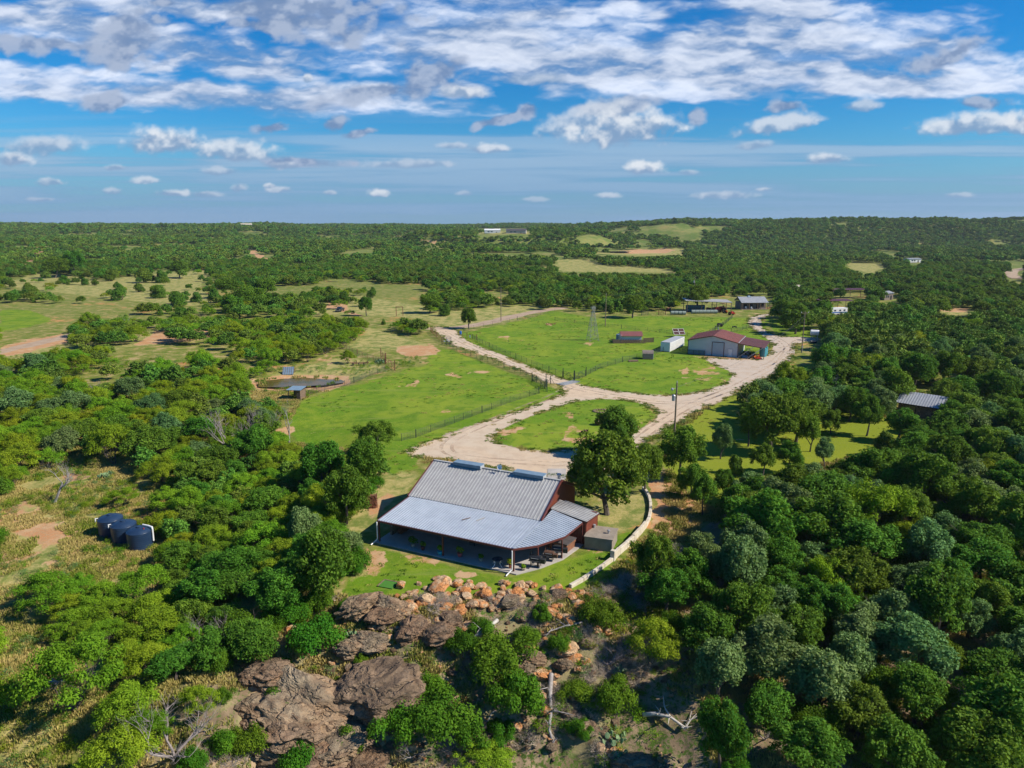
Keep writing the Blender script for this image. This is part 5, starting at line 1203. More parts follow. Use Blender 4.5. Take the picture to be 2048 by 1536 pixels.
def pipe_gate(name, label, a, b, h=1.25, mat='fence', n=5):
    A = GP(*a, 0.0); B = GP(*b, 0.0); t = thing(name, label, 'gate', A); D = B-A
    for p in (Vector((0, 0, 0)), D): MB().bar(p, p+Vector((0, 0, h*1.5)), 0.16).build('gate_post', M[mat], t)
    m = MB()
    for k in range(n): z = 0.2+(h-0.15)*k/(n-1); m.bar(D*0.03+Vector((0, 0, z)), D*0.97+Vector((0, 0, z)), 0.055)
    for f in (0.04, 0.35, 0.65, 0.96): m.bar(D*f+Vector((0, 0, 0.2)), D*f+Vector((0, 0, h+0.05)), 0.05)
    m.build('gate_rails', M[mat], t)
    m2 = MB().bar(D*0.04+Vector((0, 0, 0.2)), D*0.5+Vector((0, 0, h)), 0.05).bar(D*0.5+Vector((0, 0, h)), D*0.96+Vector((0, 0, 0.2)), 0.05); m2.build('brace', M[mat], t)
pipe_gate('pipe_gate', 'dark pipe gate closing the pasture beside the cattle guard', (1126, 755), (1148, 760), 1.5)
pipe_gate('pipe_gate', 'dark pipe gate from the cattle guard corner to the pasture fence', (1149, 760), (1172, 752), 1.5)
pipe_gate('field_gate', 'dark gate standing open at the corner of the lower pasture', (1092, 773), (1094, 784), 1.9)
pipe_gate('field_gate', 'braced dark fence panel near the open pasture gate', (1064, 762), (1090, 778), 1.4)
pipe_gate('corner_gate', 'rusty pipe gate at the corner between pond ground and pasture', (771, 728), (790, 742), 1.9, 'wood_red')
pipe_gate('corner_gate', 'second rusty pipe gate beside the cactus clump', (762, 716), (772, 727), 1.9, 'wood_red')
pipe_gate('stock_gate', 'rusty stock panel far out on the pasture', (1317, 630), (1331, 630), 1.5, 'wood_red')
pipe_gate('stock_gate', 'dark stock panel beside the oak clump on the pasture', (1283, 631), (1296, 630), 1.5)
eg = thing('entrance_panel_gate', 'black cut metal gate panel with pale shapes at the ranch entrance', 'gate', G(884, 689), 0.12)
MB().bar((0, 0, 0), (0, 0, 2.3), 0.16).build('gate_post', M['black_metal'], eg); MB().bar((2.7, 0, 0), (2.7, 0, 2.3), 0.16).build('gate_post', M['black_metal'], eg)
mp = MB()
for z in (0.3, 1.0, 1.7, 2.2): mp.bar((0, 0, z), (2.7, 0, z), 0.08)
for x in (0.5, 1.35, 2.2): mp.bar((x, 0, 0.3), (x, 0, 2.2), 0.07)
mp.build('gate_frame', M['black_metal'], eg)
for (x, z) in ((0.75, 1.0), (1.6, 1.35), (2.1, 0.95)): MB().box((x, -0.05, z), (0.5, 0.04, 0.45), m=Matrix.Rotation(0.5+x, 3, 'Y')).build('metal_emblem', M['galv'], eg)
pole_l = thing('entrance_gate', 'open pipe gate with white notice at the right of the entrance', 'gate', G(934, 678), -0.5)
MB().bar((0, 0, 0), (0, 0, 2.0), 0.14).bar((3.6, 0, 0), (3.6, 0, 1.8), 0.14).build('gate_post', M['wood_red'], pole_l)
mm = MB()
for z in (0.3, 0.7, 1.1, 1.5): mm.bar((0, 0, z), (3.6, 0, z), 0.06)
mm.build('gate_rails', M['wood_red'], pole_l); MB().box((1.2, -0.06, 0.95), (0.5, 0.03, 0.7)).build('notice', M['white'], pole_l)
bb = thing('blue_barrel', 'blue plastic barrel standing beside the entrance drive', 'barrel', G(921, 669), 0)
MB().lathe([(0.3, 0), (0.36, 0.15), (0.38, 0.5), (0.36, 0.95), (0.3, 1.1)], 16).build('body', M['blue'], bb); MB().lathe([(0.31, 1.1), (0.31, 1.15)], 14).build('lid', M['blue'], bb)
cg = thing('cattle_guard', 'grey steel cattle guard across the gravel drive', 'cattle guard', GP(1136, 766, 0.03), 0.75)
gd = MB()
for k in range(11): gd.bar((-2.6, -1.1+k*0.22, 0.04), (2.6, -1.1+k*0.22, 0.04), 0.10, 0.06)
gd.build('grid', M['steel'], cg)
for x in (-2.7, 2.7): MB().bar((x, -1.2, 0.08), (x, 1.2, 0.08), 0.14).build('side_beam', M['steel'], cg)
wg_ = thing('wing_post', 'dark braced post with a round disc beside the cattle guard', 'post', GP(1101, 768, 0), 0)
MB().bar((0, 0, 0), (0, 0, 1.9), 0.16).build('post', M['fence'], wg_); MB().bar((0, 0, 1.5), (0.9, 0, 0.05), 0.07).bar((0, 0, 1.5), (-0.8, 0.2, 0.05), 0.07).build('brace', M['fence'], wg_)

# ------------------------------------------------------------------ small things standing about
def implement(px, py, label, mat, s, seed, name='farm_implement', mat2='rustiron'):
    rng = random.Random(seed); t = thing(name, label, 'farm implement', G(px, py), rng.uniform(0, 3))
    m = MB()
    for k in range(5): m.bar((rng.uniform(-1, 1)*s, rng.uniform(-0.7, 0.7)*s, rng.uniform(0.2, 0.5)*s), (rng.uniform(-1, 1)*s, rng.uniform(-0.7, 0.7)*s, rng.uniform(0.4, 1.2)*s), 0.11*s)
    m.bar((-1.1*s, 0, 0.5*s), (1.1*s, 0, 0.5*s), 0.14*s).build('frame', M[mat], t)
    for x in (-0.8, 0.8): add_wheel(t, (x*s, 0.1, 0.45*s), 0.45*s, 0.12*s, rim=mat2)
    MB().box((0.1*s, 0, 0.75*s), (0.6*s, 0.45*s, 0.35*s), taper=0.7).build('hopper', M[mat], t)
implement(1170, 871-3, 'rusty antique plough standing on the grass island', 'rustiron', 0.75, 3, 'antique_plough')
implement(1463, 630, 'bright red hay rake at the far corner of the pasture', 'red', 1.5, 8, 'hay_rake', 'red')
implement(1440, 653, 'dark implement with black wheels behind the shop', 'black_metal', 1.3, 5)
implement(1469, 656, 'small dark implement with pale seat in the paddock', 'black_metal', 0.8, 6)
implement(1452, 626.5, 'orange yellow implement beside the red tractor', 'orange', 1.2, 9, 'farm_implement', 'orange')
ke = thing('kettle_planter', 'dark round iron kettle with pale rim on the grass island', 'planter', G(1197, 850), 0)
MB().lathe([(0.3, 0.1), (0.65, 0.3), (0.8, 0.7), (0.72, 0.85), (0.65, 0.8), (0.4, 0.5)], 18).build('kettle', M['rustiron'], ke); MB().lathe([(0.05, 0.6), (0.66, 0.62)], 14).build('soil', M['dirt'], ke)
for k in range(3): MB().bar((0.5*math.cos(k*2.1), 0.5*math.sin(k*2.1), 0), (0.45*math.cos(k*2.1), 0.45*math.sin(k*2.1), 0.3), 0.1).build('leg', M['rustiron'], ke)
sr = MB()
for k in range(22):
    a = 2*PI*k/22; sr.lathe([(0.22, 0), (0.26, 0.12), (0.14, 0.26)], 7, (2.0*math.cos(a), 1.1*math.sin(a), 0))
o = sr.build('fire_ring', M['rock_grey']); o.location = G(1208, 823); tag(o, 'oval ring of grey stones round a bed on the grass island', 'stone ring')
lg = MB()
for k in range(7): lg.tube([(-1.3, -0.5+k*0.16, 0.12+0.1*(k % 2)), (1.2, -0.3+k*0.12, 0.15+0.12*(k % 3))], 0.09, 6)
o = lg.build('timber_stack', M['wood']); o.location = G(1267, 723); tag(o, 'low stack of old timbers on the grass near the garden shed', 'timber stack')
bp_ = MB(); rng = random.Random(4)
for k in range(16): a = Vector((rng.uniform(-1.8, 1.8), rng.uniform(-1, 1), rng.uniform(0.1, 0.7))); bp_.tube([a, a+Vector((rng.uniform(-1, 1), rng.uniform(-1, 1), rng.uniform(-0.1, 0.5)))], 0.09, 6)
o = bp_.build('brush_pile', M['wood_red']); o.location = G(1101, 650); tag(o, 'reddish brush pile alone on the pasture near the windmill tower', 'brush pile')
def pickup(px, py, rz, label, mat, s=1.0, name='pickup_truck'):
    t = thing(name, label, 'truck', G(px, py)+Vector((0, 0, 0.02)), rz)
    MB().box((0, 1.9*s, 0.95*s), (1.9*s, 1.5*s, 0.6*s), taper=0.94).box((0, 0.1*s, 0.9*s), (1.95*s, 2.2*s, 0.7*s)).build('body', M[mat], t)
    cb = MB().box((0, 0.2*s, 1.55*s), (1.75*s, 1.9*s, 0.65*s), taper=0.82).build('cab', M[mat], t)
    MB().box((0, 0.2*s, 1.55*s), (1.70*s, 1.93*s, 0.42*s), taper=0.86).build('window', M['glass'], t)
    MB().box((0.93*s, -1.9*s, 0.95*s), (0.08*s, 1.9*s, 0.55*s)).box((-0.93*s, -1.9*s, 0.95*s), (0.08*s, 1.9*s, 0.55*s)).box((0, -2.85*s, 0.95*s), (1.9*s, 0.08*s, 0.55*s)).box((0, -1.9*s, 0.68*s), (1.85*s, 1.9*s, 0.08*s)).build('bed', M[mat], t)
    for x in (-0.88, 0.88):
        for y in (-1.8, 1.85): add_wheel(t, (x*s, y*s, 0.4*s), 0.4*s, 0.26*s)
        MB().box((x*0.8*s, 2.66*s, 0.98*s), (0.3*s, 0.05, 0.18*s)).build('headlight', M['white'], t)
    MB().box((0, 2.68*s, 0.62*s), (1.9*s, 0.12*s, 0.2*s)).build('bumper', M['steel'], t)
    return t
pickup(680, 623, PI-0.1, 'dark pickup truck parked on the orange track in the meadow', 'black_metal', 1.05)
rv = thing('travel_trailer', 'white and blue travel trailer half hidden among the oaks', 'trailer', G(1674, 630), 0.3)
MB().box((0, 0, 1.7), (7.5, 2.5, 2.4)).build('body', M['white'], rv); MB().box((0, -1.27, 1.2), (7.2, 0.05, 0.4)).build('stripe', M['blue'], rv)
for x in (-2.2, 0.2, 2.3): MB().box((x, -1.28, 2.0), (0.9, 0.05, 0.6)).build('window', M['glass'], rv)
for x in (-0.6, 0.6): add_wheel(rv, (x, -1.15, 0.4), 0.4, 0.25, 'Y')
def canopy(px, py, w, d, h, label, rz=0.1, mat='rust_trim', name='carport'):
    t = thing(name, label, 'canopy', G(px, py), rz)
    metal_roof('roof', [[(-w/2, 0, h), (w/2, 0, h), (w/2, d, h+0.3), (-w/2, d, h+0.3)]], (0, 1, 0), M[mat], t, 0.8, 0.12, 0.08, 0.03)
    for x in (-w/2+0.2, 0, w/2-0.2):
        for y in (0.2, d-0.2): MB().bar((x, y, 0), (x, y, h), 0.16).build('post', M['wood'], t)
canopy(1675, 622, 14, 6, 4.2, 'brown flat canopy behind the white travel trailer')
canopy(1700, 597, 18, 6, 4.2, 'long brown flat canopy roof deeper in the oak wood')
def small_building(px, py, w, d, h, label, wm, rm, rz=0.0, name='outbuilding', gable=0.9, base=0.0):
    t = thing(name, label, 'outbuilding', G(px, py)+Vector((0, 0, base)), rz)
    g = [(0, 0), (w, 0), (w, h), (w/2, h+gable), (0, h)] if False else None
    MB().box((0, d/2, h/2), (w, d, h)).build('wall', M[wm], t)
    metal_roof('roof', [[(-w/2-0.4, -0.4, h), (w/2+0.4, -0.4, h), (w/2+0.4, d/2, h+gable), (-w/2-0.4, d/2, h+gable)], [(-w/2-0.4, d/2, h+gable), (w/2+0.4, d/2, h+gable), (w/2+0.4, d+0.4, h), (-w/2-0.4, d+0.4, h)]], (0, 1, 0), M[rm], t, 0.8)
    MB().slab([(w/2, 0, h), (w/2, d, h), (w/2, d/2, h+gable)], 0.1, (1, 0, 0)).slab([(-w/2, 0, h), (-w/2, d, h), (-w/2, d/2, h+gable)], 0.1, (-1, 0, 0)).build('gable', M[wm], t)
    MB().box((w*0.25, -0.04, 1.05), (1.1, 0.08, 2.1)).build('door', M['dark'], t)
    for x in (-0.25, -0.05): MB().box((w*x, -0.04, h*0.55), (w*0.12, 0.08, h*0.35)).build('window', M['glass'], t)
    return t
small_building(1777, 600, 6.5, 5, 3.2, 'weathered grey shed standing alone in the wood beyond the trailer', 'wood_grey', 'galv', 0.5)
small_building(1830, 526, 13, 8, 3.2, 'tiny white shed in a far clearing on the right', 'white', 'galv', 0.2, base=0.5)
small_building(985, 466.5, 24, 10, 4.5, 'pale metal barn on top of the far cleared mesa', 'wall_grey', 'white', 0.1, gable=2.2)
small_building(1032, 467, 30, 12, 4.5, 'long dark roofed ranch home on top of the far cleared mesa', 'concrete', 'tub', -0.1, gable=2.6, name='far_house')
small_building(1610, 585, 9, 6, 3.0, 'tan roofed shed half hidden behind the oaks near the cabin', 'concrete', 'limestone', 0.4)
small_building(492, 456, 26, 12, 5, 'far pale farmhouse on the left skyline', 'concrete', 'limestone', 0.1, gable=3, name='far_house', base=3)
db = thing('deer_blind', 'small dark box blind on stilts in the far left meadow', 'deer blind', G(375, 541), 0.2)
MB().box((0, 0, 3.4), (1.9, 1.9, 1.9)).build('cabin', M['wood'], db); MB().box((0, 0, 4.4), (2.2, 2.2, 0.12)).build('roof', M['rust_trim'], db)
for x in (-0.8, 0.8):
    for y in (-0.8, 0.8): MB().bar((x*1.3, y*1.3, 0), (x, y, 2.5), 0.16).build('leg', M['wood'], db)
ar = thing('timber_arch', 'thin red brown post and beam frame beside the meadow trees', 'gateway', G(806, 632), 0.1)
MB().bar((0, 0, 0), (0, 0, 3.6), 0.25).build('post', M['wood_red'], ar); MB().bar((-2.6, 0, 0), (-2.6, 0, 3.6), 0.25).build('post', M['wood_red'], ar); MB().bar((-2.8, 0, 3.6), (0.2, 0, 3.6), 0.25).build('beam', M['wood_red'], ar)
#--PART4--
# ------------------------------------------------------------------ plants: the kinds
def crown_mesh(name, kind, seed, n, size, mat):
    rng = np.random.default_rng(seed); C = []; Rr = []
    if kind == 'oak':
        k = 44; lob = [(rng.random()*2*PI, rng.uniform(0.75, 1.12)) for _ in range(5)]
        for i in range(k):
            a = rng.random()*2*PI; el = math.asin(min(1, rng.random()*1.5-0.5)); f = 0.66+0.34*rng.random()
            f *= max(g_*(0.72+0.28*math.cos(a-b_)) for b_, g_ in lob)
            C.append((2.35*f*math.cos(el)*math.cos(a), 2.35*f*math.cos(el)*math.sin(a), 3.05+2.05*f*math.sin(el)+rng.normal()*0.15)); Rr.append(rng.uniform(0.30, 0.80))
        for i in range(26):
            j = rng.integers(0, k); d_ = rng.normal(size=3); d_ /= np.linalg.norm(d_); C.append(tuple(np.array(C[j])+d_*Rr[j]*np.array([1.15, 1.15, 0.9]))); Rr.append(rng.uniform(0.16, 0.34))
        C += [(0, 0, 3.2)]; Rr += [1.4]
        V, F = leafcards(C, Rr, n, size, rng, 0.35, 0.95, 1.25, 0.62, -0.75)
    elif kind == 'mesq':
        for i in range(46):
            a = rng.random()*2*PI; r = 2.65*math.sqrt(rng.random()); t_ = math.sqrt(max(0, 1-(r/3.0)**2)); C.append((r*math.cos(a), r*math.sin(a), 0.7+3.3*t_*rng.uniform(0.35, 1.0)**0.7)); Rr.append(rng.uniform(0.35, 0.75))
        V, F = leafcards(C, Rr, n, size, rng, 0.5, 0.75, 0.95, 0.85, -0.4, 0.42)
    elif kind == 'bush':
        for i in range(14):
            a = rng.random()*2*PI; r = 1.5*math.sqrt(rng.random()); C.append((r*math.cos(a), r*math.sin(a), 0.5+1.3*rng.random()*(1-r/2.2))); Rr.append(rng.uniform(0.5, 0.85))
        V, F = leafcards(C, Rr, n, size, rng, 0.35, 0.9, 0.8, 0.5, -0.3)
    elif kind == 'cedar':
        for i in range(12):
            z = rng.random(); a = rng.random()*2*PI; r = 1.0*(1-z*0.75)*rng.uniform(0.3, 1); C.append((r*math.cos(a), r*math.sin(a), 0.5+2.3*z)); Rr.append(0.85*(1-z*0.55))
        V, F = leafcards(C, Rr, n, size, rng, 0.3, 1.0, 0.7, 0.3, -0.6)
    return npmesh(name, V, F, mat)
def limb_mesh(name, kind, seed, mat, dead=False):
    rng = random.Random(seed); mb = MB()
    def grow(p, d, L, r, lev):
        pts = [p]; rad = [r]; n = 4
        for i in range(n):
            d = (d+Vector((rng.uniform(-1, 1), rng.uniform(-1, 1), rng.uniform(-0.6, 0.8)))*(0.28 if dead else 0.2)).normalized()
            p = p+d*L/n; pts.append(p); rad.append(r*(1-0.55*(i+1)/n))
        mb.tube(pts, rad, 6 if lev < 2 else 4, False)
        if lev >= (4 if dead else 3): return
        for k in range(rng.randint(2, 3) + (1 if dead and lev > 0 else 0)):
            i = rng.randint(2, n); ax = Vector((rng.uniform(-1, 1), rng.uniform(-1, 1), rng.uniform(-0.1, 0.9))).normalized()
            grow(pts[i], (d*0.6+ax*0.9).normalized(), L*rng.uniform(0.55, 0.8), rad[i]*0.75, lev+1)
    if kind == 'oak': grow(Vector((0, 0, -0.3)), Vector((rng.uniform(-.15, .15), rng.uniform(-.15, .15), 1)), 2.5, 0.20, 0)
    elif kind == 'dead': grow(Vector((0, 0, -0.3)), Vector((rng.uniform(-.4, .4), rng.uniform(-.3, .3), 1)), 2.6, 0.19, 0)
    elif kind == 'deadwide':
        for k in range(4):
            a = k*PI/2+rng.uniform(-.4, .4); grow(Vector((0, 0, 0)), Vector((math.cos(a), math.sin(a), 0.75)), 2.3, 0.11, 1)
    elif kind == 'mesq':
        for k in range(4):
            a = k*PI/2+rng.uniform(-.5, .5); grow(Vector((0, 0, -0.2)), Vector((math.cos(a)*.6, math.sin(a)*.6, 1)), 1.9, 0.085, 1)
    else:
        for k in range(4):
            a = k*PI/2+rng.uniform(-.5, .5); grow(Vector((0, 0, -0.1)), Vector((math.cos(a)*.7, math.sin(a)*.7, 1)), 0.9, 0.05, 2)
    me = bpy.data.meshes.new(name); me.from_pydata(mb.v, [], mb.f); me.update(); me.materials.append(mat)
    return me
KIND = {}      # key -> (name, category, word, list of (crown mesh, trunk mesh), nominal width, nominal height)
def mk(key, name, cat, word, kind, mat, nv, n, size, w, h):
    KIND[key] = (name, cat, word, [(crown_mesh('crown', kind, hash_(key, i), n, size, M[mat]), limb_mesh('trunk', kind, hash_(key, i)+5, M['bark'])) for i in range(nv)], w, h)
def hash_(k, i): return sum(ord(c)*(j+3) for j, c in enumerate(k))*7+i*101
mk('oak', 'oak_tree', 'oak tree', 'dark green oak', 'oak', 'oak', 6, 15000, 0.105, 6.1, 5.7)
mk('grey', 'oak_tree', 'oak tree', 'grey green oak', 'oak', 'oak_grey', 3, 14000, 0.105, 6.1, 5.7)
mk('mesq', 'mesquite_tree', 'mesquite tree', 'bright green mesquite', 'mesq', 'mesq', 5, 15000, 0.090, 6.2, 4.7)
mk('lime', 'mesquite_tree', 'mesquite tree', 'yellow green mesquite', 'mesq', 'lime', 2, 12000, 0.090, 6.2, 4.7)
mk('bush', 'leafy_shrub', 'shrub', 'dense green shrub', 'bush', 'bush', 4, 8000, 0.075, 4.2, 2.3)
mk('cedar', 'juniper_bush', 'juniper', 'rounded green juniper', 'cedar', 'cedar', 3, 6500, 0.085, 3.2, 3.2)
DEAD = [limb_mesh('trunk', 'dead', 900+i, M['dead'], True) for i in range(3)]
DEADW = [limb_mesh('trunk', 'deadwide', 950+i, M['deadtwig'], True) for i in range(3)]
PLANTS = []    # (key, x, y, width, height)

LANDMARKS = [('the black water tanks', (-46, 79)), ('the retaining wall', (13, 72)), ('the cistern', (9.5, 74)), ('the firewood rack', (-20, 85)), ('the stone cottage', (76, 127)), ('the drive pole', (25.5, 107)),
             ('the grass island', (12, 118)), ('the pond', (-49, 160)), ('the trailer frame', (-39, 176)), ('the entrance gate', (-20, 216)), ('the dirt track', (-120, 205)), ('the white fuel tank', (93, 217)),
             ('the timber cabin', (103, 303)), ('the travel trailer', (128, 270)), ('the lower pasture', (-30, 118)), ('the biggest boulder', (-10.5, 53)), ('the right edge of the lawn', (52, 95)), ('the lower right corner', (36, 50)),
             ('the lower left corner', (-38, 52)), ('the right picture edge', (62, 78)), ('the tank side clearing', (-52, 66)), ('the dead tree thicket', (-38, 108)), ('the left picture edge', (-95, 120)), ('the far left meadow', (-180, 330)),
             ('the pickup truck', (-72, 290)), ('the hay barn', (80, 300)), ('the lawn oaks', (40, 92)), ('the pale dead crown on the right', (38, 62)), ('the bottom edge of the slope', (8, 48)), ('the right hand wood', (110, 150))]
ORD_ = ['nearest', 'second nearest', 'third nearest', 'fourth nearest', 'fifth nearest', 'sixth nearest', 'seventh nearest', 'eighth nearest', 'ninth nearest', 'tenth nearest']

TEEN = ['eleventh', 'twelfth', 'thirteenth', 'fourteenth', 'fifteenth', 'sixteenth', 'seventeenth', 'eighteenth', 'nineteenth']
ONES = ['', '-first', '-second', '-third', '-fourth', '-fifth', '-sixth', '-seventh', '-eighth', '-ninth']
ORD = ORD_+[t_+' nearest' for t_ in TEEN]
for ten, te in (('twenty', 'twentieth'), ('thirty', 'thirtieth'), ('forty', 'fortieth'), ('fifty', 'fiftieth'), ('sixty', 'sixtieth')):
    ORD += [(te if not o_ else ten+o_)+' nearest' for o_ in ONES]

# ---- hand placed: kind, base px, base py, crown width px, crown top py
HAND = [('oak', 1215, 1030, 195, 850), ('oak', 1165, 985, 84, 905), ('oak', 1240, 912, 112, 806), ('oak', 1290, 985, 80, 868), ('oak', 1357, 955, 108, 842), ('grey', 1441, 918, 58, 805), ('oak', 1541, 905, 128, 766), ('oak', 1619, 903, 62, 795), ('oak', 1662, 868, 52, 815),
        ('oak', 1732, 872, 64, 778), ('grey', 1756, 842, 74, 772), ('oak', 1713, 826, 62, 772), ('oak', 1381, 996, 66, 922), ('oak', 1406, 1030, 66, 916), ('oak', 1446, 1000, 50, 918), ('oak', 1524, 951, 62, 888), ('cedar', 1766, 915, 60, 858),
        ('cedar', 1822, 866, 56, 828), ('oak', 692, 1048, 118, 922), ('oak', 738, 985, 110, 862), ('oak', 752, 905, 92, 838), ('oak', 648, 985, 112, 872), ('oak', 655, 1205, 150, 1050), ('grey', 612, 1100, 90, 1010), ('oak', 938, 658, 42, 612),
        ('mesq', 1573, 792, 72, 716), ('lime', 1600, 790, 60, 728), ('oak', 1655, 760, 90, 680), ('oak', 1700, 775, 90, 700), ('oak', 733, 632, 36, 590), ('oak', 508, 925, 90, 850), ('mesq', 695, 727, 36, 698), ('cedar', 560, 648, 50, 626),
        ('oak', 1300, 1175, 110, 1060), ('oak', 1265, 636, 62, 583), ('oak', 1395, 622, 60, 566), ('oak', 1590, 668, 80, 600), ('oak', 1562, 650, 60, 596), ('lime', 1190, 618, 30, 588), ('oak', 1920, 815, 105, 748), ('oak', 1890, 895, 110, 818), ('oak', 1850, 910, 90, 850),
        ('mesq', 230, 930, 95, 835), ('oak', 300, 925, 100, 850), ('mesq', 245, 1012, 70, 972), ('mesq', 95, 1220, 120, 1140), ('grey', 1760, 790, 66, 735), ('oak', 1698, 842, 66, 768), ('oak', 1496, 893, 62, 815), ('grey', 1648, 934, 50, 872), ('oak', 1792, 884, 74, 806), ('oak', 1574, 946, 60, 880), ('cedar', 1470, 948, 40, 905), ('oak', 1590, 868, 60, 796)]
SHRUB = [('mesq', 400, 1430, 90, 1370), ('bush', 445, 1500, 70, 1455), ('bush', 380, 1545, 80, 1500), ('bush', 455, 1400, 46, 1375), ('bush', 560, 1420, 90, 1365), ('bush', 500, 1500, 80, 1440), ('bush', 690, 1230, 50, 1200), ('bush', 860, 1390, 60, 1345), ('bush', 635, 1300, 120, 1225), ('bush', 1010, 1345, 150, 1270), ('bush', 1030, 1425, 130, 1330), ('bush', 880, 1450, 150, 1375), ('bush', 780, 1470, 120, 1390), ('bush', 925, 1300, 80, 1255), ('bush', 960, 1270, 60, 1230), ('bush', 1195, 1262, 95, 1190),
         ('bush', 1230, 1420, 90, 1345), ('oak', 1440, 1536, 130, 1370), ('bush', 1085, 1235, 50, 1205), ('bush', 1050, 1290, 60, 1250), ('mesq', 1300, 1330, 120, 1230), ('bush', 600, 1560, 90, 1450), ('bush', 940, 1490, 90, 1430), ('bush', 1120, 1300, 50, 1262),
         ('bush', 720, 1330, 36, 1305), ('bush', 570, 1345, 40, 1315), ('bush', 1150, 1400, 70, 1360), ('bush', 700, 1500, 90, 1445), ('bush', 1000, 1480, 80, 1440), ('mesq', 960, 1560, 130, 1490), ('mesq', 150, 1420, 200, 1260), ('mesq', 250, 1560, 150, 1450), ('mesq', 310, 1500, 90, 1400), ('bush', 1160, 1470, 60, 1435), ('bush', 1340, 1260, 60, 1215)]
def size_from(px, py, wpx, top):
    g = G(px, py); fw = proj(g.x, g.y, g.z)[2]; w = wpx*fw/FPX
    h = 1.0
    while h < 14 and proj(g.x, g.y, g.z+h)[1] > top: h += 0.1
    return g, w, h
for k, a, b, w, t in HAND+SHRUB:
    g, W_, H_ = size_from(a, b, w, t); PLANTS.append((k, g.x, g.y, W_, min(H_, W_*1.35), True))

# ---- where the ground lies open in the photograph
OPEN = [[(590, 885), (583, 842), (560, 800), (500, 775), (520, 745), (600, 735), (640, 718), (700, 690), (790, 688), (845, 676), (850, 650), (1000, 638), (1110, 614), (1230, 628), (1380, 618), (1375, 596), (1540, 590), (1548, 622), (1560, 640), (1600, 662), (1650, 655), (1650, 700), (1615, 715), (1605, 745),
         (1540, 752), (1490, 772), (1440, 798), (1400, 850), (1340, 870), (1300, 900), (1260, 940), (1210, 1000), (1300, 975), (1312, 1040), (1262, 1115), (1170, 1190), (690, 1192), (680, 1160), (735, 1095), (700, 1050), (725, 1000), (790, 950), (800, 905), (700, 900)],
        [(1320, 895), (1420, 815), (1480, 790), (1470, 860), (1600, 888), (1640, 840), (1720, 835), (1800, 840), (1810, 880), (1740, 905), (1600, 928), (1520, 940), (1440, 990), (1410, 1050), (1340, 1080), (1312, 1110), (1300, 1000)],
        [(690, 1190), (1160, 1190), (1262, 1120), (1290, 1160), (1300, 1230), (1250, 1290), (1290, 1330), (1390, 1400), (1380, 1480), (1330, 1545), (440, 1545), (470, 1450), (480, 1340), (590, 1250), (660, 1200)],
        [(0, 985), (60, 960), (110, 925), (240, 925), (300, 945), (335, 985), (255, 1000), (190, 1035), (310, 1060), (310, 1105), (260, 1140), (120, 1135), (40, 1150), (60, 1200), (40, 1290), (0, 1300)],
        [(0, 1290), (50, 1250), (120, 1260), (140, 1300), (90, 1350), (30, 1345)], [(0, 1390), (60, 1380), (130, 1420), (110, 1545), (0, 1545)], [(320, 1400), (450, 1390), (470, 1545), (330, 1545)],
        [(1788, 778), (1885, 788), (1885, 850), (1788, 838)], [(1655, 612), (1690, 612), (1690, 632), (1655, 632)], [(1762, 586), (1795, 586), (1795, 604), (1762, 604)], [(1820, 518), (1842, 518), (1842, 530), (1820, 530)],
        [(0, 612), (120, 616), (150, 640), (120, 662), (0, 690), (130, 668), (132, 682), (60, 708), (0, 718)], [(270, 662), (330, 658), (325, 676), (275, 682)], [(390, 656), (430, 654), (425, 668), (392, 668)], [(370, 530), (382, 530), (382, 545), (370, 545)], [(948, 458), (1062, 458), (1062, 470), (948, 470)],
        [(1400, 1155), (1440, 1170), (1430, 1200), (1395, 1190)], [(1700, 850), (1760, 850), (1760, 870), (1700, 870)], [(1665, 585), (1740, 585), (1740, 596), (1665, 596)], [(1990, 690), (2048, 700), (2048, 712), (1990, 706)], [(1870, 735), (1955, 740), (1940, 765), (1880, 760)],
        [(200, 1100), (300, 1100), (300, 1125), (220, 1130)], [(180, 1030), (310, 1035), (310, 1110), (180, 1095)], [(2010, 536), (2048, 532), (2048, 562), (2015, 560)], [(740, 650), (850, 680), (800, 700), (700, 690)]]+DRY[:1]+DRY[2:6]+[[(640, 596), (720, 594), (790, 606), (850, 618), (850, 640), (790, 632), (720, 628), (650, 626)]]+[DRY[10]]+SOIL[7:9]+[SOIL[12], SOIL[13]]
OPEN = [np.array(p, float) for p in OPEN]
def inside(px, py, poly):
    P = poly; n = len(P); ins = np.zeros(np.shape(px), bool)
    for i in range(n):
        a = P[i]; b = P[(i+1) % n]
        with np.errstate(divide='ignore', invalid='ignore'):
            ins ^= ((a[1] > py) != (b[1] > py)) & (px < (b[0]-a[0])*(py-a[1])/(b[1]-a[1]+1e-9)+a[0])
    return ins
def open_hits(x, y, z, w, h):
    """how many of five points of each crown fall on ground the photograph shows open"""
    cnt = 0
    r = w*0.36
    for dx, dz in ((0, 0.55*h), (0, 0.92*h), (-r, 0.6*h), (r, 0.6*h), (0, 0.05*h)):
        a, b, _ = proj(x+dx, y, z+dz); o = np.zeros(np.shape(a), bool)
        for p in OPEN: o |= inside(a, b, p)
        cnt = cnt+o
    return cnt
def pond_clear(x, y): return np.hypot((x+49)/13, (y-160)/10) > 1
rng = np.random.default_rng(11)
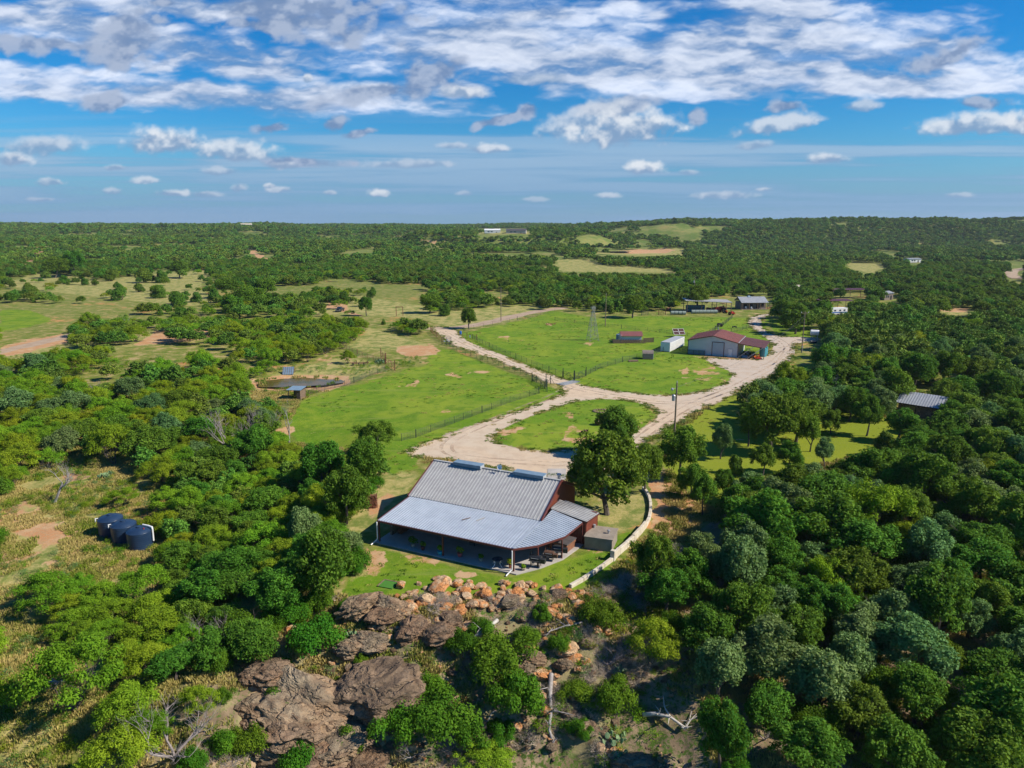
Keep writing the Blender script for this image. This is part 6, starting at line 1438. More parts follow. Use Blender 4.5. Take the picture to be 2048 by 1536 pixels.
# candidates for single plants
NC = 34000
cy = 43+np.sqrt(rng.random(NC))*0+rng.random(NC)**0.62*205; cx = (rng.random(NC)*2-1)*(cy*0.80+6)
cu = rng.random(NC); cs = rng.random(NC)
cpx, cpy, _ = proj(cx, cy, HT(cx, cy))
right = (cpx > 1180+0.0*cpy)
keys = np.where(right, np.where(cu < 0.52, 'oak', np.where(cu < 0.80, 'grey', np.where(cu < 0.96, 'oak', 'lime'))), np.where(cu < 0.44, 'mesq', np.where(cu < 0.80, 'oak', np.where(cu < 0.88, 'grey', 'lime'))))
farleft = (~right) & (cpy < 820)
keys = np.where(farleft & (cu < 0.62), 'mesq', keys); keys = np.where(farleft & (cu > 0.93), 'lime', keys)
lowleft = (~right) & (cpy > 1130); keys = np.where(lowleft & (cu > 0.3), 'oak', keys); keys = np.where((cpx < 330) & (cpy > 1180), 'mesq', keys)
wid = np.where(right, 5.2+3.8*cs, np.where(cpy > 950, 3.6+2.6*cs, 4.6+3.0*cs)); hei = wid*np.where(right, 0.88, 0.74)*(0.85+0.3*rng.random(NC))
zz = HT(cx, cy); hits = open_hits(cx, cy, zz, wid, hei)
dens = fbm(cx/16, cy/16, 77)/0.97
okc = (hits == 0) & pond_clear(cx, cy) & (dens > np.where(right, 0.22, np.where(cpy < 760, 0.40, np.where(cpx < 420, 0.33, 0.28))))
grid = {}; used_bush = 0
def near_ok(x, y, w, f=0.70):
    gx, gy = int(x//8), int(y//8)
    for i in (-1, 0, 1):
        for j in (-1, 0, 1):
            for (a, b, ww) in grid.get((gx+i, gy+j), ()):
                if (a-x)**2+(b-y)**2 < (f*(w+ww)/2)**2: return False
    return True
def put(x, y, w): grid.setdefault((int(x//8), int(y//8)), []).append((x, y, w))
for p in PLANTS: put(p[1], p[2], p[3])
for i in np.nonzero(okc)[0]:
    x, y, w = float(cx[i]), float(cy[i]), float(wid[i])
    if near_ok(x, y, w, 0.49 if right[i] else 0.54): put(x, y, w); PLANTS.append((str(keys[i]), x, y, w, float(hei[i]), False))
# low shrubs filling in under and between the trees
for i in np.nonzero(okc & (cy < 100))[0][::7]:
    if used_bush >= 190: break
    x, y = float(cx[i])+1.3, float(cy[i])-0.9
    if inside(*[np.array(v) for v in proj(x, y, hz(x, y)+1.0)[:2]], OPEN[2]) or any(inside(*[np.array(v) for v in proj(x, y, hz(x, y)+1.0)[:2]], p) for p in OPEN[:5]): continue
    used_bush += 1; w_ = 2.2+2.2*float(cs[i]); PLANTS.append(('bush', x, y, w_, w_*0.8, False))
# scattered junipers in the left meadow
for (a, b, w) in [(128, 568, 26), (170, 570, 22), (190, 571, 18), (235, 578, 20), (278, 584, 26), (224, 562, 34), (290, 565, 44), (325, 565, 38), (110, 556, 60), (150, 552, 70), (360, 556, 50), (60, 590, 34), (243, 600, 44), (320, 596, 40), (355, 612, 46), (430, 606, 42),
                  (455, 596, 60), (500, 620, 70), (530, 600, 60), (555, 612, 40), (470, 626, 50), (395, 604, 30), (610, 612, 40), (665, 604, 44), (690, 606, 36), (745, 596, 30), (1300, 536, 26), (1210, 530, 18), (860, 626, 60), (890, 632, 36)]:
    g, W_, H_ = size_from(a, b, w, b-w*0.62); PLANTS.append(('cedar' if w < 48 else 'oak', g.x, g.y, W_, W_*0.75, True))
# keep the 300 of each kind that show largest; the rest join the woodland
def vis(p):
    z = hz(p[1], p[2]); a, b, fw = proj(p[1], p[2], z+p[4]*0.5)
    if fw < 5 or a < -90 or a > 2140 or b > 1640: return 0
    return p[3]/fw*(3 if p[5] else 1)
LIM = {'oak': 205, 'grey': 92, 'mesq': 205, 'lime': 90, 'bush': 300, 'cedar': 290}
PLANTS.sort(key=vis, reverse=True); REST = []; used = {}; chosen = []
for p in PLANTS:
    v = vis(p)
    if v <= 0: continue
    if used.get(p[0], 0) < LIM[p[0]]: used[p[0]] = used.get(p[0], 0)+1; chosen.append(p)
    else: REST.append(p)
rnk = {}
lab = [None]*len(chosen); grp = [None]*len(chosen)
near = {}
LPOS = {n: p for n, p in LANDMARKS}
for i, p in enumerate(chosen):
    ds = sorted(((math.hypot(p[1]-c[0], p[2]-c[1])/1.0, n) for n, c in LANDMARKS)); near.setdefault((p[0], ds[0][1]), []).append((ds[0][0], i))
for (k, n), lst in near.items():
    lst.sort(); wd = KIND[k][2]
    for j, (d, i) in enumerate(lst):
        if j < len(ORD): lab[i] = '%s %s to %s' % (wd, ORD[j], n); 
        else: lab[i] = '%s among the further ones massed round %s' % (wd, n)
        grp[i] = '%s plants round %s' % (wd, n)
PROT = {}
prg = random.Random(42)
for i, (k, x, y, w, h, hand) in enumerate(chosen):
    name, cat, wd, meshes, nw, nh = KIND[k]
    cm, tm = meshes[prg.randrange(len(meshes))]
    t = thing(name, lab[i], cat, (x, y, hz(x, y)), prg.uniform(0, 2*PI), grp[i]); q_ = prg.uniform(0.86, 1.16); t.scale = (w/nw*q_, w/nw/q_, h/nh); t.rotation_euler = (prg.uniform(-.10, .10), prg.uniform(-.10, .10), t.rotation_euler[2])
    c = bpy.data.objects.new('crown', cm); COL.objects.link(c); c.parent = t
    c = bpy.data.objects.new('trunk', tm); COL.objects.link(c); c.parent = t
print('plants', len(chosen), used, 'rest', len(REST))

# ---- dead trees
for (px, py, w, top, wide, lb) in [(108, 1005, 95, 890, 0, 'leaning bare dead tree above the black water tanks'), (578, 885, 62, 790, 0, 'slim bare dead tree at the edge of the lower pasture'), (470, 905, 120, 808, 1, 'wide pale dead tree in the thicket left of the pasture'),
                                (530, 880, 70, 800, 1, 'pale branching dead tree beside the slim one at the pasture edge'), (425, 1300, 110, 1225, 1, 'round grey dead crown among the green shrubs on the left slope'), (350, 1515, 170, 1400, 1, 'large grey dead tree skeleton near the bottom left'),
                                (1882, 1260, 80, 1190, 1, 'pinkish grey dead crown in the dense right hand wood'), (1660, 800, 60, 730, 0, 'bare grey tree among the oaks before the fuel tank road'), (260, 660, 34, 636, 1, 'small grey leafless bush beside the dirt track'),
                                (1790, 720, 90, 690, 1, 'low grey leafless thicket in the wood right of the fuel tank'), (735, 1005, 26, 955, 0, 'thin bare trunk beside the firewood rack'), (1530, 1480, 60, 1430, 1, 'small pale dead branches in the lower right wood'), (1950, 700, 70, 665, 1, 'pale leafless crown far right in the wood'),
                                (190, 800, 60, 765, 1, 'pale bare branches in the mesquite thicket on the left'), (1215, 1330, 70, 1290, 1, 'tangle of grey dead branches on the rocky slope right of the big shrub'), (830, 1510, 90, 1480, 1, 'grey dead branches at the bottom of the rocky slope')]:
    g, W_, H_ = size_from(px, py, w, top); t = thing('dead_tree', lb, 'dead tree', g, prg.uniform(0, 6), 'bare dead trees')
    me = (DEADW if wide else DEAD)[prg.randrange(3)]
    b = bpy.data.objects.new('trunk', me); COL.objects.link(b); b.parent = t
    s_ = (W_/6.2, W_/6.2, max(H_, W_*0.5)/(3.9 if wide else 6.0)); t.scale = s_

# ---- fallen logs
def log(pts, r, label, mat='white_wood', branches=6, seed=1):
    rng = random.Random(seed); P = []
    for (a, b, h) in pts: g = G(a, b); P.append(Vector((g.x, g.y, g.z+h)))
    t = thing('fallen_tree', label, 'fallen tree', P[0], 0, 'bleached fallen trees on the rocky slope'); o = P[0]
    MB().tube([p-o for p in P], [r*(1-0.6*i/(len(P)-1))*(1.0+0.15*math.sin(i*3)) for i in range(len(P))], 8).build('trunk', M[mat], t, True)
    bm_ = MB()
    for k in range(branches):
        i = rng.randrange(1, len(P)); p = P[i]-o; d = Vector((rng.uniform(-1, 1), rng.uniform(-1, 1), rng.uniform(0, .7))); L = rng.uniform(0.7, 1.8)
        q = p+d*L*0.5; e = q+(d+Vector((rng.uniform(-.7, .7), rng.uniform(-.7, .7), rng.uniform(-.4, .3))))*L*0.5
        bm_.tube([p, q, e], [r*0.4, r*0.25, r*0.08], 5); bm_.tube([q, q+Vector((rng.uniform(-.7, .7), rng.uniform(-.7, .7), rng.uniform(-.1, .5)))], [r*0.2, r*0.05], 4)
    bm_.build('branches', M[mat], t)
log([(995, 1256, 0.8), (975, 1272, 0.8), (950, 1284, 0.6), (925, 1294, 0.5), (908, 1310, 0.2)], 0.17, 'pale curved fallen trunk above the big green shrub', seed=2)
log([(1102, 1358, 0.5), (1100, 1395, 0.5), (1102, 1430, 0.4), (1098, 1465, 0.3), (1106, 1490, 0.2)], 0.22, 'grey fallen trunk lying down the slope with splayed branches', 'dead', 9, 3)
log([(1165, 1252, 0.4), (1130, 1262, 0.5), (1100, 1270, 0.4), (1085, 1285, 0.2)], 0.10, 'thin grey branch lying below the stone pile on the right', 'dead', 8, 4)
log([(915, 1440, 0.4), (945, 1440, 0.5), (975, 1450, 0.3)], 0.12, 'short pale log on the tan ledge near the bottom', 'dead', 4, 5)
log([(1285, 1440, 0.5), (1310, 1440, 0.6), (1340, 1445, 0.5), (1370, 1462, 0.3)], 0.20, 'pinkish bleached fallen trunk at the edge of the right hand wood', 'white_wood', 9, 6)
log([(90, 1370, 0.4), (120, 1375, 0.5), (150, 1362, 0.5)], 0.12, 'grey fallen limb under the mesquite in the lower left', 'dead', 6, 7)

# ------------------------------------------------------------------ boulders
import bmesh
def rock_mesh(seed, sub, cuts=9, rough=0.10, flat=0.9):
    bm = bmesh.new(); bmesh.ops.create_icosphere(bm, subdivisions=sub, radius=1.0)
    me = bpy.data.meshes.new('boulder'); bm.to_mesh(me); bm.free()
    n = len(me.vertices); co = np.empty(n*3, np.float32); me.vertices.foreach_get('co', co); co = co.reshape(-1, 3).astype(float)
    rng = np.random.default_rng(seed)
    for k in range(cuts):
        d = rng.normal(size=3); d /= np.linalg.norm(d); off = rng.uniform(0.55, 0.88); t = co@d-off
        co -= np.outer(np.maximum(t, 0)*0.92, d)
    s = seed*0.37
    def n3(f, sd): return (fbm(co[:, 0]*f+s+sd, co[:, 1]*f+co[:, 2]*f*0.7+sd, sd, 4)+fbm(co[:, 2]*f+s, co[:, 0]*f-co[:, 1]*f*0.6, sd+3, 4))/1.94-0.5
    nr = co/np.maximum(np.linalg.norm(co, axis=1)[:, None], 1e-6)
    rid = 1-np.abs(n3(2.0, 31))*7; rid = np.clip(rid, 0, 1)
    lay = np.abs(((co[:, 2]*2.3+n3(1.2, 5)*3) % 1)-0.5)*2
    co += nr*(n3(1.6, 11)*rough*3.6+n3(4.5, 17)*rough*2.0+n3(11.0, 23)*rough*0.9-rid*rough*1.0+(lay-0.5)*rough*(0.7 if sub > 4 else 0.2))[:, None]
    me.vertices.foreach_set('co', co.astype(np.float32).ravel()); me.update()
    return me
RMS = [rock_mesh(i+1, 3, 11, 0.09) for i in range(9)]; RML = [rock_mesh(i+40, 5, 7, 0.13) for i in range(6)]
for me in RML: me.polygons.foreach_set('use_smooth', [False]*len(me.polygons))
RZ = 480, 1100, 2.695
PILE = [(965, 180, 34, 26, 'o'), (1075, 188, 140, 84, 't'), (1170, 172, 76, 30, 't'), (1230, 192, 62, 48, 'o'), (1190, 214, 55, 42, 't'), (1300, 188, 62, 36, 't'), (1305, 230, 92, 62, 'O'), (1225, 246, 78, 46, 't'), (1340, 206, 34, 34, 't'), (1420, 202, 44, 32, 't'), (1415, 232, 54, 30, 't'),
        (1485, 220, 84, 50, 'O'), (1535, 210, 34, 36, 'o'), (1576, 228, 62, 36, 'o'), (1640, 246, 78, 62, 'r'), (1715, 240, 98, 62, 'r'), (1792, 248, 68, 46, 'o'), (1836, 292, 84, 56, 't'), (880, 250, 48, 38, 'o'), (935, 234, 68, 36, 't'), (960, 260, 46, 36, 't'), (1020, 262, 108, 78, 't'),
        (920, 290, 88, 80, 't'), (862, 335, 70, 95, 'o'), (1175, 275, 42, 62, 't'), (1265, 286, 82, 56, 't'), (1330, 292, 36, 36, 'O'), (1450, 272, 130, 84, 'g'), (1580, 300, 62, 52, 'g'), (1625, 312, 36, 52, 't'), (1660, 312, 32, 32, 't'), (1722, 300, 48, 48, 'o'), (1680, 350, 44, 42, 't'),
        (1650, 395, 44, 28, 't'), (725, 412, 70, 46, 'o'), (1525, 352, 92, 62, 'g'), (1368, 266, 36, 36, 'o'), (1110, 240, 50, 40, 't'), (1270, 200, 40, 30, 't'), (1620, 355, 50, 40, 't'), (1395, 300, 60, 40, 'g'), (1060, 150, 50, 26, 't'), (1000, 200, 36, 30, 't'), (1508, 258, 36, 34, 't'), (1720, 350, 44, 34, 't'),
        (2010, 290, 60, 60, 'r'), (2040, 330, 60, 60, 'r'), (540, 335, 36, 60, 'o'), (280, 430, 74, 96, 't'), (640, 600, 66, 66, 't')]
BIG = [(330, 800, 560, 260, 'g', 0), (230, 920, 420, 260, 'r', 1), (520, 1010, 360, 300, 'g', 1), (380, 1080, 420, 200, 'r', 0), (120, 900, 240, 220, 'g', 1), (650, 290, 250, 160, 'g', 0), (790, 300, 220, 110, 'g', 0), (760, 350, 180, 100, 'r', 0), (925, 400, 185, 160, 'r', 1), (1055, 430, 200, 175, 'r', 1), (1140, 365, 150, 150, 'r', 1), (600, 520, 180, 140, 'g', 0), (690, 480, 200, 120, 'g', 0), (150, 640, 250, 200, 'r', 1), (40, 690, 80, 120, 'r', 1),
       (755, 700, 470, 380, 'r', 2), (560, 800, 120, 160, 'r', 0), (300, 850, 480, 330, 'g', 1), (480, 900, 260, 360, 'r', 1), (190, 980, 320, 240, 'g', 0), (420, 1000, 320, 220, 'g', 0), (110, 830, 220, 200, 'g', 0), (1250, 900, 170, 160, 'g', 0), (1240, 975, 180, 140, 'g', 0), (1755, 512, 115, 112, 't', 2),
       (1870, 490, 66, 84, 'g', 0), (1622, 655, 110, 84, 't', 0), (1745, 605, 96, 100, 'g', 0), (1705, 672, 50, 44, 't', 0), (1680, 720, 54, 66, 't', 0), (1855, 590, 64, 60, 't', 0), (1635, 780, 60, 66, 't', 0), (1728, 782, 66, 60, 't', 0), (1795, 770, 84, 80, 't', 0), (1875, 950, 130, 120, 'g', 0), (1490, 525, 80, 90, 'g', 0),
       (1570, 565, 150, 120, 'g', 0), (1540, 625, 100, 84, 'g', 0), (640, 1040, 120, 90, 'r', 0), (690, 1130, 200, 110, 'r', 0), (1830, 640, 60, 50, 't', 0), (1660, 860, 80, 70, 't', 0), (1780, 860, 90, 70, 'g', 0), (1330, 1010, 100, 80, 'g', 0), (1990, 820, 90, 80, 'g', 0), (2120, 1130, 200, 150, 'g', 0), (2030, 1080, 110, 90, 't', 0)]
ROCKDUMMY = None
MATS = {'o': 'rock_tan', 'O': 'rock_orange', 't': 'rock_tan', 'g': 'rock_grey', 'r': 'rock'}
M['rock_orange'] = rock_mat('rusty_orange_rock', (0.56, 0.22, 0.07), (0.62, 0.29, 0.10), (0.34, 0.14, 0.06), 0.9, 0.14)
WORD = {'o': 'orange tan', 'O': 'bright rusty orange', 't': 'pale tan', 'g': 'grey tan', 'r': 'dark brown'}
ROCKS = []
for (zx, zy, zw, zh, m_) in PILE: ROCKS.append((RZ[0]+zx/RZ[2], RZ[1]+zy/RZ[2], zw/RZ[2], zh/RZ[2], m_, 0, False))
for (zx, zy, zw, zh, m_, sp) in BIG: ROCKS.append((RZ[0]+zx/RZ[2], RZ[1]+zy/RZ[2], zw/RZ[2], zh/RZ[2], m_, sp, True))
rr = random.Random(17)
for _ in range(75):
    a = rr.uniform(790, 1185); s_ = rr.choice([9, 12, 15, 18]); ROCKS.append((a, 1168+abs(a-960)*0.05+rr.uniform(-10, 48), s_*rr.uniform(1, 1.5), s_, rr.choice('totOtt'), 0, False))
for _ in range(150):
    a, b = rr.uniform(660, 1260), rr.uniform(1205, 1500); s_ = rr.choice([10, 14, 18, 24]); ROCKS.append((a, b, s_*rr.uniform(.9, 1.4), s_*0.8, rr.choice('tgrtg'), 0, False))
pos = []
for (a, b, w, h, m_, sp, big) in ROCKS:
    g = G(a, min(b+h*0.28, 1620)); fw = proj(g.x, g.y, g.z)[2]; k = fw/FPX
    rx = w*k/2*1.04; rz = max(h*k/2*(0.80 if not big else 0.62), rx*0.42); ry = rx*(0.85 if not big else 0.75)
    pos.append((g, rx, ry, rz, m_, big, sp, b))
cnt = {}
order = sorted(range(len(pos)), key=lambda i: pos[i][0].x)
for i in order:
    g, rx, ry, rz, m_, big, sp, b = pos[i]
    key = (m_, big, 'top' if b < 1180 else ('mid' if b < 1260 else 'low')); cnt[key] = cnt.get(key, 0)+1; n = cnt[key]
    zone = {'top': 'in the stone row below the lawn', 'mid': 'in the rock bank below the stone row', 'low': 'on the lower slope'}[key[2]]
    place = ['leftmost']+[o_.replace(' nearest', '')+' from left' for o_ in ORD[1:]]
    lb = ('%s %s %s, %s' % (WORD[m_], 'big boulder' if big else 'rock', zone, place[n-1])) if n <= len(place) else '%s rock %s, far right' % (WORD[m_], zone)
    if sp == 2 and m_ == 'r': lb = 'biggest dark brown rounded boulder in the middle of the slope'
    if sp == 2 and m_ == 't': lb = 'round pale boulder with concentric face right of the big shrub'
    me = (RML if big else RMS)[(i*7) % (6 if big else 9)]
    o = bpy.data.objects.new('boulder', me.copy() if len(me.materials) and me.materials[0] != M[MATS[m_]] else me)
    if not len(o.data.materials): o.data.materials.append(M[MATS[m_]])
    elif o.data.materials[0] != M[MATS[m_]]: o.data.materials[0] = M[MATS[m_]]
    COL.objects.link(o); o.location = (g.x, g.y, g.z+rz*0.42); o.scale = (rx*1.2, ry*1.2, rz*1.22); o.rotation_euler = (rr.uniform(-.25, .25), rr.uniform(-.25, .25), rr.uniform(0, 6.28) if not big else rr.uniform(-.4, .4))
    tag(o, lb, 'boulder', 'boulders on the slope below the house')

# ---- prickly pear
def cactus(px, py, s, label, seed):
    rng = random.Random(seed); mb = MB(); g = G(px, py)
    for k in range(34):
        a = rng.uniform(0, 2*PI); r = rng.uniform(0, 0.75)*s; z = rng.uniform(0.1, 0.45)*s
        m = Matrix.Rotation(rng.uniform(0, PI), 3, 'Z') @ Matrix.Rotation(rng.uniform(-0.6, 0.6)+PI/2, 3, 'X') @ Matrix.Diagonal((0.8, 1, 1))
        mb.lathe([(0.03*s, -0.025*s), (0.15*s, -0.02*s), (0.17*s, 0), (0.15*s, 0.02*s), (0.03*s, 0.025*s)], 9, (r*math.cos(a), r*math.sin(a), z), m)
    o = mb.build('prickly_pear', M['cactus']); o.location = g; tag(o, label, 'cactus', 'prickly pears')
for i, (a, b, s_, lb) in enumerate([(703, 1275, 1.1, 'blue green prickly pear on the grey ledge left of the pile'), (772, 1290, 0.9, 'yellow green prickly pear between ledge and boulders'), (1222, 1478, 1.5, 'large blue green prickly pear beside the bleached trunk'), (209, 955, 1.4, 'pale prickly pear above the black tanks'),
                                  (760, 727, 2.0, 'dark prickly pear clump beside the rusty corner gate'), (1235, 1345, 1.0, 'prickly pear at the shaded foot of the right wood'), (1240, 1520, 1.2, 'prickly pear at the bottom edge of the rocky slope')]): cactus(a, b, s_, lb, i)

# ------------------------------------------------------------------ masses nobody could count: woodland, undergrowth, grass
def stuff(name, protos, P, S, R, I):
    """points carrying plants of the given forms"""
    col = bpy.data.collections.new(name+'_forms')
    for k, me in enumerate(protos):
        o = bpy.data.objects.new('%s_form_%02d' % (name, k), me); col.objects.link(o)
    me = bpy.data.meshes.new(name); me.vertices.add(len(P)); me.vertices.foreach_set('co', np.asarray(P, np.float32).ravel())
    a = me.attributes.new('sc', 'FLOAT_VECTOR', 'POINT'); a.data.foreach_set('vector', np.asarray(S, np.float32).ravel())
    a = me.attributes.new('rt', 'FLOAT_VECTOR', 'POINT'); a.data.foreach_set('vector', np.asarray(R, np.float32).ravel())
    a = me.attributes.new('pk', 'INT', 'POINT'); a.data.foreach_set('value', np.asarray(I, np.int32))
    me.update(); o = bpy.data.objects.new(name, me); COL.objects.link(o); tag(o, kind='stuff')
    ng = bpy.data.node_groups.new(name, 'GeometryNodeTree')
    ng.interface.new_socket('Geometry', in_out='INPUT', socket_type='NodeSocketGeometry'); ng.interface.new_socket('Geometry', in_out='OUTPUT', socket_type='NodeSocketGeometry')
    n = ng.nodes; l = ng.links; gi = n.new('NodeGroupInput'); go = n.new('NodeGroupOutput'); ip = n.new('GeometryNodeInstanceOnPoints'); ci = n.new('GeometryNodeCollectionInfo')
    ci.inputs['Collection'].default_value = col; ci.inputs['Separate Children'].default_value = True; ci.inputs['Reset Children'].default_value = True
    def at(nm, t): x = n.new('GeometryNodeInputNamedAttribute'); x.data_type = t; x.inputs['Name'].default_value = nm; return x.outputs[0]
    ip.inputs['Pick Instance'].default_value = True
    l.new(gi.outputs[0], ip.inputs['Points']); l.new(ci.outputs[0], ip.inputs['Instance']); l.new(at('pk', 'INT'), ip.inputs['Instance Index'])
    l.new(at('rt', 'FLOAT_VECTOR'), ip.inputs['Rotation']); l.new(at('sc', 'FLOAT_VECTOR'), ip.inputs['Scale']); l.new(ip.outputs[0], go.inputs[0])
    md = o.modifiers.new('plants', 'NODES'); md.node_group = ng
    return o
def lod(kind, mats, n, size, nv, seed):
    return [crown_mesh('leaves', kind, seed+i, n, size, M[mats[i % len(mats)]]) for i in range(nv)]
MIDF = lod('oak', ['far', 'far', 'oak'], 3000, 0.185, 6, 300)+lod('mesq', ['mesq', 'lime'], 2400, 0.16, 3, 330)+lod('cedar', ['cedar'], 1000, 0.17, 2, 350)
FARF = lod('oak', ['far'], 520, 0.46, 5, 400)+lod('mesq', ['mesq'], 380, 0.36, 2, 430)
nm, nf = len(MIDF), len(FARF)
def wood_points():
    rng = np.random.default_rng(99); PP = []; SS = []; II = []
    def field(y0, y1, cell, wlo, whi, far, nsx=45.0, nsy=60.0):
        ys = np.arange(y0, y1, cell); out = []
        for y in ys:
            hw = y*0.86+20; xs = np.arange(-hw, hw, cell); out.append(np.stack([xs, np.full(len(xs), y)], 1))
        P = np.concatenate(out); P = P+(rng.random(P.shape)-0.5)*cell*1.0
        x, y = P[:, 0], P[:, 1]; z = HT(x, y); n = len(x)
        w = wlo+(whi-wlo)*rng.random(n)**1.3; h = w*(0.66+0.25*rng.random(n))
        jt = (rng.random(n)-0.5)*y*0.014; hit = open_hits(x+jt, y+jt*2, z, w, h); hit = np.where((y > 262) & (rng.random(n) < 0.05) & (hit > 0) & (x < -40), 0, hit)
        s = x/y; d1 = fbm(x/nsx+7, y/nsy, 5)/0.97; d2 = fbm(x/180+9, y/240, 6)/0.97
        thr = np.where(y < 700, 0.36, np.where(s < 0.30, 0.43, 0.40)); thr = np.where((s < -0.12) & (y < 420), 0.46, thr); thr = thr+np.clip((y-2000)/4000, 0, .1)*0
        keep = (hit == 0) & ((d1*0.8+d2*0.2) > thr) & pond_clear(x, y)
        keep &= ~((np.abs(x-G_FAR[0]) < 34) & (np.abs(y-G_FAR[1]) < 30))
        u = rng.random(n)
        mz = (s < 0.0) & (y < 420)
        if far: idx = np.where((u < 0.06+0.10*(d2 > 0.55)), 5+rng.integers(0, 2, n), rng.integers(0, 5, n))
        else: idx = np.where(u < np.where(mz, 0.34, 0.07), 6+rng.integers(0, 3, n), np.where(u > 0.92, 9+rng.integers(0, 2, n), rng.integers(0, 6, n)))
        q = w/6.1; qh = h/5.7
        c = idx >= 9 if not far else np.zeros(n, bool); q = np.where(c, w*0.55/3.2, q); qh = np.where(c, w*0.6/3.2, qh)
        P3 = np.stack([x, y, z-0.25*h/5.7], 1)[keep]; return P3, np.stack([q, q, qh], 1)[keep], idx[keep]
    A = field(200, 640, 4.6, 4.0, 8.6, False); B = field(640, 1400, 6.2, 5.5, 10.5, True, 42.0, 75.0); C_ = field(1400, 3900, 10.5, 9.5, 15, True, 75.0, 190.0)
    return A, B, C_
gf = G(1216, 503); G_FAR = (gf.x, gf.y)
A, B, C_ = wood_points()
# near ones first drop the spots taken by single trees
keep = []
for i, p in enumerate(A[0]):
    keep.append(p[1] > 262 or near_ok(p[0], p[1], A[1][i][0]*6, 0.62))
keep = np.array(keep, bool); A = (A[0][keep], A[1][keep], A[2][keep])
if REST:
    nmk = {'oak': 0, 'grey': 1, 'mesq': 6, 'lime': 7, 'cedar': 9, 'bush': 9}
    A = (np.concatenate([A[0], np.array([(p[1], p[2], hz(p[1], p[2])) for p in REST])]), np.concatenate([A[1], np.array([(p[3]/6.1, p[3]/6.1, p[4]/5.7) for p in REST])]), np.concatenate([A[2], np.array([nmk[p[0]] for p in REST])]))
def rotz(n, seed): r = np.random.default_rng(seed).random(n)*2*PI; return np.stack([0*r, 0*r, r], 1)
print('woodland', len(A[0]), len(B[0]), len(C_[0]))
stuff('woodland', MIDF, A[0], A[1], rotz(len(A[0]), 1), A[2])
stuff('distant_woodland', FARF, np.concatenate([B[0], C_[0]]), np.concatenate([B[1], C_[1]]), rotz(len(B[0])+len(C_[0]), 2), np.concatenate([B[2], C_[2]]))

def stone(k):
    me = RMS[k].copy(); me.materials.clear(); me.materials.append(M[['rock_grey', 'rock_tan', 'rock'][k % 3]]); return me
STONES = [stone(k) for k in range(6)]
# grass tufts and low undergrowth on the rough ground near by
def tuft(seed, n, h, spread, mat):
    rng = np.random.default_rng(seed); a = rng.random(n)*2*PI; r = spread*np.sqrt(rng.random(n)); b = np.stack([r*np.cos(a), r*np.sin(a), 0*r], 1)
    d = np.stack([np.cos(a)*0.45*rng.random(n), np.sin(a)*0.45*rng.random(n), np.ones(n)], 1)*(h*(0.6+0.6*rng.random(n)))[:, None]
    t = np.stack([-np.sin(a*3), np.cos(a*3), 0*a], 1)*0.035
    V = np.stack([b-t, b+t, b+d*0.6+t*0.7, b+d], 1).reshape(-1, 3); return npmesh('tuft', V, np.arange(n*4).reshape(n, 4), mat)
TUFT = [tuft(i, 60, 0.24, 0.42, M['straw']) for i in range(4)]
GTUFT = [tuft(60, 60, 0.24, 0.42, M['green_blades']), tuft(61, 60, 0.20, 0.5, M['straw'])]
WEED = [crown_mesh('weeds', 'bush', 700+i, 260, 0.11, M[m_]) for i, m_ in enumerate(['bush', 'mesq', 'oak_grey', 'lime'])]
def scatter(n, seed, ymax, pw):
    rng = np.random.default_rng(seed); y = 43+rng.random(n)**pw*(ymax-43); x = (rng.random(n)*2-1)*(y*0.78+4); z = HT(x, y); px, py, _ = proj(x, y, z)
    k = (py < 1640) & (px > -60) & (px < 2110)
    for p in [ROAD]+LAWN[:6]: k &= ~inside(px, py, np.array(p, float))
    for p in [[(640, 1192), (690, 1060), (760, 930), (1140, 915), (1330, 900), (1330, 1040), (1240, 1120), (1165, 1185)]]: k &= ~inside(px, py, np.array(p, float))
    k &= pond_clear(x, y)
    return x[k], y[k], z[k], rng
x, y, z, r_ = scatter(60000, 5, 150, 0.8)
d = fbm(x/6, y/6, 3)/0.97; k = d > 0.41+0.13*(np.clip((edge_y(x)-y)/6, 0, 1))*(np.abs(x) < 15); x, y, z = x[k], y[k], z[k]; n = len(x); s_ = 0.6+0.9*r_.random(n)
stuff('wild_grass', TUFT, np.stack([x, y, z], 1), np.stack([s_, s_, s_], 1), rotz(n, 8), r_.integers(0, 4, n)); print('tufts', n)
x, y, z, r_ = scatter(26000, 16, 100, 0.9)
d = fbm(x/3.5, y/3.5, 13)/0.97; e_ = edge_y(x)-y; k = (d > 0.60) & (e_ > 1.0) & (x > -24) & (x < 24); x, y, z = x[k], y[k], z[k]; n = len(x); s_ = 0.09+0.15*r_.random(n)**1.3
BRUSH = [limb_mesh('twigs', 'deadwide', 990+i, M['brush'], True) for i in range(2)]+DEADW[:1]
stuff('dry_brush', BRUSH, np.stack([x, y, z], 1), np.stack([s_*1.3, s_*1.3, s_], 1), rotz(n, 19), r_.integers(0, 3, n)); print('brush', n)
x, y, z, r_ = scatter(20000, 26, 84, 0.9)
e_ = edge_y(x)-y; k = (e_ > 0) & (x > -17) & (x < 16) & (fbm(x/2.5, y/2.5, 23)/0.97 > 0.46); x, y, z = x[k], y[k], z[k]; n = len(x); s_ = 0.05+0.22*r_.random(n)**3
stuff('loose_stones', STONES, np.stack([x, y, z+s_*0.2], 1), np.stack([s_*1.3, s_, s_*0.8], 1), rotz(n, 29), r_.integers(0, len(STONES), n)); print('stones', n)
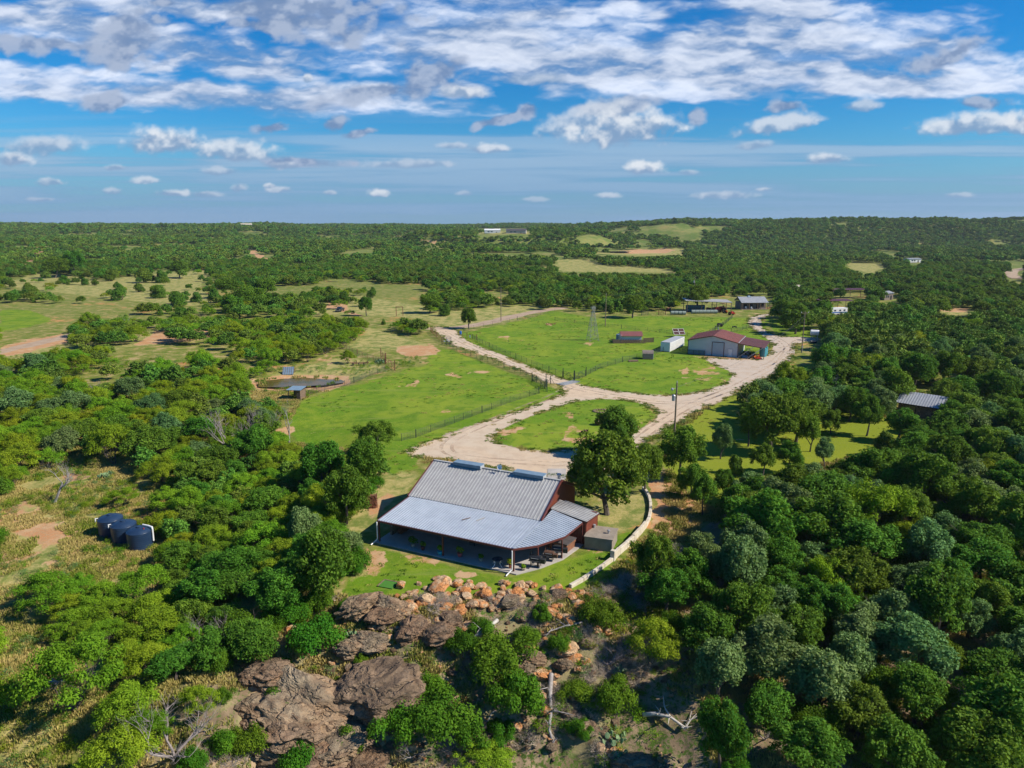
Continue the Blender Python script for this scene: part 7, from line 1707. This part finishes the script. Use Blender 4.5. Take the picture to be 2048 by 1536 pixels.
def along(poly, step, seed, amp):
    r = np.random.default_rng(seed); Q = [G(a, b, 0.0) for a, b in poly]; o = []
    for i in range(len(Q)):
        a, b = Q[i], Q[(i+1) % len(Q)]; L = (b-a).length; n = int(L/step)
        for t in r.random(n): p = a+(b-a)*t; o.append((p.x+r.normal()*amp, p.y+r.normal()*amp))
    o = np.array(o); k = fbm(o[:, 0]/3, o[:, 1]/3, seed)/0.97 > 0.44; o = o[k]; return o, r
o1, r1 = along(ROAD, 0.16, 31, 0.6); o2, r2 = along(ISLAND, 0.12, 32, 0.6); o = np.concatenate([o1, o2]); n = len(o); s_ = 0.35+0.55*r1.random(n)
stuff('verge_grass', GTUFT, np.stack([o[:, 0], o[:, 1], HT(o[:, 0], o[:, 1])], 1), np.stack([s_*1.3, s_*1.3, s_*0.8], 1), rotz(n, 39), r1.integers(0, 2, n)); print('verge', n)
r1 = np.random.default_rng(41); n = 16000; y = 62+r1.random(n)**0.8*230; x = (r1.random(n)*2-1)*(y*0.6); px, py, _ = proj(x, y, 0*x); k = np.zeros(n, bool)
for p in LAWN[:6]: k |= inside(px, py, np.array(p, float))
k &= (~inside(px, py, np.array(ROAD, float)) | inside(px, py, np.array(ISLAND, float))) & (fbm(x/7, y/7, 51)/0.97 > 0.50) & ~inside(px, py, np.array([(750, 1100), (820, 985), (860, 915), (1190, 950), (1250, 1090), (1060, 1165)], float))
x, y = x[k], y[k]; n = len(x); s_ = 0.25+0.5*r1.random(n)
stuff('pasture_weeds', GTUFT, np.stack([x, y, HT(x, y)], 1), np.stack([s_*1.4, s_*1.4, s_*0.7], 1), rotz(n, 49), r1.integers(0, 2, n)); print('pasture weeds', n)
r1 = np.random.default_rng(81); n = 110; a_ = r1.random(n)*2*PI; q_ = 0.9+0.22*r1.random(n); x = -49.3+8.8*q_*np.cos(a_)*(1+0.1*np.sin(3*a_)); y = 160+5.6*q_*np.sin(a_); s_ = 0.8+1.2*r1.random(n)
k = fbm(x/3, y/3, 5)/0.97 > 0.45; x, y, s_ = x[k], y[k], s_[k]; n = len(x)
stuff('pond_reeds', GTUFT, np.stack([x, y, np.maximum(HT(x, y), -0.4)], 1), np.stack([s_*0.8, s_*0.8, s_*1.3], 1), rotz(n, 59), r1.integers(0, 2, n))
x, y, z, r_ = scatter(17000, 6, 190, 0.75)
d = fbm(x/9+4, y/9, 9)/0.97; k = d > 0.50; x, y, z = x[k], y[k], z[k]; n = len(x); s_ = 0.18+0.30*r_.random(n)**1.5
stuff('undergrowth', WEED, np.stack([x, y, z], 1), np.stack([s_, s_, s_*1.1], 1), rotz(n, 9), r_.integers(0, 4, n)); print('weeds', n)

# ------------------------------------------------------------------ haze
m = bpy.data.materials.new('haze'); m.use_nodes = True; N = NT(m.node_tree)
vol = N.n('ShaderNodeVolumePrincipled', {'Color': (0.80, 0.88, 1.0, 1), 'Density': 0.00006, 'Anisotropy': 0.2}); N.out(vol.outputs[0], sock='Volume')
o = MB().box((0, 2650, 40), (13000, 5500, 140)).build('haze', m); tag(o, kind='stuff')
